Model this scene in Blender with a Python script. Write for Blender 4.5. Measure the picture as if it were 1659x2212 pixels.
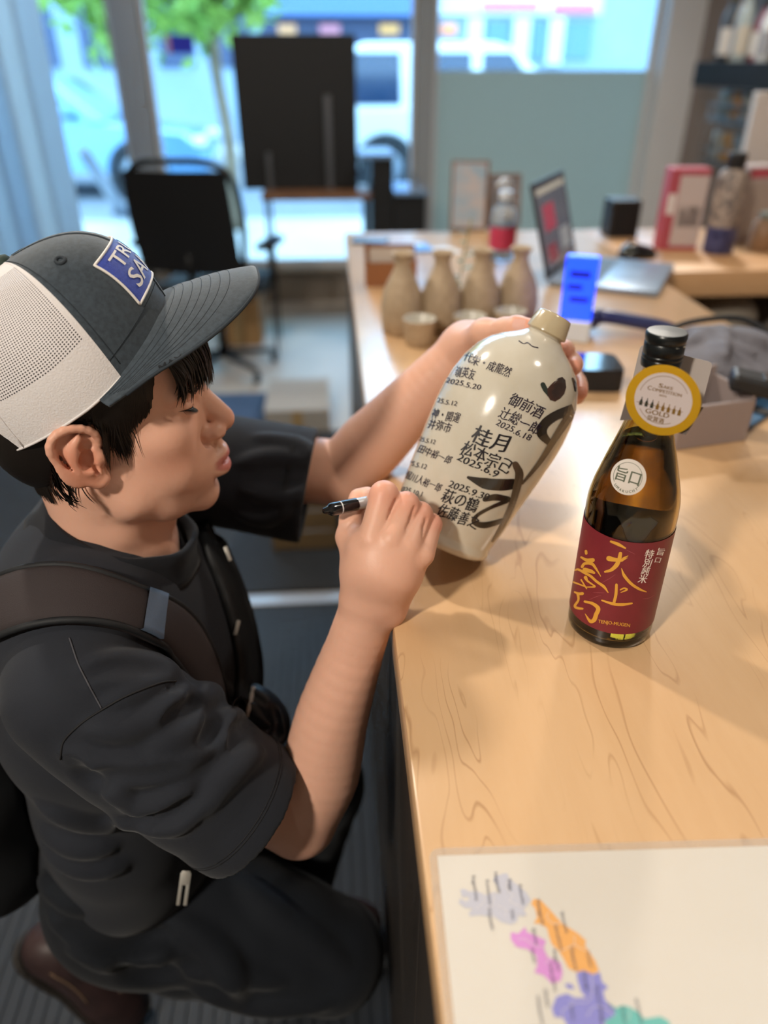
import bpy, bmesh, math, random
import numpy as np
from mathutils import Vector, Matrix

for _o in list(bpy.data.objects):
    bpy.data.objects.remove(_o)
SC = bpy.context.scene
COL = SC.collection

# ------------------------------------------------------------------ camera
F = 1600.0                      # focal length in pixels of the 1659 x 2212 frame
CX, CY = 829.5, 1106.0
PITCH = math.radians(31.2)
YAW = math.radians(4.0)         # heading, to the right of +Y
CAMZ = 1.42
CT = 0.97                       # counter top height
FH = np.array([math.sin(YAW), math.cos(YAW), 0.0])
RT = np.array([math.cos(YAW), -math.sin(YAW), 0.0])
UPV = FH * math.sin(PITCH) + np.array([0, 0, math.cos(PITCH)])
FW = FH * math.cos(PITCH) - np.array([0, 0, math.sin(PITCH)])
EYE = np.array([0.0, 0.0, CAMZ])

cd = bpy.data.cameras.new('camera')
cam = bpy.data.objects.new('camera', cd)
COL.objects.link(cam)
cam.location = EYE
cam.rotation_euler = (math.pi / 2 - PITCH, 0, -YAW)
cd.sensor_fit = 'HORIZONTAL'
cd.sensor_width = 36.0
cd.lens = F / 1659.0 * 36.0
cd.clip_start = 0.02
cd.clip_end = 200
cd.dof.use_dof = True
cd.dof.focus_distance = 0.63
cd.dof.aperture_fstop = 3.1
SC.camera = cam

# ------------------------------------------------------------------ light and exposure
SC.view_settings.view_transform = 'Standard'
SC.view_settings.look = 'None'
SC.view_settings.gamma = 1.0
SC.view_settings.exposure = 0.28
SC.view_settings.use_curve_mapping = False
SC.cycles.use_denoising = True
SC.cycles.max_bounces = 7
SC.cycles.diffuse_bounces = 3
SC.cycles.glossy_bounces = 3
SC.cycles.use_adaptive_sampling = True
SC.cycles.adaptive_threshold = 0.04
SC.cycles.adaptive_min_samples = 12
SC.cycles.transmission_bounces = 6
SC.cycles.transparent_max_bounces = 12
SC.cycles.caustics_reflective = False
SC.cycles.caustics_refractive = False
SC.cycles.sample_clamp_indirect = 6.0

world = bpy.data.worlds.new('world')
SC.world = world
world.use_nodes = True
_bg = world.node_tree.nodes['Background']
_bg.inputs['Color'].default_value = (0.42, 0.73, 1.0, 1)
_bg.inputs['Strength'].default_value = 6.0

def lamp(name, loc, target, power, size, color=(1.0, 0.80, 0.60), spread=math.pi):
    ld = bpy.data.lights.new(name, 'AREA')
    ld.shape = 'DISK'
    ld.size = size
    ld.energy = power
    ld.color = color
    ld.spread = spread
    o = bpy.data.objects.new(name, ld)
    COL.objects.link(o)
    o.location = loc
    o.rotation_euler = (Vector(target) - Vector(loc)).to_track_quat('-Z', 'Y').to_euler()
    return o
WARM = (1.0, 0.90, 0.77)
lamp('ceiling_lamp', (-0.95, 1.9, 2.75), (0.2, 0.7, 0.9), 26, 0.12, WARM)
lamp('ceiling_lamp', (-1.25, -0.95, 2.6), (-0.1, 0.7, 0.9), 46, 0.2, WARM)
lamp('ceiling_lamp', (1.15, 0.5, 2.75), (0.5, 0.7, 0.9), 9, 0.14, WARM)
lamp('ceiling_lamp', (1.3, 3.2, 2.75), (1.2, 2.6, 0.9), 34, 0.2, WARM)
lamp('ceiling_lamp', (-1.5, 3.9, 2.75), (-1.0, 3.9, 0.0), 9, 0.2, WARM)

# ------------------------------------------------------------------ helpers
def W(px, py, d):
    """world point seen at pixel (px,py) at camera depth d"""
    return EYE + RT * ((px - CX) / F * d) + UPV * ((CY - py) / F * d) + FW * d
def ray(px, py):
    v = RT * ((px - CX) / F) + UPV * ((CY - py) / F) + FW
    return v
def WZ(px, py, z):
    v = ray(px, py); return EYE + v * ((z - CAMZ) / v[2])
def WY(px, py, y):
    v = ray(px, py); return EYE + v * (y / v[1])
def WX(px, py, x):
    v = ray(px, py); return EYE + v * (x / v[0])
def C2W(c):
    """camera coordinates (x right, y up, z towards viewer) -> world"""
    c = np.asarray(c, float)
    return EYE + c[..., 0:1] * RT + c[..., 1:2] * UPV - c[..., 2:3] * FW
def to_px(p):
    q = np.asarray(p, float) - EYE
    d = q @ FW
    return np.stack([CX + F * (q @ RT) / d, CY - F * (q @ UPV) / d], -1)

def lin(c):
    if isinstance(c, str):
        c = tuple(int(c[i:i + 2], 16) / 255 for i in (0, 2, 4))
    return tuple(x / 12.92 if x <= 0.04045 else ((x + 0.055) / 1.055) ** 2.4 for x in c[:3])
def rgba(c):
    return (*lin(c), 1.0)

MATS = {}
def mat(name, color, rough=0.5, metal=0.0, spec=0.5, noise=None, bump=None, coat=0.0, trans=0.0, ior=1.45, emit=None, sss=0.0, sheen=0.0, alpha=1.0):
    """noise=(scale, colour2, amount[, stretch xyz]); bump=(scale, strength, distance)"""
    if name in MATS:
        return MATS[name]
    m = bpy.data.materials.new(name)
    m.use_nodes = True
    nt = m.node_tree
    b = nt.nodes['Principled BSDF']
    b.inputs['Base Color'].default_value = rgba(color)
    b.inputs['Roughness'].default_value = rough
    b.inputs['Metallic'].default_value = metal
    b.inputs['Specular IOR Level'].default_value = spec
    b.inputs['Coat Weight'].default_value = coat
    b.inputs['Coat Roughness'].default_value = 0.08
    b.inputs['Transmission Weight'].default_value = trans
    b.inputs['IOR'].default_value = ior
    b.inputs['Sheen Weight'].default_value = sheen
    b.inputs['Alpha'].default_value = alpha
    if sss:
        b.inputs['Subsurface Weight'].default_value = sss
        b.inputs['Subsurface Radius'].default_value = (1.0, 0.35, 0.2)
        b.inputs['Subsurface Scale'].default_value = 0.006
    if emit:
        b.inputs['Emission Color'].default_value = rgba(emit[0])
        b.inputs['Emission Strength'].default_value = emit[1]
    tc = None
    if noise or bump:
        tc = nt.nodes.new('ShaderNodeTexCoord')
    if noise:
        mp = nt.nodes.new('ShaderNodeMapping')
        if len(noise) > 3:
            mp.inputs['Scale'].default_value = noise[3]
        nt.links.new(tc.outputs['Object'], mp.inputs['Vector'])
        n = nt.nodes.new('ShaderNodeTexNoise')
        n.inputs['Scale'].default_value = noise[0]
        n.inputs['Detail'].default_value = 5
        nt.links.new(mp.outputs['Vector'], n.inputs['Vector'])
        mx = nt.nodes.new('ShaderNodeMix'); mx.data_type = 'RGBA'
        mr = nt.nodes.new('ShaderNodeMapRange')
        mr.inputs['From Min'].default_value = 0.35; mr.inputs['From Max'].default_value = 0.68
        mr.inputs['To Max'].default_value = noise[2]
        nt.links.new(n.outputs['Fac'], mr.inputs['Value'])
        nt.links.new(mr.outputs['Result'], mx.inputs['Factor'])
        mx.inputs['A'].default_value = rgba(color); mx.inputs['B'].default_value = rgba(noise[1])
        nt.links.new(mx.outputs['Result'], b.inputs['Base Color'])
    if bump:
        n2 = nt.nodes.new('ShaderNodeTexNoise'); n2.inputs['Scale'].default_value = bump[0]; n2.inputs['Detail'].default_value = 3
        nt.links.new(tc.outputs['Object'], n2.inputs['Vector'])
        bp = nt.nodes.new('ShaderNodeBump'); bp.inputs['Strength'].default_value = bump[1]; bp.inputs['Distance'].default_value = bump[2]
        nt.links.new(n2.outputs['Fac'], bp.inputs['Height'])
        nt.links.new(bp.outputs['Normal'], b.inputs['Normal'])
    MATS[name] = m
    return m

def tag(o, label=None, cat=None, group=None, kind=None):
    if label: o['label'] = label
    if cat: o['category'] = cat
    if group: o['group'] = group
    if kind: o['kind'] = kind
    return o
def empty(name, loc, label=None, cat=None, group=None, kind=None):
    o = bpy.data.objects.new(name, None)
    COL.objects.link(o)
    o.location = tuple(loc)
    o.empty_display_size = 0.02
    return tag(o, label, cat, group, kind)
def link(name, me, m, parent=None, smooth=True, auto=None):
    if m is not None:
        me.materials.append(m)
    if smooth:
        me.polygons.foreach_set('use_smooth', np.ones(len(me.polygons), bool))
    o = bpy.data.objects.new(name, me)
    COL.objects.link(o)
    if parent is not None:
        o.parent = parent
        if parent.type == 'EMPTY':
            o.matrix_parent_inverse = Matrix.Translation(-parent.location)
    if auto is not None:
        me.update()
        try:
            me.set_sharp_from_angle(angle=math.radians(auto))
        except Exception:
            pass
    return o
def raw(name, V, Fc, m, parent=None, smooth=True, auto=None):
    me = bpy.data.meshes.new(name)
    V = np.asarray(V, float)
    me.from_pydata([tuple(v) for v in V], [], [tuple(int(i) for i in f) for f in Fc])
    me.update()
    return link(name, me, m, parent, smooth, auto)

class MB:
    """collects pieces of ONE mesh"""
    def __init__(s):
        s.v = []; s.f = []
    def add(s, V, Fc):
        n = len(s.v)
        s.v.extend([tuple(map(float, p)) for p in V])
        s.f.extend([tuple(int(i) + n for i in f) for f in Fc])
        return s
    def box(s, lo, hi, M=None, bev=0.0):
        bm = bmesh.new()
        bmesh.ops.create_cube(bm, size=1.0)
        lo = np.array(lo, float); hi = np.array(hi, float)
        for v in bm.verts:
            v.co = Vector((lo + hi) / 2 + np.array(v.co) * (hi - lo))
        if bev > 0:
            bmesh.ops.bevel(bm, geom=bm.edges[:], offset=bev, segments=2, affect='EDGES', profile=0.5)
        if M is not None:
            bmesh.ops.transform(bm, matrix=M, verts=bm.verts)
        bm.verts.index_update()
        s.add([v.co for v in bm.verts], [[v.index for v in f.verts] for f in bm.faces])
        bm.free(); return s
    def tube(s, pts, r, n=10, caps=True, flat=None):
        """tube through points; r scalar or list; flat=(a,b) elliptical scale"""
        P = np.array(pts, float); k = len(P)
        R = np.full(k, r, float) if np.isscalar(r) else np.array(r, float)
        T = np.gradient(P, axis=0); T /= (np.linalg.norm(T, axis=1, keepdims=True) + 1e-12)
        ref = np.array([0, 0, 1.0]) if abs(T[0, 2]) < 0.9 else np.array([1.0, 0, 0])
        N = np.cross(T[0], ref); N /= np.linalg.norm(N)
        V = []
        for i in range(k):
            N = N - T[i] * (N @ T[i]); N /= (np.linalg.norm(N) + 1e-12)
            Bn = np.cross(T[i], N)
            for j in range(n):
                a = 2 * math.pi * j / n
                V.append(P[i] + R[i] * (math.cos(a) * N * (flat[0] if flat else 1) + math.sin(a) * Bn * (flat[1] if flat else 1)))
        Fc = [(i * n + j, i * n + (j + 1) % n, (i + 1) * n + (j + 1) % n, (i + 1) * n + j) for i in range(k - 1) for j in range(n)]
        if caps:
            Fc.append(tuple(range(n))[::-1]); Fc.append(tuple((k - 1) * n + j for j in range(n)))
        return s.add(V, Fc)
    def lathe(s, prof, n=32, M=None, a0=0.0, a1=2 * math.pi, thin=False):
        """prof list of (r,z) about z"""
        full = abs(a1 - a0 - 2 * math.pi) < 1e-6
        m = n if full else n + 1
        V = []; k = len(prof)
        for (r, z) in prof:
            for j in range(m):
                a = a0 + (a1 - a0) * j / n
                V.append((r * math.cos(a), r * math.sin(a), z))
        Fc = []
        for i in range(k - 1):
            for j in range(n):
                j2 = (j + 1) % m if full else j + 1
                Fc.append((i * m + j, i * m + j2, (i + 1) * m + j2, (i + 1) * m + j))
        if M is not None:
            V = [M @ Vector(v) for v in V]
        return s.add(V, Fc)
    def prism(s, poly, h0, h1, M=None):
        n = len(poly)
        V = [(x, y, h0) for x, y in poly] + [(x, y, h1) for x, y in poly]
        Fc = [tuple(range(n))[::-1], tuple(range(n, 2 * n))] + [(i, (i + 1) % n, n + (i + 1) % n, n + i) for i in range(n)]
        if M is not None:
            V = [M @ Vector(v) for v in V]
        return s.add(V, Fc)
    def build(s, name, m, parent=None, smooth=False, auto=None):
        me = bpy.data.meshes.new(name)
        me.from_pydata(s.v, [], s.f); me.update()
        bm = bmesh.new(); bm.from_mesh(me)
        bmesh.ops.recalc_face_normals(bm, faces=bm.faces)
        bm.to_mesh(me); bm.free()
        return link(name, me, m, parent, smooth or auto is not None, auto)

def frame(o, x, y, z):
    """4x4 from origin and axes"""
    M = Matrix.Identity(4)
    for i, a in enumerate((x, y, z)):
        for r in range(3): M[r][i] = float(a[r])
    for r in range(3): M[r][3] = float(o[r])
    return M
def unit(v):
    v = np.asarray(v, float); return v / np.linalg.norm(v)
def spline(pts, n=24):
    """Catmull-Rom through points"""
    P = np.array(pts, float)
    if len(P) < 3:
        t = np.linspace(0, 1, n)[:, None]; return P[0] * (1 - t) + P[-1] * t
    Q = np.vstack([2 * P[0] - P[1], P, 2 * P[-1] - P[-2]])
    u = np.linspace(0, len(P) - 1 - 1e-9, n); out = []
    for x in u:
        i = int(x); t = x - i
        a, b, c, d = Q[i], Q[i + 1], Q[i + 2], Q[i + 3]
        out.append(0.5 * (2 * b + (c - a) * t + (2 * a - 5 * b + 4 * c - d) * t * t + (3 * b - a - 3 * c + d) * t ** 3))
    return np.array(out)

_fontcache = {}
def glyphs(text, sub=0.0, bold=0.0):
    """filled outline of a text in em units: verts (n,2), tris, total width"""
    key = (text, sub, bold)
    if key in _fontcache: return _fontcache[key]
    c = bpy.data.curves.new('t', 'FONT'); c.body = text; c.resolution_u = 3; c.size = 1.0; c.offset = bold
    o = bpy.data.objects.new('t', c); COL.objects.link(o)
    bpy.context.view_layer.update()
    me = bpy.data.meshes.new_from_object(o)
    bm = bmesh.new(); bm.from_mesh(me)
    bmesh.ops.triangulate(bm, faces=bm.faces[:])
    if sub:
        for _ in range(3):
            es = [e for e in bm.edges if e.calc_length() > sub]
            if not es: break
            bmesh.ops.subdivide_edges(bm, edges=es, cuts=1)
            bmesh.ops.triangulate(bm, faces=bm.faces[:])
    bm.verts.index_update()
    V = np.array([v.co[:2] for v in bm.verts]) if len(bm.verts) else np.zeros((0, 2))
    Fc = [[v.index for v in f.verts] for f in bm.faces]
    bm.free(); bpy.data.objects.remove(o); bpy.data.curves.remove(c); bpy.data.meshes.remove(me)
    w = V[:, 0].max() if len(V) else 0
    _fontcache[key] = (V, Fc, w)
    return _fontcache[key]

def ribbon2d(pts, widths, n=None):
    """brush stroke in 2D: centre line with varying width -> verts, quads"""
    n = n or max(8, 5 * len(pts))
    P = spline([(x, y, 0) for x, y in pts], n)[:, :2]
    w = np.interp(np.linspace(0, 1, n), np.linspace(0, 1, len(widths)), widths)
    T = np.gradient(P, axis=0); T /= (np.linalg.norm(T, axis=1, keepdims=True) + 1e-9)
    N = np.stack([-T[:, 1], T[:, 0]], 1)
    V = []; Fc = []
    for i in range(n):
        V += [P[i] + N[i] * w[i] / 2, P[i], P[i] - N[i] * w[i] / 2]
    for i in range(n - 1):
        a = 3 * i
        Fc += [(a, a + 1, a + 4, a + 3), (a + 1, a + 2, a + 5, a + 4)]
    # round ends
    for e, sg in ((0, -1), (n - 1, 1)):
        c = len(V); k = 5
        for j in range(1, k):
            an = math.pi * j / k
            V.append(P[e] + w[e] / 2 * (N[e] * math.cos(an) + sg * T[e] * math.sin(an)))
        loop = [3 * e] + list(range(c, c + k - 1)) + [3 * e + 2, 3 * e + 1]
        Fc.append(tuple(loop))
    return np.array(V), Fc

# ------------------------------------------------------------------ signed distance volumes
class Vol:
    def __init__(s, lo, hi, h):
        s.lo = np.array(lo, float); s.h = h
        s.n = np.ceil((np.array(hi, float) - s.lo) / h).astype(int) + 1
        s.ax = [(s.lo[i] + h * np.arange(s.n[i])).astype(np.float32) for i in range(3)]
        s.d = np.full(s.n, 1.0, np.float32)
    def reg(s, lo, hi):
        a = np.clip(np.floor((np.array(lo) - s.lo) / s.h).astype(int), 0, s.n - 1)
        b = np.clip(np.ceil((np.array(hi) - s.lo) / s.h).astype(int) + 1, 1, s.n)
        b = np.maximum(b, a + 1)
        sl = tuple(slice(a[i], b[i]) for i in range(3))
        X = s.ax[0][sl[0]][:, None, None]; Y = s.ax[1][sl[1]][None, :, None]; Z = s.ax[2][sl[2]][None, None, :]
        return sl, X, Y, Z
    def put(s, sl, e, k, op):
        a = s.d[sl]
        if op == 'add':
            hh = np.maximum(k - np.abs(a - e), 0) / k if k > 0 else 0
            s.d[sl] = np.minimum(a, e) - hh * hh * k * 0.25
        else:
            hh = np.maximum(k - np.abs(a + e), 0) / k if k > 0 else 0
            s.d[sl] = np.maximum(a, -e) + hh * hh * k * 0.25
    def cap(s, a, b, ra, rb=None, k=0.004, op='add'):
        rb = ra if rb is None else rb
        a = np.array(a, float); b = np.array(b, float); m = max(ra, rb) + k + 5 * s.h
        sl, X, Y, Z = s.reg(np.minimum(a, b) - m, np.maximum(a, b) + m)
        u = b - a; uu = max(float(u @ u), 1e-12)
        t = np.clip(((X - a[0]) * u[0] + (Y - a[1]) * u[1] + (Z - a[2]) * u[2]) / uu, 0, 1)
        e = np.sqrt((X - a[0] - t * u[0]) ** 2 + (Y - a[1] - t * u[1]) ** 2 + (Z - a[2] - t * u[2]) ** 2) - (ra + t * (rb - ra))
        s.put(sl, e.astype(np.float32), k, op); return s
    def chain(s, pts, rs, k=0.004, op='add', n=None):
        P = np.array(pts, float); R = np.full(len(P), rs, float) if np.isscalar(rs) else np.array(rs, float)
        if n:
            R = np.interp(np.linspace(0, 1, n), np.linspace(0, 1, len(P)), R); P = spline(P, n)
        for i in range(len(P) - 1):
            s.cap(P[i], P[i + 1], R[i], R[i + 1], k, op)
        return s
    def ell(s, c, r, R=None, k=0.004, op='add'):
        c = np.array(c, float); r = np.array(r, float); m = r.max() + k + 5 * s.h
        sl, X, Y, Z = s.reg(c - m, c + m)
        x, y, z = X - c[0], Y - c[1], Z - c[2]
        if R is not None:
            R = np.array(R, float)
            x, y, z = (R[0, i] * x + R[1, i] * y + R[2, i] * z for i in range(3))
        k0 = np.sqrt((x / r[0]) ** 2 + (y / r[1]) ** 2 + (z / r[2]) ** 2)
        k1 = np.sqrt((x / r[0] ** 2) ** 2 + (y / r[1] ** 2) ** 2 + (z / r[2] ** 2) ** 2)
        e = k0 * (k0 - 1) / np.maximum(k1, 1e-6)
        s.put(sl, e.astype(np.float32), k, op); return s
    def plane(s, p, n, k=0.002):
        """keeps what lies behind the plane (n points away from what is kept)"""
        n = unit(n); X = s.ax[0][:, None, None]; Y = s.ax[1][None, :, None]; Z = s.ax[2][None, None, :]
        e = ((X - p[0]) * n[0] + (Y - p[1]) * n[1] + (Z - p[2]) * n[2]).astype(np.float32)
        hh = np.maximum(k - np.abs(s.d - e), 0) / k
        s.d = np.maximum(s.d, e) + hh * hh * k * 0.25
        return s
    def sample(s, P):
        P = np.atleast_2d(P); g = (P - s.lo) / s.h
        g = np.clip(g, 0, s.n - 1.001); i = g.astype(int); f = g - i; out = 0
        for dx in (0, 1):
            for dy in (0, 1):
                for dz in (0, 1):
                    w = (f[:, 0] if dx else 1 - f[:, 0]) * (f[:, 1] if dy else 1 - f[:, 1]) * (f[:, 2] if dz else 1 - f[:, 2])
                    out = out + w * s.d[np.minimum(i[:, 0] + dx, s.n[0] - 1), np.minimum(i[:, 1] + dy, s.n[1] - 1), np.minimum(i[:, 2] + dz, s.n[2] - 1)]
        return out
    def grad(s, P):
        P = np.atleast_2d(P); e = s.h
        g = np.stack([s.sample(P + e * np.eye(3)[i]) - s.sample(P - e * np.eye(3)[i]) for i in range(3)], -1)
        return g / (np.linalg.norm(g, axis=1, keepdims=True) + 1e-9)
    def snap(s, P, off=0.0, it=6):
        P = np.atleast_2d(P).astype(float).copy()
        for _ in range(it):
            P -= s.grad(P) * np.clip(s.sample(P) - off, -0.03, 0.03)[:, None]
        return P
    def cast(s, pxs, d0=0.35, d1=1.6):
        """world points where the rays through pixels first meet the surface"""
        pxs = np.atleast_2d(pxs); V = np.array([ray(*p) for p in pxs]); ts = np.arange(d0, d1, s.h * 0.6)
        out = np.full((len(pxs), 3), np.nan)
        for i, v in enumerate(V):
            pts = EYE + v * ts[:, None]
            ins = np.all((pts > s.lo) & (pts < s.lo + s.h * (s.n - 1)), 1)
            if not ins.any(): continue
            dd = np.where(ins, s.sample(pts), 1.0)
            j = np.argmax(dd < 0)
            if dd[j] < 0:
                t = ts[j - 1] + (ts[j] - ts[j - 1]) * dd[j - 1] / (dd[j - 1] - dd[j] + 1e-9) if j else ts[0]
                out[i] = EYE + v * t
        return out
    def mesh(s):
        d = s.d; h = s.h; neg = d < 0
        c = neg[:-1, :-1, :-1].astype(np.uint8)
        cnt = np.zeros(tuple(np.array(d.shape) - 1), np.uint8)
        for dx in (0, 1):
            for dy in (0, 1):
                for dz in (0, 1):
                    cnt += neg[dx:d.shape[0] - 1 + dx, dy:d.shape[1] - 1 + dy, dz:d.shape[2] - 1 + dz]
        act = np.argwhere((cnt > 0) & (cnt < 8))
        idx = np.full(cnt.shape, -1, np.int32)
        idx[act[:, 0], act[:, 1], act[:, 2]] = np.arange(len(act))
        acc = np.zeros((len(act), 3)); num = np.zeros(len(act))
        C8 = [(x, y, z) for x in (0, 1) for y in (0, 1) for z in (0, 1)]
        val = {o: d[act[:, 0] + o[0], act[:, 1] + o[1], act[:, 2] + o[2]] for o in C8}
        for o in C8:
            for a in range(3):
                if o[a]: continue
                p = list(o); p[a] = 1; p = tuple(p)
                va, vb = val[o], val[p]
                m = (va < 0) != (vb < 0)
                t = np.where(m, va / np.where(m, va - vb, 1), 0)
                q = np.tile(np.array(o, float), (len(act), 1)); q[:, a] = t
                acc[m] += q[m]; num[m] += 1
        V = s.lo + (act + acc / num[:, None]) * h
        Q = []
        for a in range(3):
            b, c2 = (a + 1) % 3, (a + 2) % 3
            n0 = [slice(1, d.shape[i] - 1) for i in range(3)]; n0[a] = slice(0, d.shape[a] - 1)
            n1 = list(n0); n1[a] = slice(1, d.shape[a])
            A = neg[tuple(n0)]; Bq = neg[tuple(n1)]
            e = np.argwhere(A != Bq)
            if not len(e): continue
            flip = A[e[:, 0], e[:, 1], e[:, 2]]
            base = e.copy(); base[:, b] += 1; base[:, c2] += 1
            def cell(db, dc):
                q = base.copy(); q[:, b] -= db; q[:, c2] -= dc
                return idx[q[:, 0], q[:, 1], q[:, 2]]
            q = np.stack([cell(1, 1), cell(0, 1), cell(0, 0), cell(1, 0)], 1)
            q[~flip] = q[~flip][:, ::-1]
            Q.append(q)
        Q = np.vstack(Q); Q = Q[(Q >= 0).all(1)]
        return V, Q
def quads(name, V, Q, m, parent=None):
    me = bpy.data.meshes.new(name)
    me.vertices.add(len(V)); me.vertices.foreach_set('co', np.asarray(V, np.float32).ravel())
    n = len(Q); me.loops.add(4 * n); me.loops.foreach_set('vertex_index', Q.astype(np.int32).ravel())
    me.polygons.add(n); me.polygons.foreach_set('loop_start', (4 * np.arange(n)).astype(np.int32))
    me.update(calc_edges=True); me.validate()
    return link(name, me, m, parent, True)
def vcol(o, C):
    """per-vertex colour attribute (n,3) linear"""
    at = o.data.color_attributes.new('tint', 'FLOAT_COLOR', 'POINT')
    at.data.foreach_set('color', np.hstack([C, np.ones((len(C), 1))]).astype(np.float32).ravel())
def use_vcol(m, attr='tint'):
    nt = m.node_tree; b = nt.nodes['Principled BSDF']
    a = nt.nodes.new('ShaderNodeAttribute'); a.attribute_name = attr
    nt.links.new(a.outputs['Color'], b.inputs['Base Color'])
    return m

# ================================================================== ROOM
YW = 5.2      # inner face of the window wall
XR = 2.25     # right wall
XL = -3.4
HC = 3.7
ZW = 3.55    # top of the glass
def glass_mat(name, tint=(1, 1, 1), refl=0.08):
    m = bpy.data.materials.new(name); m.use_nodes = True; nt = m.node_tree
    nt.nodes.remove(nt.nodes['Principled BSDF']); out = nt.nodes['Material Output']
    t = nt.nodes.new('ShaderNodeBsdfTransparent'); t.inputs['Color'].default_value = (*tint, 1)
    g = nt.nodes.new('ShaderNodeBsdfGlossy'); g.inputs['Roughness'].default_value = 0.02
    fr = nt.nodes.new('ShaderNodeFresnel'); fr.inputs['IOR'].default_value = 1.35
    mx = nt.nodes.new('ShaderNodeMixShader')
    nt.links.new(fr.outputs[0], mx.inputs[0]); nt.links.new(t.outputs[0], mx.inputs[1]); nt.links.new(g.outputs[0], mx.inputs[2])
    nt.links.new(mx.outputs[0], out.inputs[0])
    MATS[name] = m
    return m
M_GLASS = glass_mat('window_glass', (0.93, 0.97, 1.0))
def translucent_mat(name, dif, trn, fac):
    m = bpy.data.materials.new(name); m.use_nodes = True; nt = m.node_tree
    nt.nodes.remove(nt.nodes['Principled BSDF']); out = nt.nodes['Material Output']
    a = nt.nodes.new('ShaderNodeBsdfDiffuse'); a.inputs['Color'].default_value = rgba(dif)
    b = nt.nodes.new('ShaderNodeBsdfTranslucent'); b.inputs['Color'].default_value = rgba(trn)
    mx = nt.nodes.new('ShaderNodeMixShader'); mx.inputs[0].default_value = fac
    nt.links.new(a.outputs[0], mx.inputs[1]); nt.links.new(b.outputs[0], mx.inputs[2]); nt.links.new(mx.outputs[0], out.inputs[0])
    MATS[name] = m
    return m
M_FROST = translucent_mat('frosted_film', 'bcc2ba', 'd2d6cc', 0.5)

def wood_mat(name, base, dark, line, scale=1.0, rough=0.3, coat=0.3, along='Y', lines=0.5):
    m = bpy.data.materials.new(name); m.use_nodes = True; nt = m.node_tree; b = nt.nodes['Principled BSDF']
    tc = nt.nodes.new('ShaderNodeTexCoord'); mp = nt.nodes.new('ShaderNodeMapping')
    st = {'Y': (1.0, 0.16, 1.0), 'X': (0.16, 1.0, 1.0), 'Z': (1.0, 1.0, 0.16)}[along]
    mp.inputs['Scale'].default_value = tuple(v * scale for v in st)
    nt.links.new(tc.outputs['Object'], mp.inputs['Vector'])
    n1 = nt.nodes.new('ShaderNodeTexNoise'); n1.inputs['Scale'].default_value = 4.0; n1.inputs['Detail'].default_value = 3; n1.inputs['Distortion'].default_value = 0.6
    nt.links.new(mp.outputs[0], n1.inputs['Vector'])
    # contour lines of a slow noise: cathedral grain
    mul = nt.nodes.new('ShaderNodeMath'); mul.operation = 'MULTIPLY'; mul.inputs[1].default_value = 16
    nt.links.new(n1.outputs['Fac'], mul.inputs[0])
    fr = nt.nodes.new('ShaderNodeMath'); fr.operation = 'FRACT'; nt.links.new(mul.outputs[0], fr.inputs[0])
    cr = nt.nodes.new('ShaderNodeValToRGB')
    e = cr.color_ramp.elements
    e[0].position = 0.0; e[0].color = (1, 1, 1, 1); e[1].position = 0.10; e[1].color = (0, 0, 0, 1)
    e2 = cr.color_ramp.elements.new(0.93); e2.color = (0, 0, 0, 1)
    e3 = cr.color_ramp.elements.new(1.0); e3.color = (1, 1, 1, 1)
    nt.links.new(fr.outputs[0], cr.inputs[0])
    n3 = nt.nodes.new('ShaderNodeTexNoise'); n3.inputs['Scale'].default_value = 7.0; nt.links.new(mp.outputs[0], n3.inputs['Vector'])
    mr = nt.nodes.new('ShaderNodeMapRange'); mr.inputs['From Min'].default_value = 0.45; mr.inputs['From Max'].default_value = 0.65; mr.inputs['To Max'].default_value = lines
    nt.links.new(n3.outputs['Fac'], mr.inputs['Value'])
    lm = nt.nodes.new('ShaderNodeMath'); lm.operation = 'MULTIPLY'
    nt.links.new(cr.outputs[0], lm.inputs[0]); nt.links.new(mr.outputs[0], lm.inputs[1])
    n2 = nt.nodes.new('ShaderNodeTexNoise'); n2.inputs['Scale'].default_value = 3.0; n2.inputs['Detail'].default_value = 8; n2.inputs['Roughness'].default_value = 0.65
    nt.links.new(mp.outputs[0], n2.inputs['Vector'])
    m1 = nt.nodes.new('ShaderNodeMix'); m1.data_type = 'RGBA'; m1.inputs['A'].default_value = rgba(base); m1.inputs['B'].default_value = rgba(dark)
    mr2 = nt.nodes.new('ShaderNodeMapRange'); mr2.inputs['From Min'].default_value = 0.35; mr2.inputs['From Max'].default_value = 0.7
    nt.links.new(n2.outputs['Fac'], mr2.inputs['Value']); nt.links.new(mr2.outputs[0], m1.inputs['Factor'])
    m2 = nt.nodes.new('ShaderNodeMix'); m2.data_type = 'RGBA'; m2.inputs['B'].default_value = rgba(line)
    nt.links.new(lm.outputs[0], m2.inputs['Factor']); nt.links.new(m1.outputs['Result'], m2.inputs['A'])
    nt.links.new(m2.outputs['Result'], b.inputs['Base Color'])
    b.inputs['Roughness'].default_value = rough; b.inputs['Coat Weight'].default_value = coat; b.inputs['Coat Roughness'].default_value = 0.18
    MATS[name] = m
    return m
M_MAPLE = wood_mat('maple_wood', 'd0ab82', 'c39b70', '946a42', 3.2, 0.30, 0.5, 'Y', 0.6)
M_MAPLE_X = wood_mat('maple_wood_across', 'cba074', 'bd9064', '9a6e42', 2.2, 0.4, 0.2, 'X', 0.5)
M_DARKWOOD = wood_mat('dark_stained_wood', '38322d', '2a2624', '1c1917', 3.0, 0.45, 0.1, 'Z', 0.7)
M_SILL = wood_mat('grey_sill_wood', '8d8378', '7a7168', '5c544c', 3.0, 0.5, 0.1, 'X', 0.5)

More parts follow.
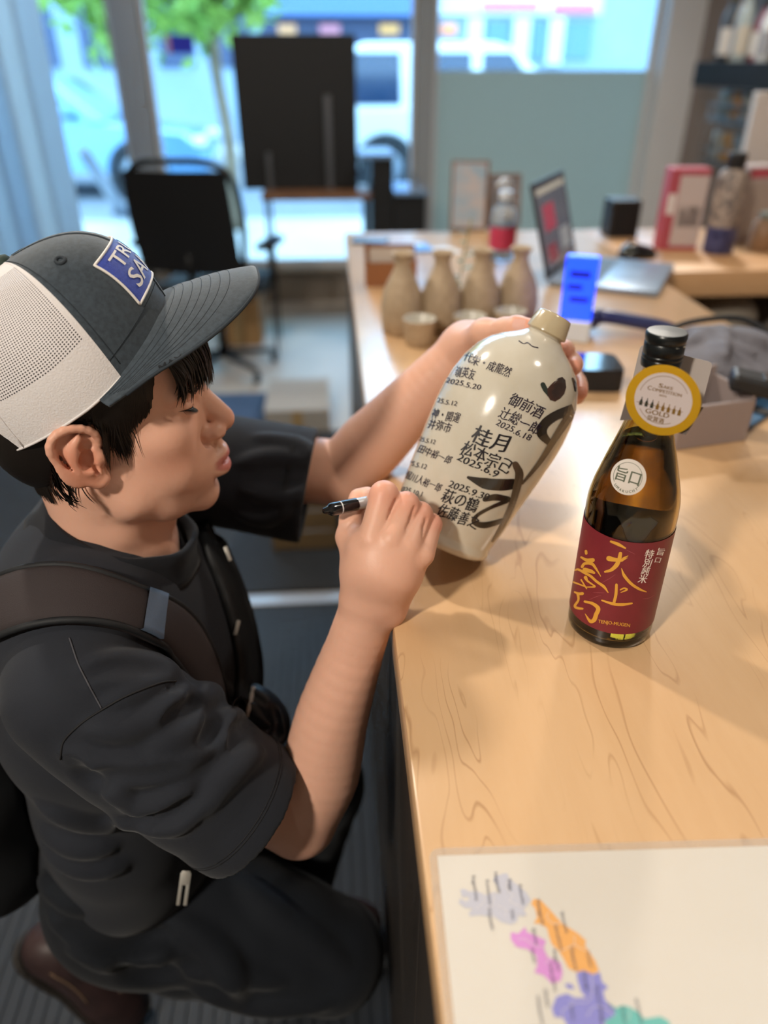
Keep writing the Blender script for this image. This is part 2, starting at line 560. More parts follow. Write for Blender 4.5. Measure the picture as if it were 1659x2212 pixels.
def struct(name, lo, hi, m, bev=0.0):
    return tag(MB().box(lo, hi, bev=bev).build(name, m), kind='structure')
M_CEIL = mat('ceiling_paint', 'd8d2c8', 0.9)
M_WALLT = mat('taupe_wall_paint', '8c817e', 0.85, noise=(3, '82786f', 0.6))
M_WALLL = mat('light_wall_paint', 'b9b2a8', 0.9, noise=(3, 'aca59b', 0.6))
M_FLOOR = mat('pale_concrete_floor', 'bcb4aa', 0.4, noise=(2.2, 'aca49a', 0.8), bump=(40, 0.1, 0.002))
fl = tag(struct('floor', (XL, -1.7, -0.12), (XR, YW + 0.15, 0.0), M_FLOOR), 'pale concrete shop floor')
struct('ceiling', (XL, -1.7, HC), (XR, YW + 0.15, HC + 0.12), M_CEIL)
struct('wall_right', (XR, -1.7, 0.0), (XR + 0.12, YW + 0.15, HC), M_WALLT)
struct('wall_rear', (XL, -1.82, 0.0), (XR, -1.7, HC), M_WALLL)
struct('wall_left', (XL - 0.12, -1.7, 0.0), (XL, YW + 0.15, HC), M_WALLL)

# window wall: low wooden plinth, posts, panes
XA0, XA1 = WY(262, 200, YW)[0], WY(322, 200, YW)[0]
XB0, XB1 = WY(898, 200, YW)[0], WY(936, 200, YW)[0]
XC0 = WY(1412, 150, YW)[0]
ZS = 0.25
tag(struct('wall_back', (XL, YW, 0.0), (XR, YW + 0.16, ZS - 0.03), M_SILL), 'low weathered wood plinth under the shop windows')
tag(struct('trim_1', (XL, YW - 0.05, ZS - 0.03), (XR, YW + 0.18, ZS), mat('sill_cap', 'a39c92', 0.5)), 'grey window sill')
M_POST = mat('grey_window_post', '92989e', 0.45)
M_POSTW = mat('white_window_post', 'd2d2d4', 0.5)
struct('trim_2', (XA0, YW - 0.02, ZS), (XA1, YW + 0.12, HC), M_POST, 0.004)
struct('trim_3', (XB0, YW - 0.02, ZS), (XB1, YW + 0.12, HC), M_POST, 0.004)
struct('trim_4', (XC0, YW - 0.12, ZS), (XC0 + 0.22, YW + 0.12, HC), M_POSTW, 0.004)
struct('trim_5', (XC0 + 0.22, YW - 0.02, ZS), (XR, YW + 0.12, HC), M_WALLT)
struct('trim_6', (XL, YW - 0.02, ZW), (XC0, YW + 0.12, HC), M_POST, 0.003)
ZF = WY(1150, 152, YW)[2]
for i, (a, b) in enumerate(((XL, XA0), (XA1, XB0), (XB1, XC0))):
    w = empty('window_%d' % (i + 1), ((a + b) / 2, YW + 0.05, ZS), kind='structure')
    MB().box((a, YW + 0.045, ZS), (b, YW + 0.055, ZW)).build('pane', M_GLASS, w)
    fr = MB()
    fr.box((a, YW + 0.02, ZS), (a + 0.025, YW + 0.08, ZW)).box((b - 0.025, YW + 0.02, ZS), (b, YW + 0.08, ZW)).box((a, YW + 0.02, ZS), (b, YW + 0.08, ZS + 0.03))
    fr.build('frame', M_POSTW, w)
    if i == 2:
        MB().box((a + 0.025, YW + 0.025, ZS + 0.03), (b - 0.025, YW + 0.035, ZF)).build('privacy_panel', M_FROST, w)['label'] = 'frosted grey-blue privacy panel in the lower window'

# translucent vertical blind at the left
XP = WY(185, 560, 4.35)[0]
M_SLAT = [translucent_mat('pale_blue_blind_%d' % i, c, c2, 0.72) for i, (c, c2) in enumerate((('c2ccd6', 'e4ecf2'), ('ccd6de', 'f0f4f6'), ('b8c4d0', 'd8e4ee')))]
wp = empty('vertical_blind', (XP - 0.6, 4.4, HC - 0.06), 'pale blue translucent vertical blind hanging at the left window', 'blind')
MB().box((XL + 0.01, 4.34, HC - 0.06), (XP + 0.02, 4.44, HC - 0.002), bev=0.004).build('head_rail', M_POSTW, wp)
x = XP - 0.06; i = 0
random.seed(4)
while x > XL + 0.08:
    an = math.radians(random.uniform(8, 20))
    MB().box((-0.066, -0.0015, 0.03), (0.066, 0.0015, HC - 0.062), Matrix.Translation((x, 4.39, 0)) @ Matrix.Rotation(an, 4, 'Z')).build('slat', M_SLAT[i % 3], wp)
    x -= 0.112; i += 1

# floor mats
XE_ = WZ(848, 1340, CT)[0]
M_MAT = mat('charcoal_ribbed_rubber', '2b2f35', 0.6, noise=(8, '24282e', 0.6))
mt = empty('floor_mat', (-1.2, 0.3, 0), 'charcoal ribbed mat lying on the floor under the crouching man', 'mat')
MB().box((-2.4, -1.2, 0.001), (XE_ + 0.02, 1.83, 0.008)).build('mat_base', M_MAT, mt)
x = -2.39
k = 0
rib = None
while x < XE_ + 0.005:
    if rib is None:
        rib = MB().box((0, -1.19, 0.008), (0.011, 1.80, 0.0125), bev=0.002).build('rib', M_MAT, mt)
        rib.location = (x, 0, 0)
    else:
        c = rib.copy(); COL.objects.link(c); c.location = (x, 0, 0)
    x += 0.0245; k += 1
MB().box((-2.4, 1.80, 0.008), (XE_ + 0.02, 1.85, 0.014), bev=0.003).build('edge_strip', mat('pale_metal_strip', 'a8a8ac', 0.35, 0.3), mt)['label'] = 'pale metal edge strip'
m2 = empty('entrance_mat', (-1.0, 2.4, 0), 'plain dark grey mat beyond the pale metal strip', 'mat')
MB().box((-2.4, 1.87, 0.001), (XE_ + 0.02, 3.05, 0.010), bev=0.003).build('mat_base', mat('dark_grey_mat', '2c3036', 0.8, noise=(60, '25292e', 0.8)), m2)
MB().box((-2.4, 1.87, 0.010), (XE_ + 0.02, 1.90, 0.013), bev=0.001).build('edge_binding', mat('mat_binding', '24262a', 0.7), m2)
m3 = empty('blue_mat', (-1.4, 3.3, 0), 'slate blue mat on the pale floor towards the window', 'mat')
MB().box((-2.6, 3.08, 0.001), (-0.30, 3.52, 0.010), bev=0.003).build('mat_base', mat('slate_blue_mat', '42587a', 0.75, noise=(60, '3a4d6c', 0.8)), m3)
MB().box((-2.6, 3.08, 0.010), (-0.30, 3.10, 0.013), bev=0.001).build('edge_binding', mat('blue_binding', '2f4059', 0.7), m3)

# ================================================================== COUNTER
XE = WZ(848, 1340, CT)[0]      # front (left) edge of the counter top
XE2 = 0.80                     # staff side
YE = 2.42
YX = 1.86                      # front edge of the return counter
ct = empty('counter', (XE + 0.35, 1.0, 0), 'long maple counter top on a dark stained cabinet', 'counter')
MB().box((XE, -0.6, CT - 0.042), (XE2, YE, CT), bev=0.0025).build('counter_top', M_MAPLE, ct, auto=40)
MB().box((XE + 0.018, -0.6, 0.09), (XE2 - 0.05, YE - 0.03, CT - 0.042)).build('cabinet_body', M_DARKWOOD, ct)
y = -0.55; k = 0
while y < YE - 0.1:
    MB().box((XE + 0.006, y, 0.10), (XE + 0.018, y + 0.292, CT - 0.044), bev=0.002).build('cabinet_panel', M_DARKWOOD, ct)
    y += 0.297; k += 1
MB().box((XE + 0.022, -0.6, 0.0), (XE2 - 0.08, YE - 0.05, 0.09)).build('kick_board', mat('black_kick', '1d1c1c', 0.6), ct)
rc = empty('return_counter', (1.5, 2.15, 0), 'maple return counter behind the main counter carrying laptop and mouse', 'counter')
MB().box((XE2 + 0.002, YX, CT - 0.065), (XR - 0.01, YE, CT), bev=0.003).build('counter_top', M_MAPLE_X, rc, auto=40)
MB().box((XE2 + 0.003, YX + 0.005, CT - 0.067), (XE2 + 0.035, YE - 0.01, CT - 0.3)).build('bracket', M_SILL, rc)
MB().box((1.30, YX + 0.06, 0.0), (1.40, YE - 0.03, CT - 0.066)).build('support_panel', mat('light_grey_panel', 'a49a92', 0.6), rc)
MB().box((XE2 + 0.04, YE - 0.05, 0.0), (XR - 0.02, YE - 0.02, CT - 0.066)).build('back_panel', mat('dark_back_panel', '3a3634', 0.7), rc)

# ================================================================== surfaces of revolution that can be written on
class SOR:
    def __init__(s, base, axis, prof):
        s.o = np.array(base, float); s.a = unit(axis)
        P = np.array(prof, float); s.R = P[:, 0]; s.Z = P[:, 1]
        ref = np.array([0, 1.0, 0]) if abs(s.a[1]) < 0.9 else np.array([1.0, 0, 0])
        s.x = unit(np.cross(ref, s.a)); s.y = np.cross(s.a, s.x)
        s.M = frame(s.o, s.x, s.y, s.a)
    def cast(s, pxs, off=0.0003, d0=0.4, d1=1.0):
        """first meeting of pixel rays with the surface, lifted by off; nan where they miss"""
        pxs = np.asarray(pxs, float).reshape(-1, 2)
        V = (pxs[:, :1] - CX) / F * RT + (CY - pxs[:, 1:]) / F * UPV + FW
        ts = np.arange(d0, d1, 0.0012)
        P = EYE + V[:, None, :] * ts[None, :, None] - s.o
        z = P @ s.a; r = np.sqrt(np.maximum((P ** 2).sum(-1) - z * z, 0))
        g = r - np.where((z >= s.Z.min()) & (z <= s.Z.max()), np.interp(z, s.Zs, s.Rs), -1)
        j = np.argmax(g < 0, 1); hit = (g < 0).any(1); jj = np.maximum(j, 1); ii = np.arange(len(pxs))
        g0, g1 = g[ii, jj - 1], g[ii, jj]
        t = ts[jj - 1] + (ts[jj] - ts[jj - 1]) * np.clip(g0 / (g0 - g1 + 1e-12), 0, 1)
        Q = EYE + V * t[:, None]
        q = Q - s.o; zz = q @ s.a; rad = q - zz[:, None] * s.a
        rad /= (np.linalg.norm(rad, axis=1, keepdims=True) + 1e-9)
        out = Q + rad * off; out[~hit] = np.nan
        return out
    def outer(s, lo, hi):
        m = (s.Z >= lo) & (s.Z <= hi)
        o = np.argsort(s.Z[m], kind='stable'); s.Zs = s.Z[m][o]; s.Rs = s.R[m][o]
        return s
def strip_nan(V, Fc):
    ok = ~np.isnan(V).any(1); mp = -np.ones(len(V), int); mp[ok] = np.arange(ok.sum())
    return V[ok], [tuple(mp[i] for i in f) for f in Fc if all(ok[i] for i in f)]
def px_text(surf, txt, p0, p1, size, name, m, parent, shear=0.15, off=0.0003, sub=0.12, fit=True, wob=0.0, bold=0.0):
    """text whose middle line runs from pixel p0 to pixel p1, height size px"""
    V, Fc, w = glyphs(txt, sub)
    if bold and len(V):
        k_ = len(V); V = np.vstack([V + (-bold, 0), V + (bold, bold * 0.6)]); Fc = Fc + [[i + k_ for i in f] for f in Fc]
    if not len(V): return None
    p0 = np.array(p0, float); p1 = np.array(p1, float); L = np.linalg.norm(p1 - p0); u = (p1 - p0) / L
    up = np.array([u[1], -u[0]])
    x0 = V[:, 0].min(); sx = L / (w - x0) if fit else size
    y = V[:, 1] - 0.36
    if wob:
        y = y + wob * np.sin(V[:, 0] * 3.1 + len(txt)) + 0.5 * wob * np.sin(V[:, 0] * 7.7)
    P = p0 + ((V[:, :1] - x0) * sx + shear * y[:, None] * size) * u + (y * size)[:, None] * up
    Q, F2 = strip_nan(surf(P, off), Fc)
    return raw(name, Q, F2, m, parent, smooth=False) if len(F2) else None
def px_strokes(surf, strokes, name, m, parent, off=0.0003):
    mb = MB()
    for pts, ws in strokes:
        V, Fc = ribbon2d(pts, ws)
        Q, F2 = strip_nan(surf(V, off), Fc)
        mb.add(Q, F2); off += 0.00003
    o = raw(name, np.array(mb.v), mb.f, m, parent, smooth=False)
    return o
def px_poly(surf, pts, name, m, parent, off=0.0003, n=None, inner=0):
    """filled outline given in pixels (star-shaped about its centroid or convex); fan of rings so that it follows the surface"""
    P = np.array(pts, float); c = P.mean(0); rings = 5
    V = [c]; Fc = []; k = len(P)
    for r in range(1, rings + 1):
        V += list(c + (P - c) * r / rings)
    for j in range(k):
        Fc.append((0, 1 + j, 1 + (j + 1) % k))
    for r in range(rings - 1):
        for j in range(k):
            a = 1 + r * k; b = a + k
            Fc.append((a + j, b + j, b + (j + 1) % k, a + (j + 1) % k))
    Q, F2 = strip_nan(surf(np.array(V), off), Fc)
    return raw(name, Q, F2, m, parent, smooth=False)
def flat_poly(surf, pts, name, m, parent, off=0.0):
    """filled simple outline on a flat surface"""
    Q = surf(np.array(pts, float), off)
    bm = bmesh.new(); vs = [bm.verts.new(q) for q in Q]; f = bm.faces.new(vs)
    bmesh.ops.triangulate(bm, faces=[f]); bm.verts.index_update()
    V = [v.co[:] for v in bm.verts]; Fc = [[v.index for v in g.verts] for g in bm.faces]; bm.free()
    return raw(name, V, Fc, m, parent, smooth=False)
def plane_surf(o, n):
    o = np.array(o, float); n = unit(n)
    def f(P, off=0.0):
        P = np.asarray(P, float).reshape(-1, 2)
        V = (P[:, :1] - CX) / F * RT + (CY - P[:, 1:]) / F * UPV + FW
        t = ((o - EYE) @ n) / (V @ n)
        return EYE + V * t[:, None] + n * off
    return f

# ------------------------------------------------------------------ ceramic jar being signed
JB = W(945, 1157, 0.7755); JT = W(1200, 681, 0.7205)
JL = float(np.linalg.norm(JT - JB)); JS = JL / 0.2517
jprof = [(0.0, 0.003), (0.040, 0.003), (0.046, 0.0), (0.0535, 0.001), (0.0562, 0.005), (0.0566, 0.009), (0.0552, 0.013), (0.0556, 0.017), (0.0584, 0.037), (0.0612, 0.061), (0.0652, 0.098), (0.0676, 0.128), (0.0678, 0.145), (0.0662, 0.162), (0.0625, 0.180),
         (0.0560, 0.1955), (0.0480, 0.2065), (0.0390, 0.2145), (0.0300, 0.2205), (0.0235, 0.2250), (0.0192, 0.2285), (0.0172, 0.2310), (0.0188, 0.2318), (0.0206, 0.2326), (0.0206, 0.2345), (0.0178, 0.2490), (0.0170, 0.2510), (0.0152, 0.2517), (0.0120, 0.2508), (0.0105, 0.2470), (0.0105, 0.235), (0.0, 0.233)]
jprof = [(r * JS, z * JS) for r, z in jprof]
jar_s = SOR(JB, JT - JB, jprof).outer(0.0, 0.2517 * JS)
# outer branch only (drop the inside of the mouth)
jar_s.Zs = np.array([z for r, z in jprof[2:27]]); jar_s.Rs = np.array([r for r, z in jprof[2:27]])
M_GLAZE = mat('cream_ceramic_glaze', 'c6bfb0', 0.16, spec=0.6, coat=0.6, noise=(26, 'b9b09e', 0.7), bump=(38, 0.06, 0.004))
M_GLAZE2 = mat('grey_beige_ceramic', 'b7a78a', 0.2, spec=0.6, coat=0.5, noise=(40, 'a89876', 0.6), bump=(60, 0.08, 0.003))
jar = empty('ceramic_jar', tuple(JB), 'glazed cream sake jar covered in handwritten signatures, tilted in the crouching man\'s hand', 'jar')
def lathe_fine(prof, sub=3):
    out = []
    for i in range(len(prof) - 1):
        for k in range(sub):
            t = k / sub; out.append((prof[i][0] * (1 - t) + prof[i + 1][0] * t, prof[i][1] * (1 - t) + prof[i + 1][1] * t))
    return out + [prof[-1]]
MB().lathe(jprof[:22], 96, jar_s.M).build('jar_body', M_GLAZE, jar, smooth=True)
MB().lathe(jprof[21:], 64, jar_s.M).build('collar', M_GLAZE2, jar, auto=50)
M_INK = mat('purple_black_marker', '241a2c', 0.35)
M_INK2 = mat('black_marker', '17131a', 0.35)
jsurf = lambda P, off=0.0003: jar_s.cast(P, off)
def jp(x, y): return (780 + x / 3.19, 620 + y / 3.19)
jt = [('代栄・成龍然', (715, 478), (1032, 592), 78, 0), ('嶺英友', (652, 580), (788, 606), 82, 0), ('2025.5.20', (590, 640), (828, 694), 52, 0),
      ('25.5.12', (528, 780), (665, 806), 46, 0), ('神・開運', (492, 868), (682, 908), 78, 0), ('井弥市', (468, 940), (622, 975), 78, 0),
      ('25.5.12', (405, 1046), (515, 1070), 44, 0), ('田中裕一郎', (400, 1112), (622, 1198), 66, 0),
      ('25.5.12', (330, 1208), (455, 1242), 48, 0), ('堀川人裕一郎', (305, 1290), (553, 1388), 66, 0), ('2025.10.1', (262, 1382), (422, 1430), 54, 0),
      ('御前酒', (1025, 765), (1252, 872), 100, 0), ('辻総一郎', (962, 858), (1222, 988), 96, 0), ('2025.6.18', (936, 928), (1168, 1042), 62, 0),
      ('桂月', (768, 1010), (1008, 1092), 140, 1), ('松本宗己', (700, 1098), (1030, 1250), 112, 1), ('2025.6.9', (668, 1168), (945, 1290), 72, 1),
      ('2025.9.30', (608, 1352), (880, 1450), 68, 1), ('萩の鶴', (562, 1430), (805, 1512), 108, 1), ('佐藤善之', (532, 1528), (808, 1632), 104, 1)]
for s_, a, b, sz, w in jt:
    px_text(jsurf, s_, jp(*a), jp(*b), sz / 3.19, 'inscription', M_INK2 if w else M_INK, jar, shear=0.12, off=0.0006, sub=0.25, wob=0.035, bold=0.018 if w else 0.010)
M_BRUSH = mat('black_brush_glaze', '1a1714', 0.18, coat=0.5, noise=(30, '3a3128', 0.7))
M_BRUSHB = mat('brown_brush_glaze', '5a4c3a', 0.18, coat=0.5, noise=(25, '3a2f28', 0.9))
M_LEAF = mat('russet_leaf_glaze', '4a2f27', 0.18, coat=0.5, noise=(60, '221b18', 0.9))
def js(l): return [([jp(*p) for p in pts], [w / 3.19 for w in ws]) for pts, ws in l]
px_strokes(jsurf, js([([(1462, 838), (1340, 885), (1262, 945), (1245, 1010), (1300, 1078)], [70, 62, 66, 72, 40])]), 'brush_stroke', M_BRUSH, jar, 0.0004)
px_strokes(jsurf, js([([(1432, 890), (1335, 1040), (1230, 1205), (1110, 1352)], [60, 48, 34, 16])]), 'brush_stroke', M_BRUSHB, jar, 0.0005)
px_strokes(jsurf, js([([(738, 1312), (850, 1352), (960, 1362), (1052, 1356)], [20, 78, 82, 70])]), 'brush_stroke', M_BRUSH, jar, 0.0004)
px_strokes(jsurf, js([([(1062, 1222), (1088, 1290), (1066, 1400), (1030, 1520), (970, 1650), (905, 1752)], [44, 58, 52, 44, 34, 14])]), 'brush_stroke', M_BRUSHB, jar, 0.0005)
px_strokes(jsurf, js([([(852, 1462), (925, 1448), (1012, 1462)], [34, 46, 40]), ([(1000, 1474), (890, 1520), (800, 1572), (778, 1618), (850, 1640), (985, 1606)], [30, 22, 24, 36, 44, 30])]), 'brush_stroke', M_BRUSH, jar, 0.0004)
px_strokes(jsurf, js([([(1456, 630), (1472, 670), (1476, 715)], [14, 26, 12])]), 'brush_stroke', M_BRUSH, jar)
px_poly(jsurf, [jp(*p) for p in ((1282, 700), (1310, 668), (1355, 628), (1385, 618), (1406, 640), (1412, 690), (1398, 735), (1370, 768), (1335, 788), (1302, 778), (1285, 745))], 'painted_leaf', M_LEAF, jar, 0.0004)
px_strokes(jsurf, js([([(1252, 672), (1270, 708), (1300, 760)], [34, 34, 12])]), 'brush_stroke', mat('grey_green_glaze', '2e3630', 0.18, coat=0.5), jar, 0.0003)
px_strokes(jsurf, js([([(1090, 372), (1120, 390), (1150, 384), (1180, 408), (1218, 418)], [9, 6, 9, 6, 9])]), 'neck_signature', M_INK, jar)

# ------------------------------------------------------------------ sake bottle
BB = WZ(1314, 1347, CT)
bprof = [(0.0, 0.004), (0.020, 0.003), (0.030, 0.0), (0.0345, 0.0), (0.0372, 0.003), (0.0378, 0.008), (0.0378, 0.128), (0.0372, 0.138), (0.0352, 0.149), (0.0325, 0.159), (0.0282, 0.174), (0.0235, 0.189), (0.0195, 0.203), (0.0165, 0.216), (0.0142, 0.229), (0.0128, 0.241), (0.0124, 0.252), (0.0124, 0.270)]
def densify(pr, n):
    out = []
    P = spline([(r, z, 0) for r, z in pr], n); return [(max(p[0], 0), p[1]) for p in P]
bot_s = SOR(BB, (0, 0, 1), bprof)
bot_s.Zs = np.array([z for r, z in bprof[3:]]); bot_s.Rs = np.array([r for r, z in bprof[3:]])
bot_s.Zs = np.append(bot_s.Zs, 0.30); bot_s.Rs = np.append(bot_s.Rs, 0.0124)
bot_s.Z = np.array([0, 0.2705]); 
bottle = empty('sake_bottle', tuple(BB), 'brown glass sake bottle with dark red label and gold medal tag', 'bottle')
def amber(name):
    m = bpy.data.materials.new(name); m.use_nodes = True; b = m.node_tree.nodes['Principled BSDF']
    b.inputs['Base Color'].default_value = (0.58, 0.42, 0.14, 1); b.inputs['Roughness'].default_value = 0.03
    b.inputs['Transmission Weight'].default_value = 1.0; b.inputs['IOR'].default_value = 1.5
    MATS[name] = m; return m
outer = densify(bprof[6:], 40)
shell = bprof[:6] + outer
inner = [(max(r - 0.0026, 0.0), z) for r, z in reversed(outer[:-1])]
inner = [(r, z) for r, z in inner if z > 0.02] + [(0.0352, 0.012), (0.033, 0.007), (0.0, 0.0065)]
MB().lathe(shell + [(0.0098, 0.270)] + inner, 72, bot_s.M).build('glass_body', amber('brown_bottle_glass'), bottle, smooth=True)
liq = [(0.0, 0.0068), (0.0330, 0.0074), (0.0349, 0.0125)] + [(max(r - 0.0029, 0), z) for r, z in outer if 0.02 < z < 0.196]
MB().lathe(liq + [(0.0, liq[-1][1])], 64, bot_s.M).build('sake', mat('clear_amber_sake', 'f0d9a0', 0.0, trans=1.0, ior=1.34), bottle, smooth=True)
# cap
capm = mat('black_cap_metal', '14181a', 0.28, 0.3, spec=0.6)
cprof = [(0.0126, 0.2535), (0.0147, 0.2535), (0.0150, 0.2545), (0.0150, 0.2590), (0.0146, 0.2596), (0.0150, 0.2602), (0.0150, 0.2622), (0.0146, 0.2628), (0.0149, 0.2634), (0.0149, 0.2716), (0.0144, 0.2722), (0.0149, 0.2732), (0.0153, 0.2760), (0.0152, 0.2785), (0.0142, 0.2798), (0.0, 0.2800)]
bcap = MB().lathe(cprof, 72, bot_s.M).build('screw_cap', capm, bottle, auto=45)
cap_s = SOR(BB, (0, 0, 1), [(0.0149, 0.2634), (0.0149, 0.2716)]); cap_s.Zs = np.array([0.2634, 0.2716]); cap_s.Rs = np.array([0.0149, 0.0149])
csurf = lambda P, off=0.0002: cap_s.cast(P, off)
M_FOIL = mat('gold_foil', 'e6b02c', 0.25, 0.95)
M_SILV = mat('pale_print', 'cfc8b8', 0.4)
def cp(x, y): return (1320 + x / 7.54, 690 + y / 7.54)
px_text(csurf, 'ご注意ください', cp(735, 372), cp(1105, 468), 7.5, 'cap_print', M_SILV, bcap, shear=0, off=0.0002, sub=0.3)
px_strokes(csurf, [([cp(1185, 448), cp(1290, 442)], [2.6, 2.6])], 'cap_print', M_SILV, bcap, 0.0002)
# paper label and back label
lprof = [(0.0382, 0.0195 + 0.0965 * i / 12) for i in range(13)]
th0 = math.atan2(*(lambda v: (v @ bot_s.y, v @ bot_s.x))(EYE - BB))
M_RED = mat('dark_red_label', '75202c', 0.42, noise=(70, '6a1b28', 0.7))
lab = MB().lathe(lprof, 60, bot_s.M, th0 - math.radians(112), th0 + math.radians(100)).build('front_label', M_RED, bottle, smooth=True)
MB().lathe([(0.0382, 0.024 + 0.09 * i / 6) for i in range(7)], 40, bot_s.M, th0 + math.radians(118), th0 + math.radians(232)).build('back_label', mat('back_label_paper', '4a3b34', 0.6), bottle, smooth=True)
lab_s = SOR(BB, (0, 0, 1), [(0.0382, 0.0), (0.0382, 0.13)]); lab_s.Zs = np.array([0, 0.13]); lab_s.Rs = np.array([0.0382, 0.0382])
lsurf = lambda P, off=0.0002: lab_s.cast(P, off)
LS = 6.9125
def lp(x, y): return (1220 + x / LS, 1110 + y / LS)
def ls(l): return [([lp(*p) for p in pts], [w / LS for w in ws]) for pts, ws in l]
M_GOLDP = mat('gold_print', 'd9a441', 0.35, 0.25)
chars = [
 [([(690, 412), (800, 455), (905, 512)], [34, 50, 22]), ([(660, 665), (730, 680), (850, 690), (880, 660), (945, 625)], [80, 62, 46, 30, 10]), ([(832, 590), (812, 680), (772, 765), (690, 838), (602, 862)], [52, 60, 66, 48, 30]), ([(880, 680), (935, 655)], [26, 10]), ([(848, 815), (888, 920), (990, 1040), (1110, 1120), (1215, 1162)], [12, 46, 44, 38, 14])],
 [([(772, 1058), (764, 1200), (735, 1322)], [40, 46, 44]), ([(830, 1132), (885, 1108), (928, 1130), (838, 1172)], [20, 24, 30, 12]), ([(555, 1290), (720, 1342), (860, 1352), (1002, 1334)], [22, 44, 46, 26])],
 [([(318, 556), (322, 590)], [40, 42]), ([(248, 648), (330, 690), (420, 690)], [30, 50, 62]), ([(262, 790), (300, 742), (400, 742), (460, 805), (538, 930)], [44, 40, 48, 36, 12]), ([(300, 835), (390, 855), (440, 880)], [66, 56, 36]), ([(156, 842), (205, 830), (300, 880), (390, 930), (480, 1010), (585, 1085), (648, 1172)], [20, 34, 40, 40, 38, 44, 14]), ([(108, 1010), (220, 1050), (325, 1092)], [28, 24, 20]), ([(250, 985), (330, 1115)], [26, 18]), ([(315, 950), (345, 1000), (420, 1055), (452, 1085), (340, 1092)], [56, 30, 24, 26, 16])],
 [([(150, 1168), (210, 1192), (265, 1190)], [26, 40, 46]), ([(196, 1190), (205, 1285), (152, 1375), (200, 1408), (268, 1416)], [40, 34, 40, 38, 28]), ([(300, 1308), (420, 1340), (500, 1412), (470, 1500), (440, 1580), (380, 1600), (304, 1490)], [34, 46, 64, 64, 66, 50, 8])]]
for c in chars:
    px_strokes(lsurf, ls(c), 'gold_character', M_GOLDP, lab, 0.00012)
px_text(lsurf, 'TENJO-MUGEN', lp(500, 1600), lp(972, 1664), 62 / LS * 1.15, 'gold_lettering', M_GOLDP, lab, 0.0, 0.0002, 0.3, bold=0.02)
for ch, x, y, sz in (('特', 1260, 605, 150), ('別', 1232, 735, 140), ('純', 1205, 850, 135), ('米', 1165, 972, 150), ('旨', 1432, 568, 120), ('口', 1388, 690, 95)):
    px_text(lsurf, ch, lp(x - sz * .42, y - sz * .05), lp(x + sz * .42, y + sz * .03), sz / LS, 'white_character', mat('white_print', 'd9cfc8', 0.5), lab, 0.25, 0.0002, 0.3, bold=0.018)
for pts in ([(905, 530), (1045, 600)], [(560, 1025), (660, 970), (755, 905)], [(370, 1280), (460, 1240), (545, 1215)], [(1160, 1270), (1260, 1255), (1330, 1215)], [(425, 1175), (590, 1180)]):
    px_strokes(lsurf, ls([(pts, [3, 7, 3])]), 'label_fibre', mat('label_fibre_print', '9a5058', 0.5), lab, 0.00012)
# round sticker
bsurf = lambda P, off=0.0003: bot_s.cast(P, off)
def sp(x, y): return (1280 + x / 8.295, 940 + y / 8.295)
sc, sr = np.array(sp(646, 748)), 318 / 8.295
stk = px_poly(bsurf, [sc + sr * np.array([math.cos(a), 1.02 * math.sin(a)]) for a in np.linspace(0, 2 * math.pi, 48, endpoint=False)], 'round_sticker', mat('sticker_paper', 'cdc5bd', 0.5), bottle, 0.0004)
M_STP = mat('sticker_print', '585d4c', 0.5)
px_strokes(bsurf, [([sc + 0.80 * sr * np.array([math.cos(a), math.sin(a)]) + np.array((-1.2, -1)) for a in np.radians(np.linspace(-200, 55, 30))], [1.0] * 3)], 'sticker_ring', M_STP, stk, 0.0005)
px_text(bsurf, '旨口', sp(432, 668), sp(852, 800), 34, 'sticker_print', M_STP, stk, 0, 0.0005, 0.3, bold=0.02)
for i, ch in enumerate('UMAKUCHI'):
    a = math.radians(147 - i * 13.0); ctr = sc + 0.82 * sr * np.array([math.cos(a), math.sin(a)]) + np.array((-1, 0)); u = np.array([math.sin(a), -math.cos(a)])
    w = 2.4 if ch != 'I' else 0.5
    px_text(bsurf, ch, ctr - u * w, ctr + u * w, 8.4, 'sticker_print', M_STP, stk, 0, 0.0005, 0.4, bold=0.03)

# medal tag on the neck
tagc = W(1433, 864, 0.545); tn = unit(unit(EYE - tagc) + np.array([0, 0, -0.12]))
M_CARD = mat('grey_card', 'a39a96', 0.5, 0.1)
hang = empty('medal_hang', tuple(BB + np.array([0, 0, 0.24])))
bpy.data.objects.remove(hang)
backo = BB + np.array([0, 0, 0.235]) - unit([EYE[0] - BB[0], EYE[1] - BB[1], 0]) * 0.0175
bn = unit(np.array([EYE[0] - BB[0], EYE[1] - BB[1], 0.10]))
bpl = plane_surf(backo, bn)
def rounded(pts, r=9):
    out = []; n = len(pts); P = [np.array(p, float) for p in pts]
    for i in range(n):
        a, b, c = P[i - 1], P[i], P[(i + 1) % n]
        for t in np.linspace(0, 1, 5):
            p0 = b + unit(a - b) * r; p1 = b + unit(c - b) * r
            out.append((1 - t) ** 2 * p0 + 2 * t * (1 - t) * b + t * t * p1)
    return out
def slab(surf, pts, name, m, parent, th):
    n = len(pts); A = surf(np.array(pts), 0.0); B = surf(np.array(pts), 0.0) + np.array(surf(np.array(pts[:1]), th) - surf(np.array(pts[:1]), 0.0))
    V = np.vstack([A, B]); Fc = [tuple(range(n)), tuple(range(2 * n - 1, n - 1, -1))] + [(i, n + i, n + (i + 1) % n, (i + 1) % n) for i in range(n)]
    return raw(name, V, Fc, m, parent, smooth=False)
card = slab(bpl, rounded([(1384, 744), (1540, 783), (1508, 905), (1352, 880)], 11), 'neck_card', M_CARD, bottle, 0.0006)
M_CARDI = mat('dark_brown_card', '4e4038', 0.6)  # flap is darker and browner than the grey neck card
fp = plane_surf(tagc, tn)
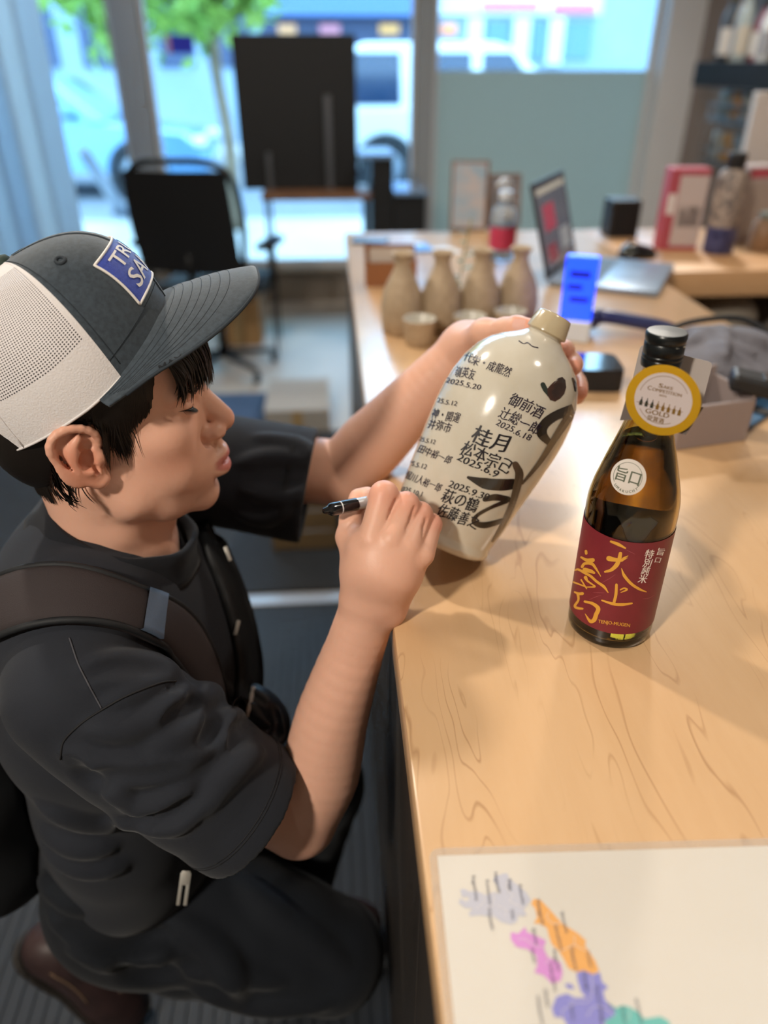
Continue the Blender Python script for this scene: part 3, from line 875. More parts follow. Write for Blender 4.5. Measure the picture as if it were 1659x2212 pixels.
slab(plane_surf(tagc - tn * 0.0085, unit(tn + np.array([0, 0, 0.25]))), [(1351, 866), (1520, 880), (1481, 940), (1432, 925), (1372, 906), (1339, 908)], 'folded_flap', M_CARDI, bottle, 0.0006)
ang = math.radians(14)
uu = np.array([math.cos(ang), math.sin(ang)]); vv = np.array([math.sin(ang), -math.cos(ang)])   # right, up in pixels
mc = np.array([1433.0, 864.0]); ra, rb = 82.0, 76.0
def disc(a, b, n=72): return [mc + a * math.cos(t) * uu + b * math.sin(t) * vv for t in np.linspace(0, 2 * math.pi, n, endpoint=False)]
medal = slab(fp, disc(ra, rb), 'medal_tag', M_FOIL, bottle, 0.0008)
slab(lambda P, off=0: fp(P, off + 0.0008), disc(0.765 * ra, 0.775 * rb), 'medal_face', mat('medal_paper', 'b5a8a6', 0.45), medal, 0.0002)
ms = lambda P, off=0.0: fp(P, 0.0011 + off)
M_MP = mat('dark_gold_print', '7a5a22', 0.35, 0.4)
M_MD = mat('dark_green_print', '2a2c22', 0.35, 0.4)
def mp_(x, y): return np.array((1320 + x / 7.54, 690 + y / 7.54))
for s_, a, b, sz, mm in (('S', (778, 1065), (845, 1085), 13, M_MP), ('AKE', (850, 1092), (1010, 1128), 9.5, M_MP), ('C', (598, 1100), (660, 1118), 13, M_MP), ('OMPETITION', (672, 1130), (1150, 1238), 10, M_MP), ('2025', (780, 1225), (905, 1255), 5.6, M_MP), ('GOLD', (562, 1475), (945, 1570), 14.5, M_MP), ('受賞酒', (590, 1590), (860, 1660), 12.5, M_MP)):
    px_text(ms, s_, mp_(*a), mp_(*b), sz, 'medal_print', mm, medal, 0, 0.0, 0, bold=0.022)
for i in range(8):
    c = mp_(492 + i * 89, 1330 + i * 25)
    out = [(-3.6, -9), (3.6, -9), (3.9, -2), (2.6, 3), (1.0, 6), (0.9, 11), (-0.9, 11), (-1.0, 6), (-2.6, 3), (-3.9, -2)]
    flat_poly(ms, [c + 0.92 * x * uu + 0.92 * (y) * vv for x, y in out], 'bottle_icon', M_MD if i < 3 else M_MP, medal, 0.0)
px_strokes(ms, [([mp_(415, 1335), mp_(1165, 1505)], [1.0, 1.0])], 'medal_line', M_MP, medal, 0)
px_strokes(ms, [([mc + 0.66 * ra * math.cos(t) * uu + 0.68 * rb * math.sin(t) * vv for t in np.radians(np.linspace(170, 30, 24))], [1.0] * 3)], 'medal_line', M_MP, medal, 0)
px_strokes(ms, [([mc + 0.66 * ra * math.cos(t) * uu + 0.68 * rb * math.sin(t) * vv for t in np.radians(np.linspace(215, 300, 18))], [1.0] * 3)], 'medal_line', M_MP, medal, 0)

# ------------------------------------------------------------------ laminated map sheet
def qp(x, y): return (900 + x / 2.186, 1780 + y / 2.186)
lc = WZ(925, 1833, CT); lu = unit(WZ(1659, 1811, CT) - lc); lv = np.cross(lu, (0, 0, 1.0))
sheet = empty('map_sheet', tuple(lc + np.array([0, 0, 0.0])), 'laminated sheet with a coloured map of Japan on the counter', 'map sheet')
def rect(o, a, b, r, n=5):
    pts = []
    for cx_, cy_, s0 in ((r, r, 180), (a - r, r, 270), (a - r, b - r, 0), (r, b - r, 90)):
        for t in np.radians(np.linspace(s0, s0 + 90, n)):
            pts.append((cx_ + r * math.cos(t), cy_ + r * math.sin(t)))
    return pts
SM = frame(lc + np.array([0, 0, 0.0002]), lu, lv, (0, 0, -1.0))
def sheet_slab(o, a, b, r, z0, z1, name, m, par=sheet):
    mb = MB(); mb.prism([(x + o[0], y + o[1]) for x, y in rect(None, a, b, r)], -z1, -z0, SM)
    return mb.build(name, m, par)
lam = bpy.data.materials.new('clear_laminate'); lam.use_nodes = True
_n = lam.node_tree; _b = _n.nodes['Principled BSDF']; _b.inputs['Base Color'].default_value = (0.72, 0.66, 0.58, 1); _b.inputs['Roughness'].default_value = 0.35; _b.inputs['Alpha'].default_value = 0.22
MATS['clear_laminate'] = lam
sheet_slab((0, 0), 0.446, 0.325, 0.008, 0.0, 0.0002, 'laminate', lam)
pp = WZ(*qp(97, 153), CT) - lc
paper = sheet_slab((float(pp @ lu), float(pp @ lv)), 0.42, 0.297, 0.0006, 0.0003, 0.0005, 'paper', mat('white_map_paper', 'cdc7be', 0.6, noise=(12, 'c7c0b5', 0.5)))
msf = plane_surf(lc + np.array([0, 0, 0.0009]), (0, 0, 1))
regions = [('b4b4c0', [(205, 310), (225, 305), (245, 318), (285, 318), (330, 335), (365, 320), (395, 330), (385, 300), (360, 265), (370, 245), (395, 240), (410, 232), (430, 235), (435, 255), (480, 290), (520, 325), (540, 360), (520, 385), (505, 400), (520, 430), (500, 437), (480, 430), (475, 460), (445, 475), (400, 462), (370, 440), (300, 430), (250, 435), (248, 415), (265, 400), (225, 395), (198, 372), (205, 350), (230, 365), (250, 360), (245, 345), (215, 345)]),
 ('dda25e', [(540, 375), (555, 352), (585, 358), (610, 385), (635, 410), (660, 440), (690, 470), (720, 490), (760, 515), (800, 550), (795, 575), (820, 610), (845, 650), (862, 695), (830, 710), (790, 690), (755, 700), (715, 680), (695, 640), (672, 600), (640, 570), (625, 530), (615, 490), (580, 470), (553, 470), (570, 440), (560, 400)]),
 ('c989c6', [(445, 510), (480, 518), (512, 485), (520, 510), (560, 525), (610, 550), (600, 590), (625, 630), (680, 655), (690, 700), (680, 740), (640, 755), (600, 715), (555, 700), (570, 670), (565, 620), (520, 590), (470, 580), (445, 545)]),
 ('8583c4', [(755, 702), (790, 692), (835, 712), (865, 700), (875, 745), (905, 772), (880, 790), (890, 830), (940, 880), (935, 905), (890, 930), (880, 985), (730, 985), (690, 915), (650, 910), (638, 870), (660, 815), (710, 800), (745, 820), (800, 820), (775, 790), (760, 740)]),
 ('8583c4', [(698, 756), (725, 753), (748, 775), (735, 780), (712, 775)]),
 ('68b0aa', [(890, 835), (940, 870), (970, 855), (1010, 865), (1050, 890), (1075, 920), (1150, 908), (1190, 930), (1215, 990), (900, 985), (890, 930), (935, 905), (940, 885)])]
for i, (c, pts) in enumerate(regions):
    flat_poly(msf, [qp(*p) for p in pts], 'map_region', mat('map_ink_' + c, c, 0.6), paper)
M_MAPL = mat('map_border_white', 'd6d0cc', 0.6)
ms2 = lambda P, off=0.0: msf(P, 0.0002)
for pts in ([(320, 325), (315, 370), (280, 400)], [(365, 325), (360, 385), (330, 395), (370, 440)], [(435, 255), (425, 300), (455, 340), (440, 365), (500, 395)], [(380, 385), (420, 405), (415, 440)],
            [(625, 415), (615, 440), (640, 470), (690, 470)], [(680, 600), (740, 570), (745, 530)], [(740, 570), (800, 600)], [(480, 545), (510, 545), (560, 575), (600, 580)], [(600, 585), (620, 635), (610, 660)], [(825, 715), (830, 790), (805, 840), (720, 840)], [(805, 910), (835, 865), (890, 870), (935, 905)], [(690, 915), (690, 880), (740, 850)], [(1010, 870), (1000, 930)]):
    px_strokes(ms2, [([qp(*p) for p in pts], [1.1] * 3)], 'map_border', M_MAPL, paper, 0)
ms3 = lambda P, off=0.0: msf(P, 0.0004)
for s_, a, b in (('Kagoshima', (268, 245), (285, 362)), ('Nagasaki', (372, 228), (392, 325)), ('Kumamoto', (333, 265), (350, 382)), ('Miyazaki', (341, 400), (361, 500)), ('Saga', (438, 260), (448, 315)), ('Fukuoka', (487, 288), (507, 380)), ('Oita', (449, 405), (459, 450)), ('Yamaguchi', (572, 352), (597, 475)), ('Shimane', (685, 415), (712, 515)), ('Hiroshima', (656, 478), (686, 596)), ('Okayama', (730, 580), (756, 692)), ('Tottori', (806, 600), (826, 676)), ('Ehime', (551, 495), (568, 570)), ('Kochi', (546, 590), (558, 655)), ('Kagawa', (650, 595), (673, 692)), ('Tokushima', (630, 652), (658, 792)), ('Hyogo', (790, 702), (811, 792)), ('Kyoto', (851, 765), (867, 852)), ('Osaka', (606, 780), (623, 866)), ('Wakayama', (570, 810), (598, 948)), ('Nara', (731, 860), (743, 926)), ('Shiga', (866, 862), (882, 942)), ('Fukui', (971, 865), (987, 942)), ('Ishikawa', (1036, 825), (1067, 946))):
    px_text(ms3, s_, qp(*a), qp(*b), 11.5, 'map_name', mat('map_text_grey', '5a5a66', 0.6), paper, 0, 0, 0)

# ================================================================== PERSON
HR = np.array([[0.9747208792416769, -0.2230647992711336, -0.012700507724537229], [0.134188352755528, 0.539014790367023, 0.831538659203739], [-0.17864124259277342, -0.8122223532332282, 0.5553216683627489]])
HT = np.array([-0.26224436287682684, 0.09028514145296458, -0.6891971497164198])
def H(P):
    """head-local metres (x forward, y left, z up) -> world"""
    P = np.atleast_2d(np.asarray(P, float)); return C2W(P @ HR.T + HT)
def Hm(*p): return H(np.array([p]) / 1000.0)[0]
HX, HY, HZ = (unit(H([np.eye(3)[i]])[0] - H([[0, 0, 0]])[0]) for i in range(3))
person = empty('person', (-0.30, 0.66, 0.0), 'young man in black clothes crouching at the counter, writing on the jar', 'person')

# ------------------------------------------------------------------ head
mm = 0.001
hv = Vol(np.array((-118, -98, -172)) * mm, np.array((130, 98, 142)) * mm, 1.6 * mm)
def E_(c, r, k=8, op='add', both=True, R=None):
    for sg in ((1, -1) if both and c[1] != 0 else (1,)):
        RR = R
        if R is not None and sg < 0:
            RR = np.diag([1, -1, 1.0]) @ R @ np.diag([1, -1, 1.0])
        hv.ell(np.array((c[0], c[1] * sg, c[2])) * mm, np.array(r) * mm, RR, k * mm, op)
def K_(pts, rs, k=6, op='add', both=True, n=None):
    for sg in ((1, -1) if both else (1,)):
        hv.chain([np.array((p[0], p[1] * sg, p[2])) * mm for p in pts], [r * mm for r in rs], k * mm, op, n)
E_((-6, 0, 44), (98, 74, 84))
E_((30, 0, 36), (66, 57, 62), 8)
E_((36, 0, -18), (58, 56, 74), 8)
E_((48, 37, -10), (33, 27, 30), 10)                 # cheekbones
E_((46, 34, -42), (38, 27, 38), 10)                 # cheeks
K_([(6, 50, -40), (16, 50, -64), (44, 36, -84), (74, 14, -94)], [17, 15, 10, 11], 22)   # jaw
E_((46, 0, -66), (44, 43, 37), 12)
E_((80, 0, -93), (13, 20, 12), 18)                  # chin
E_((72, 0, -54), (28, 37, 32), 14)                  # muzzle
K_([(70, 47, 31), (82, 33, 36), (87, 12, 34)], [5, 6, 6], 10)   # brow
E_((101, 33, 17), (13, 16, 9), 8, 'sub')           # eye sockets
E_((71.0, 32, 18), (14.0, 14.5, 13.0), 4)           # lids over eyeballs
E_((77, 31, 29), (10, 14, 4), 6)                     # upper lid fold
def lidp(y, z, o=0.0): return (71.0 + o + 14.0 * math.sqrt(max(1 - ((y - 32) / 14.5) ** 2 - ((z - 18) / 13.0) ** 2, 0.004)), y, z)
def lash_z(y): return 11.0 + 0.20 * (y - 20) - 1.5 * math.sin(math.pi * (y - 20) / 27)
K_([lidp(y, lash_z(y)) for y in np.linspace(19, 45.5, 8)], [0.9, 1.3, 1.5, 1.5, 1.5, 1.4, 1.2, 0.9], 1.2, 'sub')   # lash line
K_([lidp(y, 22.0 + 0.03 * y, 1.0) for y in np.linspace(20, 44, 7)], [0.8, 1.0, 1.1, 1.1, 1.1, 1.0, 0.8], 2, 'sub')   # lid crease
K_([(83, 0, 24), (93, 0, 6), (107, 0, -12)], [7.0, 7.0, 8.5], 8, both=False, n=8)     # nose bridge
E_((110, 0, -17), (9.5, 10.5, 8.8), 8)              # nose tip
E_((99, 12.5, -24), (11, 6.8, 8.2), 5)              # wings
K_([(110, 0, -22), (101, 0, -33)], [5, 5], 6, both=False)
K_([(90, 21.5, -16), (86, 22.5, -26), (90, 18.5, -34)], [0.9, 1.1, 0.9], 6, 'sub', n=8)     # wing crease
E_((105, 6.5, -31.5), (5.5, 3.0, 3.2), 2, 'sub')    # nostrils
K_([(100, 0, -36), (103, 0, -48)], [2.5, 2.2], 6, 'sub', both=False)
K_([(99, 5.5, -36), (104, 6, -48)], [3, 3], 6)
K_([(85, 25, -58.5), (94, 17, -55), (101, 8, -51.5), (103.5, 0, -53)], [2.5, 4.6, 5.4, 5.4], 4, n=10)    # upper lip
K_([(85, 24, -60), (94, 17, -63.5), (100.5, 9, -66), (102.5, 0, -66.5)], [2.5, 5.2, 6.2, 6.4], 4, n=10)  # lower lip
K_([(83, 27, -59.5), (92, 20, -59.6), (104, 9, -59), (109, 0, -58.5)], [0.9, 1.1, 1.2, 1.2], 2, 'sub', n=10)
E_((101, 0, -79), (8, 16, 5), 9, 'sub')
# neck
K_([(-22, 0, -20), (-16, 0, -70), (-14, 0, -120), (-16, 0, -168)], [54, 52, 54, 60], 8, both=False, n=8)
K_([(-14, 52, -45), (2, 42, -100), (26, 20, -150)], [13, 12, 10], 18)
E_((36, 0, -116), (11, 11, 13), 14)
# ears
def ear(sg):
    f = lambda x, y, z: np.array((3 + (x - 3) * 0.88, sg * (75 + (y - 75) * 0.85), -2 + (z + 2) * 0.86)) * mm
    ex = unit(np.array((-0.86, sg * 0.50, 0.12))); ez = unit(np.array((-0.30, 0.0, 0.95))); ez = unit(ez - ex * (ez @ ex)); ey = np.cross(ez, ex)
    Re = np.stack([ex, ey, ez], 1)
    hv.ell(f(-16, 80, 2), np.array((20, 4.0, 29)) * mm, Re, 5 * mm)
    hv.ell(f(-3, 75, -25), np.array((10, 4.5, 11)) * mm, Re, 5 * mm)
    hv.ell(f(-8, 75, 2), np.array((13, 9, 18)) * mm, Re, 8 * mm)
    hv.chain([f(7, 74.5, 10), f(4, 78, 24), f(-10, 83, 33), f(-26, 88, 31), f(-35, 90.5, 18), f(-32, 88.5, 2), f(-23, 84.5, -13), f(-13, 80, -26), f(-3, 76, -34), f(4, 73, -30)], np.array((2.4, 2.8, 3.2, 3.4, 3.4, 3.2, 2.9, 3.0, 4.0, 3.5)) * mm, 3 * mm, n=22)
    hv.chain([f(-26, 89.5, 24), f(-29, 89.5, 10), f(-24, 86.5, -4), f(-15, 82.5, -15)], np.array((1.5, 1.8, 1.8, 1.4)) * mm, 4 * mm, 'sub', n=10)   # scapha
    hv.chain([f(-10, 82.5, 22), f(-17, 84, 10), f(-18, 83, -4), f(-11, 80.5, -14), f(-3, 78, -17)], np.array((3.0, 3.4, 3.4, 3.2, 2.8)) * mm, 4 * mm, n=12)   # antihelix
    hv.ell(f(-7, 82, -3), np.array((7.5, 8, 9)) * mm, Re, 4 * mm, 'sub')     # concha
    hv.ell(f(-4, 83, 12), np.array((6.5, 6, 5)) * mm, Re, 3 * mm, 'sub')
    hv.ell(f(4.5, 75.5, -4), np.array((4.6, 4.6, 7)) * mm, None, 4 * mm)        # tragus
    hv.ell(f(-2, 79, -16), np.array((2.4, 4, 5)) * mm, Re, 2 * mm, 'sub')
ear(-1); ear(1)
hV, hQ = hv.mesh()
# skin tint, head-local
SK = np.array(lin('d6a58e')); LIP = np.array(lin('b0605c')); RED = np.array(lin('c67a5e')); STUB = np.array(lin('98786a'))
def blob(P, c, r):
    q = (P - np.array(c) * mm) / (np.array(r) * mm); return np.exp(-(q ** 2).sum(1))
Pl = hV
C = np.tile(SK, (len(Pl), 1))
def paint(w, col): 
    global C
    C = C * (1 - w[:, None]) + np.array(col) * w[:, None]
ab = Pl.copy(); ab[:, 1] = np.abs(ab[:, 1])
paint(0.6 * np.clip(blob(ab, (-12, 82, -8), (22, 14, 34)) * 1.3, 0, 1), RED)
paint(0.45 * blob(ab, (56, 46, -24), (24, 22, 20)), RED)
paint(0.5 * blob(ab, (112, 0, -18), (12, 14, 12)), RED)
paint(0.40 * np.clip(blob(ab, (100, 10, -43), (16, 22, 9)) + blob(ab, (84, 8, -88), (20, 24, 16)) + 0.8 * blob(ab, (60, 40, -84), (26, 16, 16)), 0, 1), STUB)
zl = Pl[:, 2] / mm; yl = np.abs(Pl[:, 1]) / mm; xl = Pl[:, 0] / mm
lipm = np.clip((1 - yl / 25.5) * 6, 0, 1) * np.clip((xl - 82) / 4, 0, 1)
top = -47.5 - 0.012 * yl ** 1.9 * (yl > 4) * 0.9; bot = -71.5 + 0.018 * yl ** 2
lipm *= np.clip((top - zl) / 1.5, 0, 1) * np.clip((zl - bot) / 2, 0, 1)
paint(0.85 * lipm, LIP)
M_SKIN = use_vcol(mat('skin', 'c08a6c', 0.45, spec=0.4, sss=0.15, bump=(300, 0.12, 0.001)))
head_tint = C.copy()

# ------------------------------------------------------------------ joints
SH_R = W(140, 1500, 0.655); EL_R = W(645, 1765, 0.795); WR_R = W(803, 1290, 0.700)
SH_L = W(300, 985, 0.93); EL_L = W(742, 1022, 0.955); WR_L = W(1008, 752, 0.850)
HIPC = np.array([-0.29, 0.68, 0.52])
NECK = Hm(-44, 0, -165)

# ------------------------------------------------------------------ right forearm and hand
def vol_around(pts, m, h):
    P = np.array(pts); return Vol(P.min(0) - m, P.max(0) + m, h)
U_R = EL_R + (SH_R - EL_R) * 0.45
rd = 0.655
def hp(x, y, d): return W(660 + x / 4.88, 980 + y / 4.88, d)     # from the hand crop
I_M, M_M, R_M, P_M = hp(700, 900, 0.662), hp(905, 905, 0.659), hp(1085, 960, 0.662), hp(1235, 1060, 0.668)
I_P, M_P, R_P, P_P = hp(828, 440, 0.668), hp(1060, 545, 0.672), hp(1205, 640, 0.680), hp(1322, 745, 0.688)
rv = vol_around([U_R, EL_R, WR_R, I_P, P_P, hp(440, 500, 0.70), hp(1150, 600, 0.74)], 0.055, 0.0017)
el_b = EL_R + unit(EL_R - (SH_R + WR_R) / 2) * 0.006
rv.chain([U_R, EL_R], [0.044, 0.040], 0.02)
fa = [EL_R, EL_R + (WR_R - EL_R) * 0.22 + RT * 0.006, EL_R + (WR_R - EL_R) * 0.5, EL_R + (WR_R - EL_R) * 0.8, WR_R]
rv.chain(fa, [0.040, 0.0420, 0.0365, 0.0285, 0.0262], 0.0008, n=24)
rv.ell(el_b, (0.030, 0.030, 0.030), None, 0.02)
# wrist and palm
latr = unit(hp(1235, 1060, rd) - hp(700, 900, rd))
rv.chain([hp(570, 1480, 0.693), hp(590, 1250, 0.682), hp(620, 1050, 0.675)], [0.0160, 0.0155, 0.0155], 0.016)
rv.chain([hp(900, 1500, 0.695), hp(985, 1300, 0.684), hp(1105, 1120, 0.681)], [0.0155, 0.0155, 0.0155], 0.016)
rv.chain([hp(740, 1480, 0.692), hp(770, 1200, 0.672), hp(800, 980, 0.668)], [0.0195, 0.020, 0.018], 0.016)
rv.chain([hp(840, 1480, 0.694), hp(920, 1250, 0.674), hp(1000, 1040, 0.670)], [0.019, 0.019, 0.0175], 0.016)
rv.ell(hp(905, 1690, 0.698), (0.011, 0.011, 0.011), None, 0.012)       # ulna head
for a in (I_M, M_M, R_M, P_M):
    rv.ell(a + FW * 0.001, (0.0105, 0.0105, 0.0105), None, 0.008)
# tendons
for a, b in ((hp(690, 1300, 0.668), I_M), (hp(770, 1320, 0.666), M_M), (hp(850, 1330, 0.668), R_M)):
    rv.chain([a + FW * 0.006, b + FW * 0.006], [0.004, 0.005], 0.012)
# fingers: knuckle -> middle joint -> curled end, behind
I_D = hp(720, 470, 0.700); M_D = hp(1000, 620, 0.704); R_D = hp(1120, 720, 0.708); P_D = hp(1240, 830, 0.708)
I_T = hp(640, 470, 0.712); M_T = hp(900, 700, 0.708); R_T = hp(1020, 820, 0.702); P_T = hp(1140, 920, 0.700)
k = 0.0014
rv.chain([I_M, I_P], [0.0126, 0.0128], 0.002); rv.ell(I_P, (0.0130,) * 3, None, 0.004)
rv.chain([M_M, M_P], [0.0125, 0.0122], k); rv.ell(M_P, (0.0124,) * 3, None, 0.003)
rv.chain([R_M, R_P], [0.0120, 0.0115], k); rv.ell(R_P, (0.0116,) * 3, None, 0.003)
rv.chain([P_M, P_P], [0.0108, 0.0100], k); rv.ell(P_P, (0.0102,) * 3, None, 0.003)
for a, b, c, r in ((I_P, I_D, I_T, 0.0095), (M_P, M_D, M_T, 0.0094), (R_P, R_D, R_T, 0.0088), (P_P, P_D, P_T, 0.0078)):
    rv.chain([a, b, c], [r * 1.03, r * 0.95, r * 0.82], k)
# creases between the fingers
for pts in ([(945, 490), (900, 600), (862, 700)], [(1150, 560), (1110, 680), (1052, 800)], [(1270, 690), (1245, 780), (1222, 880)]):
    pw = rv.cast([(660 + x / 4.88, 980 + y / 4.88) for x, y in pts])
    if not np.isnan(pw).any():
        rv.chain(pw + FW * 0.001, [0.0014, 0.0016, 0.0006], 0.002, 'sub')
# thumb
T0, T1, T2, T3 = hp(560, 1200, 0.690), hp(462, 880, 0.694), hp(482, 690, 0.700), hp(560, 470, 0.712)
T4 = hp(520, 440, 0.716)
rv.chain([T0, T1], [0.0135, 0.0125], 0.012)
rv.chain([T1, T2, T3], [0.0122, 0.0108, 0.0088], 0.004)
rv.chain([T3, hp(650, 440, 0.712)], [0.0088, 0.0085], 0.003)
rv.chain([hp(600, 930, 0.674), hp(520, 860, 0.692)], [0.012, 0.011], 0.010)
rV, rQ = rv.mesh()

# ------------------------------------------------------------------ left forearm and hand on the jar neck
def gp(x, y, d): return W(960 + x / 4.88, 640 + y / 4.88, d)
U_L = EL_L + (SH_L - EL_L) * 0.5
lv_ = vol_around([U_L, EL_L, WR_L, gp(930, 300, 0.75), gp(1430, 1000, 0.82), gp(900, 700, 0.82)], 0.055, 0.0018)
lv_.chain([U_L, EL_L], [0.044, 0.042], 0.02)
lv_.chain([EL_L, EL_L + (WR_L - EL_L) * 0.25, EL_L + (WR_L - EL_L) * 0.6, WR_L], [0.041, 0.0425, 0.035, 0.0275], 0.0008, n=24)
lv_.ell(EL_L + unit(EL_L - (SH_L + WR_L) / 2) * 0.006, (0.030,) * 3, None, 0.02)
# back of hand passes behind the shoulder of the jar
KN = [gp(760, 360, 0.835), gp(930, 470, 0.842), gp(1060, 560, 0.842), gp(1150, 680, 0.838)]
for q, rr in zip(KN, (0.0155, 0.016, 0.0155, 0.014)):
    lv_.chain([WR_L + FW * 0.004, q], [0.022, rr], 0.016)
# thumb along the top of the shoulder
lv_.chain([gp(250, 500, 0.826), gp(420, 385, 0.790), gp(640, 342, 0.768)], [0.0165, 0.0125, 0.0108], 0.014)
lv_.chain([gp(640, 342, 0.768), gp(760, 338, 0.756), gp(880, 338, 0.750)], [0.0108, 0.0118, 0.0102], 0.006)
# fingers around the neck
FT = [(gp(1235, 575, 0.752), gp(1265, 560, 0.790)), (gp(1345, 750, 0.752), gp(1350, 700, 0.792)), (gp(1425, 1015, 0.768), gp(1400, 900, 0.806))]
for (tip, mid), kn, rr in zip(FT, (KN[0], KN[1], KN[2]), (0.0098, 0.0100, 0.0092)):
    lv_.chain([kn, (kn + mid) / 2 + FW * 0.012 + RT * 0.008, mid, tip], [rr * 1.25, rr * 1.08, rr, rr * 0.90], 0.003, n=10)
lv_.chain([KN[3], gp(1330, 930, 0.835), gp(1400, 1060, 0.815)], [0.011, 0.009, 0.0085], 0.004)
# keep the hand outside the jar
zz = [jar_s.o + jar_s.a * z for z in np.linspace(0.10, 0.2517, 60) * JS]
rr_ = np.interp(np.linspace(0.10, 0.2517, 60) * JS, jar_s.Zs, jar_s.Rs)
for q, r in zip(zz, rr_):
    sl, X, Y, Z = lv_.reg(q - r - 0.01, q + r + 0.01)
    ax = (X - q[0]) * jar_s.a[0] + (Y - q[1]) * jar_s.a[1] + (Z - q[2]) * jar_s.a[2]
    rad = np.sqrt(np.maximum((X - q[0]) ** 2 + (Y - q[1]) ** 2 + (Z - q[2]) ** 2 - ax ** 2, 0))
    e = np.maximum(rad - r, np.abs(ax) - 0.0016).astype(np.float32)
    lv_.d[sl] = np.maximum(lv_.d[sl], -e + 0.0004)
lV, lQ = lv_.mesh()
# hidden trunk that joins head and arms inside the shirt
tv = Vol((-0.60, 0.35, 0.40), (0.0, 1.0, 1.1), 0.008)
tv.chain([NECK, NECK * 0.5 + HIPC * 0.5, HIPC], [0.050, 0.07, 0.07], 0.03)
tv.chain([SH_R, NECK * 0.9 + HIPC * 0.1, SH_L], [0.040, 0.05, 0.040], 0.03)
tv.chain([SH_R, U_R], [0.040, 0.040], 0.02); tv.chain([SH_L, U_L], [0.040, 0.040], 0.02)
tV, tQ = tv.mesh()
def skin_arm(V, tips):
    C = np.tile(SK, (len(V), 1)); w = np.zeros(len(V))
    for t in tips:
        w = np.maximum(w, np.exp(-((V - t) ** 2).sum(1) / 0.014 ** 2))
    return C * (1 - 0.7 * w[:, None]) + np.array(lin('cc7560')) * 0.7 * w[:, None]
allV = [H(hV), rV, lV, tV]; off = np.cumsum([0] + [len(v) for v in allV])
allQ = np.vstack([q + o for q, o in zip((hQ, rQ, lQ, tQ), off)])
allC = np.vstack([head_tint, skin_arm(rV, [I_P, M_P, R_P, P_P]), skin_arm(lV, [f[0] for f in FT] + [gp(880, 338, 0.75)]), np.tile(SK, (len(tV), 1))])
body = quads('body', np.vstack(allV), allQ, M_SKIN, person)
vcol(body, allC)
# thumb nail
def nail(c, nrm, fwd, a, b, name):
    nrm = unit(nrm); fwd = unit(fwd - nrm * (fwd @ nrm)); sd = np.cross(nrm, fwd); V = []; n = 9
    for i in range(n):
        for j in range(n):
            u, v = (i / (n - 1) - .5) * 2, (j / (n - 1) - .5) * 2
            rr = 1.0 / max(1.0, (abs(u) ** 3 + abs(v) ** 3) ** (1 / 3.0))
            u, v = u * rr, v * rr
            V.append(c + fwd * u * a + sd * v * b - nrm * (v * v * 0.28 * b + max(u, 0) ** 2 * 0.1 * a))
    return raw(name, V, [(i * n + j, i * n + j + 1, (i + 1) * n + j + 1, (i + 1) * n + j) for i in range(n - 1) for j in range(n - 1)], mat('finger_nail', 'd6a79a', 0.25, coat=0.4), person)
nc = lv_.cast([(960 + 800 / 4.88, 640 + 295 / 4.88)])[0]
if not np.isnan(nc).any():
    ng = lv_.grad(nc)[0]
    nail(nc + ng * 0.0004, ng, gp(900, 310, .75) - gp(700, 310, .76), 0.0078, 0.0058, 'thumb_nail')

# ================================================================== CLOTHES
def sub_half(v, c, axis, R, k=0.002):
    """cuts away what lies beyond the disc (c, axis, R)"""
    axis = unit(axis)
    sl, X, Y, Z = v.reg(c - R * 1.3, c + R * 1.3)
    ax = (X - c[0]) * axis[0] + (Y - c[1]) * axis[1] + (Z - c[2]) * axis[2]
    rad = np.sqrt(np.maximum((X - c[0]) ** 2 + (Y - c[1]) ** 2 + (Z - c[2]) ** 2 - ax ** 2, 0))
    e = np.maximum(rad - R, -ax).astype(np.float32)
    v.put(sl, e, k, 'sub')
SC_R = W(166, 1492, 0.660)
OC_R = W(536, 1752, 0.742); OC_L = W(668, 1050, 0.942)
sv = Vol((-0.62, 0.36, 0.42), (0.10, 1.02, 1.10), 0.0034)
sv.chain([SC_R + [0, 0, 0.004], NECK * 0.55 + SH_R * 0.45 + [0, 0, 0.0], NECK + [-0.006, 0, -0.022], NECK * 0.55 + SH_L * 0.45, SH_L], [0.058, 0.066, 0.076, 0.066, 0.062], 0.03)
sv.ell((-0.262, 0.655, 0.850), (0.122, 0.180, 0.175), None, 0.04)
sv.ell((-0.225, 0.68, 0.80), (0.110, 0.150, 0.15), None, 0.04)
sv.ell((-0.275, 0.665, 0.66), (0.112, 0.165, 0.21), None, 0.04)
sv.ell((-0.295, 0.675, 0.54), (0.120, 0.155, 0.10), None, 0.04)
axR = unit(OC_R - SH_R); axL = unit(OC_L - SH_L)
sv_torso = Vol((-0.62, 0.36, 0.42), (-0.612, 0.368, 0.428), 0.0034); sv_torso.lo, sv_torso.n, sv_torso.ax = sv.lo, sv.n, sv.ax; sv_torso.d = sv.d.copy()
sv.chain([SC_R, SC_R * 0.6 + OC_R * 0.4, OC_R + axR * 0.03], [0.062, 0.068, 0.0675], 0.006, n=8)
sv.chain([SH_L, SH_L * 0.5 + OC_L * 0.5, OC_L + axL * 0.03], [0.066, 0.068, 0.072], 0.012, n=8)
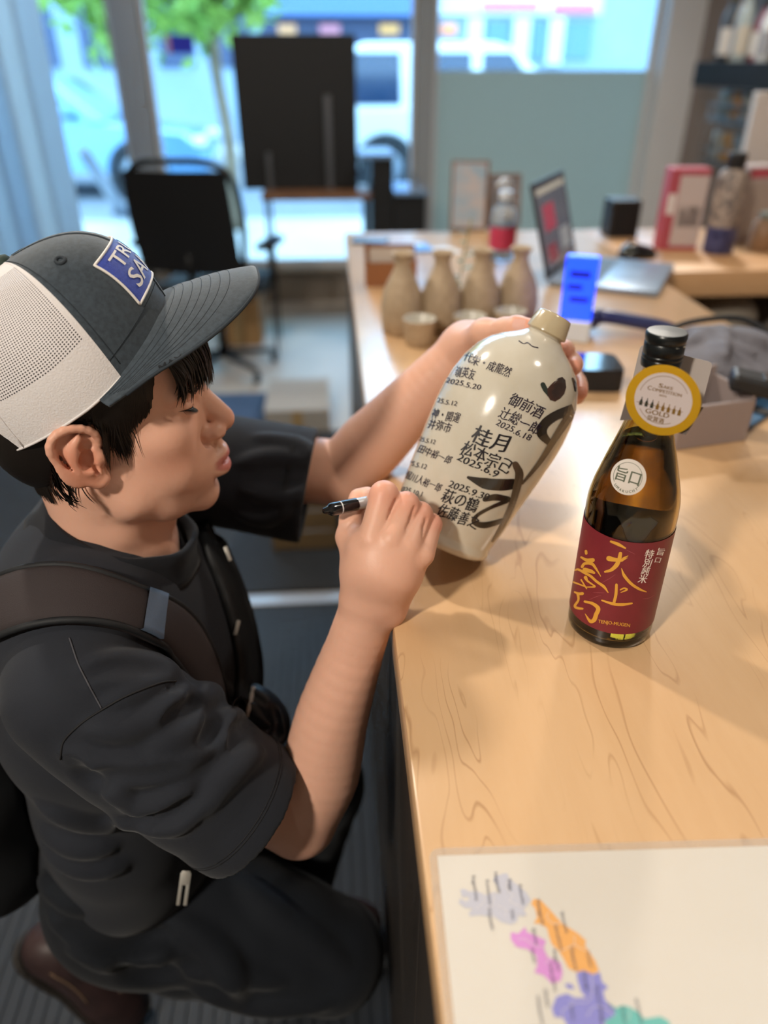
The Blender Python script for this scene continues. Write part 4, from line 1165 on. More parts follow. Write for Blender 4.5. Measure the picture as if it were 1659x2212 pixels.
# folds of the near sleeve and back, drawn along the fold lines of the cloth
def cpx(x, y): return (x / 2.37, 1180 + y / 2.37)
def fold(pts, r, k, op='add', sink=0.4):
    P = spline([(x, y, 0) for x, y in pts], max(6, 3 * len(pts)))[:, :2]
    w = sv.cast([cpx(x, y) for x, y in P])
    ok = ~np.isnan(w).any(1); w = w[ok]
    if len(w) < 3: return
    t = np.linspace(0, 1, len(w)); R = r * (0.25 + 0.75 * np.sin(np.pi * np.clip(t * 0.9 + 0.05, 0, 1)))
    g = sv.grad(w)
    sv.chain(w - g * (R * sink)[:, None] if op == 'add' else w + g * (R * sink)[:, None], R, k, op)
for pts, r in (([(430, 620), (600, 590), (780, 590), (860, 640)], 0.006), ([(480, 690), (650, 660), (830, 640), (920, 690)], 0.0065), ([(560, 800), (720, 740), (860, 690)], 0.006),
               ([(820, 860), (900, 800), (960, 730)], 0.006), ([(1000, 800), (1060, 750), (1150, 770), (1200, 830)], 0.009), ([(340, 1060), (520, 1130), (720, 1150), (900, 1110), (1060, 1030)], 0.009),
               ([(470, 930), (640, 930), (800, 870), (940, 780)], 0.007), ([(800, 1010), (930, 960), (1010, 870)], 0.008), ([(1130, 1000), (1170, 900), (1240, 860), (1330, 880)], 0.008),
               ([(1050, 1350), (1110, 1240), (1220, 1130), (1330, 1050)], 0.008), ([(640, 1330), (820, 1330), (960, 1250)], 0.008), ([(740, 1450), (900, 1420), (1010, 1340)], 0.007), ([(560, 1220), (640, 1300)], 0.006)):
    fold(pts, r, 0.012)
for pts, r in (([(470, 650), (640, 620), (820, 615)], 0.004), ([(860, 900), (930, 850), (1010, 790)], 0.005), ([(350, 1110), (450, 1190), (560, 1230)], 0.006), ([(500, 1170), (720, 1190), (930, 1150)], 0.005), ([(1040, 1020), (1110, 930), (1170, 850)], 0.005), ([(1190, 1010), (1230, 920), (1300, 900)], 0.004), ([(640, 1400), (830, 1400), (980, 1310)], 0.005)):
    fold(pts, r, 0.010, 'sub', 0.5)
for pts in ([(230, 1330), (420, 1400), (640, 1420)], [(210, 1450), (380, 1530), (560, 1540)], [(240, 1560), (420, 1640), (620, 1640)]):
    fold(pts, 0.009, 0.016)
# far sleeve folds
def fold_px(pts, r, k=0.012, op='add'):
    return fold([(x * 2.37, (y - 1180) * 2.37) for x, y in pts], r, k, op)
for pts in ([(520, 1000), (600, 985), (690, 1000)], [(530, 1060), (610, 1075), (670, 1060)], [(560, 945), (640, 960), (690, 990)], [(520, 1110), (570, 1120), (620, 1100)]):
    fold_px(pts, 0.007)
# openings of the sleeves
for oc, ax, r in ((OC_R, axR, 0.0675), (OC_L, axL, 0.072)):
    sub_half(sv, oc, ax, 0.105)
    sv.chain([oc - ax * 0.07, oc + ax * 0.02], [r - 0.012, r - 0.0065], 0.004, 'sub')
# hem seam of the sleeves
def ring_pts(c, ax, r, n=40):
    x = unit(np.cross(ax, (0, 0, 1.0))); y = np.cross(ax, x)
    return [c + r * (math.cos(t) * x + math.sin(t) * y) for t in np.linspace(0, 2 * math.pi, n)]
M_SHIRT = mat('black_jersey', '22252c', 0.85, spec=0.2, sheen=0.08, noise=(14, '282b32', 0.6), bump=(900, 0.25, 0.0006))
sV, sQ = sv.mesh()
shirt = quads('shirt', sV, sQ, M_SHIRT, person)
shirt['label'] = 'black short-sleeved T-shirt'
M_SEAM = mat('black_thread', '17171a', 0.8)
M_SEAML = mat('grey_thread', '46464c', 0.8)
def seam(pts_px, r, m, name='seam', parent=shirt, vol=None, off=0.0003, dense=40):
    P = spline([(x, y, 0) for x, y in pts_px], dense)[:, :2]
    w = (vol or sv).cast(P); w = w[~np.isnan(w).any(1)]
    if len(w) > 3:
        g = (vol or sv).grad(w); MB().tube(w + g * off, r, 5).build(name, m, parent, smooth=True)
seam([cpx(x, y) for x, y in ((310, 1090), (325, 1000), (400, 920), (500, 850), (640, 770), (820, 700), (900, 690))], 0.0009, M_SEAM)
seam([cpx(x, y) for x, y in ((355, 470), (400, 600), (460, 720), (520, 830))], 0.0007, M_SEAML)
for oc, ax, r in ((OC_R, axR, 0.0675), (OC_L, axL, 0.072)):
    for dd in (0.022, 0.025):
        w = sv.snap(ring_pts(oc - ax * dd, ax, r + 0.004), 0.0002)
        MB().tube(w, 0.0005, 5).build('hem_stitch', M_SEAM, shirt, smooth=True)
# collar
cb = []
ef = unit(Hm(60, 0, -147) - Hm(-68, 0, -86)); cc = (Hm(60, 0, -147) + Hm(-68, 0, -86)) / 2; el = HY; en = unit(np.cross(ef, el))
if en[2] < 0: en = -en
V = []; n = 64
rows = [(-0.0015, 0.000), (0.0015, 0.0015), (0.0045, 0.000), (0.0065, -0.010), (0.0085, -0.020), (0.0130, -0.030), (0.018, -0.036), (0.006, -0.036), (-0.0015, -0.012)]
for j in range(n):
    t = 2 * math.pi * j / n; a = 0.0710; b = 0.0640
    dirv = math.cos(t) * ef * a + math.sin(t) * el * b; o = unit(dirv)
    wav = 0.002 * math.sin(3 * t + 0.6) + 0.0012 * math.sin(7 * t)
    for (dr, dz) in rows:
        V.append(cc + dirv + o * (dr + wav) + en * dz)
m_ = len(rows)
Fc = [(j * m_ + i, j * m_ + (i + 1) % m_, ((j + 1) % n) * m_ + (i + 1) % m_, ((j + 1) % n) * m_ + i) for j in range(n) for i in range(m_)]
me_ = raw('collar', V, Fc, mat('black_rib_knit', '1b1d22', 0.9, spec=0.2, sheen=0.06, bump=(700, 0.3, 0.0008)), shirt)

# ------------------------------------------------------------------ trousers
M_TR = mat('charcoal_twill', '171a20', 0.85, spec=0.2, sheen=0.06, noise=(9, '1e2228', 0.7), bump=(500, 0.3, 0.0008))
pv = Vol((-0.66, 0.33, -0.005), (0.14, 1.0, 0.62), 0.0055)
KR = np.array([-0.035, 0.575, 0.345]); AR = np.array([-0.405, 0.685, 0.225]); KL = np.array([-0.055, 0.775, 0.455]); AL = np.array([-0.115, 0.785, 0.11])
pv.ell((-0.305, 0.68, 0.47), (0.115, 0.155, 0.11), None, 0.03)
pv.chain([(-0.31, 0.625, 0.46), (-0.18, 0.60, 0.415), KR], [0.090, 0.088, 0.074], 0.02, n=6)
pv.chain([KR, (-0.22, 0.635, 0.275), AR], [0.068, 0.068, 0.052], 0.02, n=6)
pv.chain([(-0.31, 0.735, 0.45), (-0.18, 0.76, 0.46), KL], [0.095, 0.092, 0.076], 0.02, n=6)
pv.chain([KL, (-0.10, 0.78, 0.28), AL], [0.072, 0.078, 0.06], 0.02, n=6)
pv.chain([(-0.33, 0.575, 0.56), (-0.32, 0.575, 0.47), (-0.27, 0.575, 0.40)], [0.05, 0.06, 0.05], 0.03, n=6)
def tfold(pts, r, op='add'):
    P = spline([(x, y, 0) for x, y in pts], 14)[:, :2]; w = pv.cast(P); w = w[~np.isnan(w).any(1)]
    if len(w) > 3:
        t = np.linspace(0, 1, len(w)); R = r * (0.3 + 0.7 * np.sin(np.pi * t)); g = pv.grad(w)
        pv.chain(w - g * (R * 0.4)[:, None] if op == 'add' else w + g * (R * 0.5)[:, None], R, 0.018, op)
for pts in ([(120, 1990), (220, 2020), (350, 1990)], [(160, 2050), (260, 2070), (360, 2040)], [(330, 2060), (450, 2090), (600, 2120)], [(520, 1900), (620, 1990), (740, 2080)], [(90, 1900), (180, 1940), (280, 1920)], [(430, 2140), (560, 2170), (700, 2170)], [(380, 1990), (470, 2060), (520, 2150)]):
    tfold(pts, 0.012)
for pts in ([(130, 2015), (240, 2045), (350, 2020)], [(250, 2100), (330, 2110), (420, 2090)]):
    tfold(pts, 0.009, 'sub')
pV, pQ = pv.mesh()
trousers = quads('trousers', pV, pQ, M_TR, person); trousers['label'] = 'charcoal trousers'
# belt loop / pocket flap
for pts in ([(330, 1800), (318, 1870), (330, 1950)], [(360, 1800), (350, 1870), (352, 1930)]):
    seam(pts, 0.0009, M_SEAML, 'pocket_seam', trousers, pv)

# ------------------------------------------------------------------ shoes
M_LEA = mat('dark_brown_leather', '3a2a2a', 0.42, noise=(20, '2a1f20', 0.8), coat=0.1)
def make_shoe(heel, toe, sole_dir, label):
    heel = np.array(heel); toe = np.array(toe); f = unit(toe - heel); s = unit(np.array(sole_dir) - f * (np.array(sole_dir) @ f)); L = np.linalg.norm(toe - heel)
    v = vol_around([heel, toe], 0.10, 0.004); up = -s
    v.chain([heel + up * 0.012, heel + f * 0.35 * L + up * 0.018, heel + f * 0.72 * L + up * 0.004, toe + up * 0.0], [0.036, 0.038, 0.042, 0.030], 0.02, n=10)
    v.chain([heel + up * 0.01, heel + up * 0.055 + f * 0.02], [0.036, 0.038], 0.02)
    base = heel - up * 0.022
    v.plane(base, s, 0.004)
    sub = v.chain([heel + up * 0.05 + f * 0.02, heel + up * 0.12 + f * 0.03], [0.030, 0.034], 0.004, 'sub')
    V, Q = v.mesh(); o = quads('shoe', V, Q, M_LEA, person); o['label'] = label
    v2 = vol_around([heel, toe], 0.08, 0.004)
    v2.chain([heel + s * 0.022, heel + f * 0.4 * L + s * 0.022, heel + f * 0.75 * L + s * 0.022, toe + s * 0.022], [0.037, 0.034, 0.044, 0.032], 0.01, n=10)
    v2.plane(base + s * 0.012, s, 0.003); v2.plane(base - s * 0.001, -s, 0.001)
    V, Q = v2.mesh(); quads('sole', V, Q, mat('dark_rubber_sole', '26221f', 0.7), o)
    side = unit(np.cross(f, up))
    for i in range(4):
        c = heel + f * (0.40 + 0.085 * i) * L
        pts = [c + up * 0.045 + side * x + up * (0.010 - 14 * x * x) for x in np.linspace(-0.022, 0.022, 7)]
        w = v.snap(pts, 0.001); MB().tube(w, 0.0022, 6).build('lace', mat('tan_lace', '6a5a50', 0.8), o, smooth=True)
    for sg in (-1, 1):
        pts = [heel + f * t * L + up * (0.030 - 0.055 * (t - 0.2) ** 2 * 2) + side * sg * 0.04 for t in np.linspace(0.05, 0.5, 12)]
        MB().tube(v.snap(pts, 0.0006), 0.0011, 5).build('stitching', mat('tan_stitch', '8a7058', 0.8), o, smooth=True)
make_shoe((-0.497, 0.690, 0.205), (-0.385, 0.672, 0.045), (-0.80, 0.05, -0.55), 'dark brown leather right shoe, heel raised')
make_shoe((-0.150, 0.785, 0.052), (0.020, 0.790, 0.040), (0, 0, -1), 'dark brown leather left shoe, flat on the floor')

# ------------------------------------------------------------------ hair
M_HAIR = mat('black_hair', '17120f', 0.5, spec=0.4)
random.seed(7)
RNG = np.random.default_rng(7)
hb = Vol(np.array((-112, -90, -75)) * mm, np.array((105, 90, 140)) * mm, 2.6 * mm)
hb.ell(np.array((-8, 0, 44)) * mm, np.array((98.5, 76.5, 86)) * mm, None, 0.006)
hb.ell(np.array((-42, 0, -8)) * mm, np.array((58, 60, 58)) * mm, None, 0.03)
# hair line: keep the part behind / above it
X = hb.ax[0][:, None, None] / mm; Y = hb.ax[1][None, :, None] / mm; Z = hb.ax[2][None, None, :] / mm
e1 = (X - 62 + 0.30 * (62 - Z).clip(0) + 0 * Y)                        # front side line
e2 = (24 - Z) + 2.2 * (-X - 16).clip(0) * -1.0                          # above the ear, falling behind it
e2 = np.where(X > -20, 26 - Z + 0 * X, 26 - Z + (X + 20) * 2.4) + 0 * Y
e2 = np.maximum(e2, -58 - Z + (X + 62).clip(0) * 0.0)
e3 = np.abs(Y) * 0 + (-54 - Z) + 0 * X
hb.d = np.maximum(hb.d, (np.maximum(np.maximum(e1, e2), e3) * mm).astype(np.float32))
bV, bQ = hb.mesh()
hair = quads('hair', H(bV), bQ, M_HAIR, person); hair['label'] = 'short black hair'
def strands(roots, flow, length, nseg=6, r=0.0006, lift=0.0025, jit=0.25, name='hair_locks'):
    """roots (n,3) local m; flow(P) -> direction; each strand follows the head surface"""
    P = hv.snap(roots, lift); L = np.array([length(*(q / mm)) for q in P]) * mm * RNG.uniform(0.75, 1.1, len(P))
    lines = [P]
    D = None
    jj = RNG.normal(0, jit, P.shape)
    for i in range(nseg):
        d = np.array([flow(*(q / mm)) for q in lines[-1]]) + jj
        d /= np.linalg.norm(d, axis=1, keepdims=True)
        q = lines[-1] + d * (L / nseg)[:, None]
        dd = hv.sample(q); g = hv.grad(q)
        q = q - g * np.clip(dd - lift * (1 - 0.5 * i / nseg), -0.02, 0.004)[:, None]
        lines.append(q)
    A = np.stack(lines, 1); n, k, _ = A.shape
    T = np.gradient(A, axis=1); T /= np.linalg.norm(T, axis=2, keepdims=True) + 1e-9
    G = hv.grad(A.reshape(-1, 3)).reshape(n, k, 3); S = np.cross(T, G); S /= np.linalg.norm(S, axis=2, keepdims=True) + 1e-9
    w = (r * np.array([1.0] * (k - 2) + [0.7, 0.12]))[None, :, None] * RNG.uniform(0.6, 1.3, (n, 1, 1))
    V = np.stack([A + S * w, A + G * w * 0.8, A - S * w], 2).reshape(-1, 3)
    Q = []
    base = (np.arange(n) * k * 3)[:, None]
    for i in range(k - 1):
        for a, b in ((0, 1), (1, 2)):
            Q.append(np.stack([base[:, 0] + 3 * i + a, base[:, 0] + 3 * i + b, base[:, 0] + 3 * (i + 1) + b, base[:, 0] + 3 * (i + 1) + a], 1))
    return H(V), np.vstack(Q)
sets = []
n = 1500
ro = np.stack([RNG.uniform(-30, 54, n), -RNG.uniform(66, 80, n), RNG.uniform(26, 58, n)], 1) * mm
def side_len(x, y, z):
    if x < 6: return max(z - 33, 3)
    if x < 28: return max(z + 22 - abs(x - 17) * 1.6, 6)
    return max(z - (x - 28) * 0.8 - 4, 5)
sets.append(strands(ro, lambda x, y, z: (0.10 - 0.012 * max(x - 15, 0), 0, -1), side_len, r=0.00055, jit=0.10))
ro2 = ro * np.array([1, -1, 1]); sets.append(strands(ro2[:400], lambda x, y, z: (0.10 - 0.012 * max(x - 15, 0), 0, -1), side_len, r=0.0009, jit=0.10))
n = 1500
th = RNG.uniform(-2.45, 2.45, n); zz_ = RNG.uniform(-40, 34, n)
ro = np.stack([-30 - 75 * np.cos(th * 0.62), 78 * np.sin(th * 0.62), zz_], 1) * mm
ro = ro[(ro[:, 0] < -44 * mm) | (ro[:, 2] > 26 * mm)]
sets.append(strands(ro, lambda x, y, z: (0.0, 0.0, -1), lambda x, y, z: np.clip(z + 62, 5, 34), r=0.0009, lift=0.0035, jit=0.16))
# fringe under the brim
def free_locks(n, f):
    V = []; Q = []
    for i in range(n):
        P, r = f(i); P = np.array(P); k = len(P)
        T = np.gradient(P, axis=0); T /= np.linalg.norm(T, axis=1, keepdims=True)
        S = np.cross(T, (0.2, 1.0, 0.1)); S /= np.linalg.norm(S, axis=1, keepdims=True) + 1e-9
        B = np.cross(T, S); w = r * np.array([1] * (k - 3) + [0.8, 0.5, 0.1])
        o = len(V)
        for j in range(k):
            V += [P[j] + B[j] * w[j], P[j] + S[j] * w[j] * 0.7, P[j] - B[j] * w[j], P[j] - S[j] * w[j] * 0.7]
        for j in range(k - 1):
            for a in range(4):
                b = (a + 1) % 4; Q.append((o + 4 * j + a, o + 4 * j + b, o + 4 * j + 4 + b, o + 4 * j + 4 + a))
    return H(np.array(V)), np.array(Q)
def fr(i):
    y = RNG.uniform(-58, 50); x0 = 92 - 0.006 * y * y; z0 = 84 - 0.006 * y * y
    z1 = RNG.uniform(20, 42) if y > -25 else RNG.uniform(26, 46) - 0.15 * (-25 - y)
    x1 = x0 + RNG.uniform(2, 10) - 0.002 * y * y
    t = np.linspace(0, 1, 7)
    return [np.array((x0 + 7 * math.sin(math.pi * 0.8 * s) + (x1 - x0) * s, y + RNG.normal(0, 1) * s + 3 * s * s, z0 + (z1 - z0) * s)) * mm for s in t], RNG.uniform(0.0007, 0.0016)
sets.append(free_locks(330, fr))
# eyebrow and lashes
def brow(i):
    t = RNG.uniform(0, 1); sg = -1 if i % 3 else 1
    c = np.array((92 - 17 * t ** 1.5, sg * (13 + 34 * t), 30 + 5 * math.sin(t * 2.4))) + np.array((0, 0, RNG.uniform(-2.2, 2.2)))
    d = np.array((-0.15 - 0.3 * t, sg * 0.9, 0.45 - 0.6 * t)) * 6
    p = hv.snap([(c + d * s) * mm for s in np.linspace(0, 1, 4)], 0.0008); return p, 0.0004
sets.append(free_locks(220, brow))
def lash(i):
    t = i / 99.0; sg = -1 if i % 2 else 1; y = 19.5 + 26 * t
    c = np.array(lidp(y, lash_z(y) + 0.8, 0.2)); c[1] *= sg; c = c * mm
    d = np.array((0.8 - 0.3 * t, sg * (0.1 + 0.55 * t), -0.75)) * mm * 6.0
    return [c + d * s + np.array((0.0008, 0, 0.0010)) * s * s for s in np.linspace(0, 1, 5)], 0.00032
sets.append(free_locks(100, lash))
def lashline(i):
    sg = -1 if i else 1
    return [np.array((lidp(y, lash_z(y) + 0.3, 0.25)[0], sg * y, lash_z(y) + 0.3)) * mm for y in np.linspace(19.5, 47, 12)], 0.0012
sets.append(free_locks(2, lashline))
V = np.vstack([a for a, b in sets]); o_ = np.cumsum([0] + [len(a) for a, b in sets]); Q = np.vstack([b + o for (a, b), o in zip(sets, o_)])
hl = quads('hair_locks', V, Q, M_HAIR, hair); hl['kind'] = 'stuff'

# ================================================================== BASEBALL CAP
TAU = math.radians(27)
CU = np.array((math.cos(TAU), 0, math.sin(TAU))); CW = np.array((-math.sin(TAU), 0, math.cos(TAU))); CV = np.array((0, 1.0, 0)); CO = np.array((-2.0, 0, 40.0))
def capl(u, v, w):
    """cap frame (mm) -> world"""
    u, v, w = np.broadcast_arrays(np.asarray(u, float), np.asarray(v, float), np.asarray(w, float))
    L = CO + u[..., None] * CU + v[..., None] * CV + w[..., None] * CW
    return H((L * mm).reshape(-1, 3)).reshape(L.shape)
def ringr(ph):
    c, s = np.cos(ph), np.sin(ph); a = np.where(c > 0, 98.0, 103.0); return a * c, 84.0 * s
def bow(ph):
    c = np.cos(ph); return np.where(c > 0, 22.0 * np.maximum(c, 0) ** 1.6, -6.0 * np.abs(c))
def capS(ph, ps, off=0.0):
    """crown surface: azimuth ph (0 front, negative right), ps 0 at rim .. 1 at the button"""
    ph = np.asarray(ph, float); ps = np.asarray(ps, float)
    c = np.cos(ph); n = 2.35 + 0.45 * np.clip(c, 0, 1)
    an = ps * math.pi / 2
    rr = np.maximum(np.cos(an), 1e-9) ** (2 / n); ww = np.maximum(np.sin(an), 0) ** (2 / n)
    u0, v0 = ringr(ph); b = bow(ph)
    top = 108.0 + 4 * c
    u = u0 * rr + 6.0 * ww; v = v0 * rr; w = b + (112.0 - b) * ww
    # outward offset, approximately radial
    l = np.sqrt((u - 4) ** 2 + v ** 2 + (w - 20) ** 2) + 1e-9
    return capl(u + off * (u - 4) / l, v + off * v / l, w + off * (w - 20) / l)
ball = empty('baseball_cap', tuple(Hm(0, 0, 60)), 'navy and white mesh trucker cap with blue front patch on the man\'s head', 'cap')
M_NAVY = mat('dark_navy_twill', '39434c', 0.85, spec=0.3, sheen=0.3, noise=(260, '2c353d', 0.9), bump=(1400, 0.35, 0.0006))
M_WHITE = mat('white_cap_net', 'd9d3d3', 0.7)
def patch_mesh(p0, p1, s0, s1, n, m, off):
    P, S = np.meshgrid(np.linspace(p0, p1, n), np.linspace(s0, s1, m), indexing='ij')
    V = capS(P, S, off).reshape(-1, 3)
    return V, [(i * m + j, (i + 1) * m + j, (i + 1) * m + j + 1, i * m + j + 1) for i in range(n - 1) for j in range(m - 1)]
PS = math.radians(63); PBR = math.radians(78)
for a, b, nm in ((-PS, 0, 'front_panel'), (0, PS, 'front_panel')):
    mb = MB()
    V, Fc = patch_mesh(a, b, 0, 0.985, 40, 40, 0.0); mb.add(V, Fc)
    V, Fc = patch_mesh(a, b, 0, 0.985, 40, 40, -1.6); mb.add(V, [f[::-1] for f in Fc])
    o = raw(nm, mb.v, mb.f, M_NAVY, ball)
    # row of stitches beside the seam
for a in (-PS + 0.06, PS - 0.06, -0.035, 0.035):
    MB().tube(capS(np.full(40, a), np.linspace(0.02, 0.95, 40), 0.15), 0.00035, 4).build('stitch_line', mat('navy_thread', '262e36', 0.8), ball, smooth=True)
MB().tube(capS(np.full(40, 0.0), np.linspace(0.0, 0.97, 40), 0.0), 0.0010, 6).build('centre_seam', M_NAVY, ball, smooth=True)
sb = np.linspace(-PS, PS, 50)
MB().tube(capS(sb, np.full(50, 0.055), 0.2), 0.0004, 4).build('stitch_line', mat('navy_thread', '262e36', 0.8), ball, smooth=True)
# open-weave net at the back: a real lattice of threads
mb = MB(); NA, NB = 150, 62
ph = np.linspace(PS, 2 * math.pi - PS, NA)
S = np.linspace(0.19, 0.97, NB)
Vn = []; Fn = []
# cells with holes: each cell is a ring of four thin strips
P0, S0 = np.meshgrid(ph, S, indexing='ij')
g = capS(P0, S0, 0.0); gi = capS(P0, S0, -0.9)
def lerp(a, b, t): return a + (b - a) * t
tx, ty = 0.22, 0.26
cc_ = []
for i in range(NA - 1):
    sh = 0
    a, b, c, d = g[i, :-1], g[i + 1, :-1], g[i + 1, 1:], g[i, 1:]
    cols = S[:-1]
    wx = np.clip(tx + 0.25 * (cols > 0.80) + 0.0, 0, 0.46)[:, None]
    bi = lambda s, t: (a * (1 - s) * (1 - t) + b * s * (1 - t) + c * s * t + d * (1 - s) * t)
    k = NB - 1
    o = [a, b, c, d, bi(wx, ty), bi(1 - wx, ty), bi(1 - wx, 1 - ty), bi(wx, 1 - ty)]
    base = len(Vn) * 0
    cc_.append(np.stack(o, 1))
CC = np.concatenate(cc_, 0); nC = len(CC)
Vn = CC.reshape(-1, 3); bidx = (np.arange(nC) * 8)[:, None]
Qn = np.vstack([bidx + np.array(q)[None, :] for q in ((0, 1, 5, 4), (1, 2, 6, 5), (2, 3, 7, 6), (3, 0, 4, 7))])
net = quads('mesh_panel', Vn, Qn, M_WHITE, ball); net['kind'] = 'stuff'; net['label'] = 'white open-weave mesh back'
# solid white band along the rim of the net, and its rim seam, and the closed seam edge
mb = MB(); V, Fc = patch_mesh(PS, 2 * math.pi - PS, 0.0, 0.192, 90, 8, 0.1); mb.add(V, Fc); V, Fc = patch_mesh(PS, 2 * math.pi - PS, 0.0, 0.192, 90, 8, -1.5); mb.add(V, [f[::-1] for f in Fc])
M_WBAND = mat('white_knit_band', 'd4cfce', 0.75, bump=(600, 0.5, 0.001))
raw('rim_band', mb.v, mb.f, M_WBAND, ball)
for a in (PS, 2 * math.pi - PS):
    da = 0.05 if a < 3 else -0.05
    mb = MB(); V, Fc = patch_mesh(a, a + da, 0.0, 0.97, 4, 40, 0.35); mb.add(V, Fc); raw('net_edge', mb.v, mb.f, M_WBAND, ball)
for a in (2.2, math.pi, -2.2):
    MB().tube(capS(np.full(30, a), np.linspace(0.0, 0.96, 30), 0.3), 0.0009, 6).build('net_seam', M_WBAND, ball, smooth=True)
MB().tube(capS(np.linspace(PS, 2 * math.pi - PS, 80), np.full(80, 0.0), 0.0), 0.0012, 6).build('rim_edge', M_WBAND, ball, smooth=True)
# dark lining under the net so that hair does not shine through: the wearer's hair is below
# button
bc = capl(6, 0, 112); bz = unit(capl(6, 0, 120) - bc); bx = unit(np.cross(bz, (0, 1.0, 0))); by = np.cross(bz, bx)
MB().lathe([(0.0075, -0.002), (0.0078, 0.001), (0.0065, 0.0038), (0.0035, 0.0052), (0.0, 0.0056)], 20, frame(bc, bx, by, bz)).build('top_button', mat('dark_green_twill', '2c3a34', 0.8), ball, smooth=True)
# pixel -> (ph, ps) on the visible crown
PHg, PSg = np.meshgrid(np.linspace(-1.25, 0.6, 220), np.linspace(0.0, 0.97, 160), indexing='ij')
Gw = capS(PHg, PSg); Gp = to_px(Gw.reshape(-1, 3)).reshape(Gw.shape[:2] + (2,))
e1_ = np.gradient(Gw, axis=0); e2_ = np.gradient(Gw, axis=1); Nn = np.cross(e1_, e2_); vis = (Nn * (EYE - Gw)).sum(-1); vis = vis * np.sign(np.median(vis)) > 0
def cap_uv(px, py):
    d = ((Gp - np.array((px, py))) ** 2).sum(-1) + np.where(vis, 0, 1e6)
    i = np.unravel_index(np.argmin(d), d.shape); return PHg[i], PSg[i]
# eyelets
for sg in (1, -1):
    p_, s_ = cap_uv(131, 563); p_ *= sg
    c = capS(p_, s_, 0.3); nx = unit(capS(p_, s_, 5.0) - c); ax_ = unit(capS(p_ + 0.02, s_) - capS(p_, s_)); ay_ = np.cross(nx, ax_)
    ring = [c + 0.0034 * (math.cos(t) * ax_ + math.sin(t) * ay_) for t in np.linspace(0, 2 * math.pi, 25)]
    MB().tube(ring, 0.0014, 8, caps=False).build('eyelet', mat('navy_thread', '262e36', 0.8), ball, smooth=True)
# embroidered patch
q1 = cap_uv(198, 583); q2 = cap_uv(301, 657)
pw_ = abs((q1[0] + q2[0]) / 2); st, sbm = q1[1], q2[1]
def patch_pt(x, y, off):
    """x 0..1 from the wearer's right to left, y 0 bottom .. 1 top"""
    x = np.asarray(x, float); y = np.asarray(y, float)
    s_ = sbm + (st - sbm) * y
    w0 = np.cos(sbm * math.pi / 2) ** 0.75 / np.cos(np.minimum(s_, 0.95) * math.pi / 2) ** 0.75
    return capS((-pw_ + 2 * pw_ * x) * (0.35 + 0.65 * w0) * 0.92, s_, off)
def patch_grid(x0, x1, y0, y1, off, n=24, m=16):
    X_, Y_ = np.meshgrid(np.linspace(x0, x1, n), np.linspace(y0, y1, m), indexing='ij')
    return patch_pt(X_, Y_, off).reshape(-1, 3), [(i * m + j, (i + 1) * m + j, (i + 1) * m + j + 1, i * m + j + 1) for i in range(n - 1) for j in range(m - 1)]
M_PB = mat('royal_blue_thread', '2440a8', 0.6, sheen=0.2, noise=(500, '1c3390', 0.8), bump=(1600, 0.5, 0.0006))
M_PW = mat('white_thread', 'e2dcd6', 0.6, bump=(1500, 0.5, 0.0006))
mb = MB(); V, Fc = patch_grid(0, 1, 0, 1, 0.9); mb.add(V, Fc); pt = raw('front_patch', mb.v, mb.f, M_PB, ball)
t40 = np.linspace(0, 1, 30)
loop = np.vstack([patch_pt(t40, 0 * t40, 1.0), patch_pt(1 + 0 * t40, t40, 1.0)[1:], patch_pt(t40[::-1], 1 + 0 * t40, 1.0)[1:], patch_pt(0 * t40, t40[::-1], 1.0)[1:]])
MB().tube(loop, 0.0011, 6).build('patch_border', M_PW, pt, smooth=True)
for word, y0 in (('TRUE', 0.54), ('SAKE', 0.12)):
    V, Fc, w = glyphs(word, 0.15, 0.008); x0 = V[:, 0].min()
    xs = 0.12 + (V[:, 0] - x0) / (w - x0) * 0.76; ys = y0 + V[:, 1] / 0.72 * 0.33
    P = patch_pt(xs, ys, 1.6); raw('embroidered_word', P, Fc, M_PW, pt, smooth=False)
# brim
def brim_pt(v, t, off=0.0):
    """v -1..1 across, t 0 root .. 1 edge"""
    v = np.asarray(v, float); t = np.asarray(t, float); ph = v * PBR
    u0, y0 = ringr(ph)
    uo = 34.0 + 144.0 * np.maximum(1 - np.abs(v) ** 2.3, 0) ** 0.62; yo = 90.0 * np.sign(v) * np.abs(v) ** 0.85
    uo = np.where(np.abs(v) >= 0.999, 26.0, uo)
    u = u0 + (uo - u0) * t; y = y0 + (yo - y0) * t
    w = 22.0 * np.maximum(1 - (y / 84.0) ** 2, -0.35) - 0.20 * np.maximum(u - 70, 0) * t - 1.0
    r0 = bow(ph); w = r0 + (w - r0) * np.clip(t * 3, 0, 1)
    return capl(u, y, w + off)
nv, nt_ = 61, 16
VV, TT = np.meshgrid(np.linspace(-1, 1, nv), np.linspace(0, 1, nt_), indexing='ij')
top_ = brim_pt(VV, TT, 1.2).reshape(-1, 3); bot_ = brim_pt(VV, TT, -1.2).reshape(-1, 3); o_ = len(top_)
Fc = [(i * nt_ + j, (i + 1) * nt_ + j, (i + 1) * nt_ + j + 1, i * nt_ + j + 1) for i in range(nv - 1) for j in range(nt_ - 1)]
Fc += [tuple(o_ + x for x in f[::-1]) for f in Fc]
Fc += [(i * nt_ + nt_ - 1, (i + 1) * nt_ + nt_ - 1, o_ + (i + 1) * nt_ + nt_ - 1, o_ + i * nt_ + nt_ - 1) for i in range(nv - 1)]
brim = raw('brim', np.vstack([top_, bot_]), Fc, M_NAVY, ball)
vv60 = np.linspace(-0.995, 0.995, 70)
MB().tube(brim_pt(vv60, np.full(70, 1.0)), 0.0015, 6).build('brim_edge', mat('navy_binding', '232b33', 0.8), brim, smooth=True)
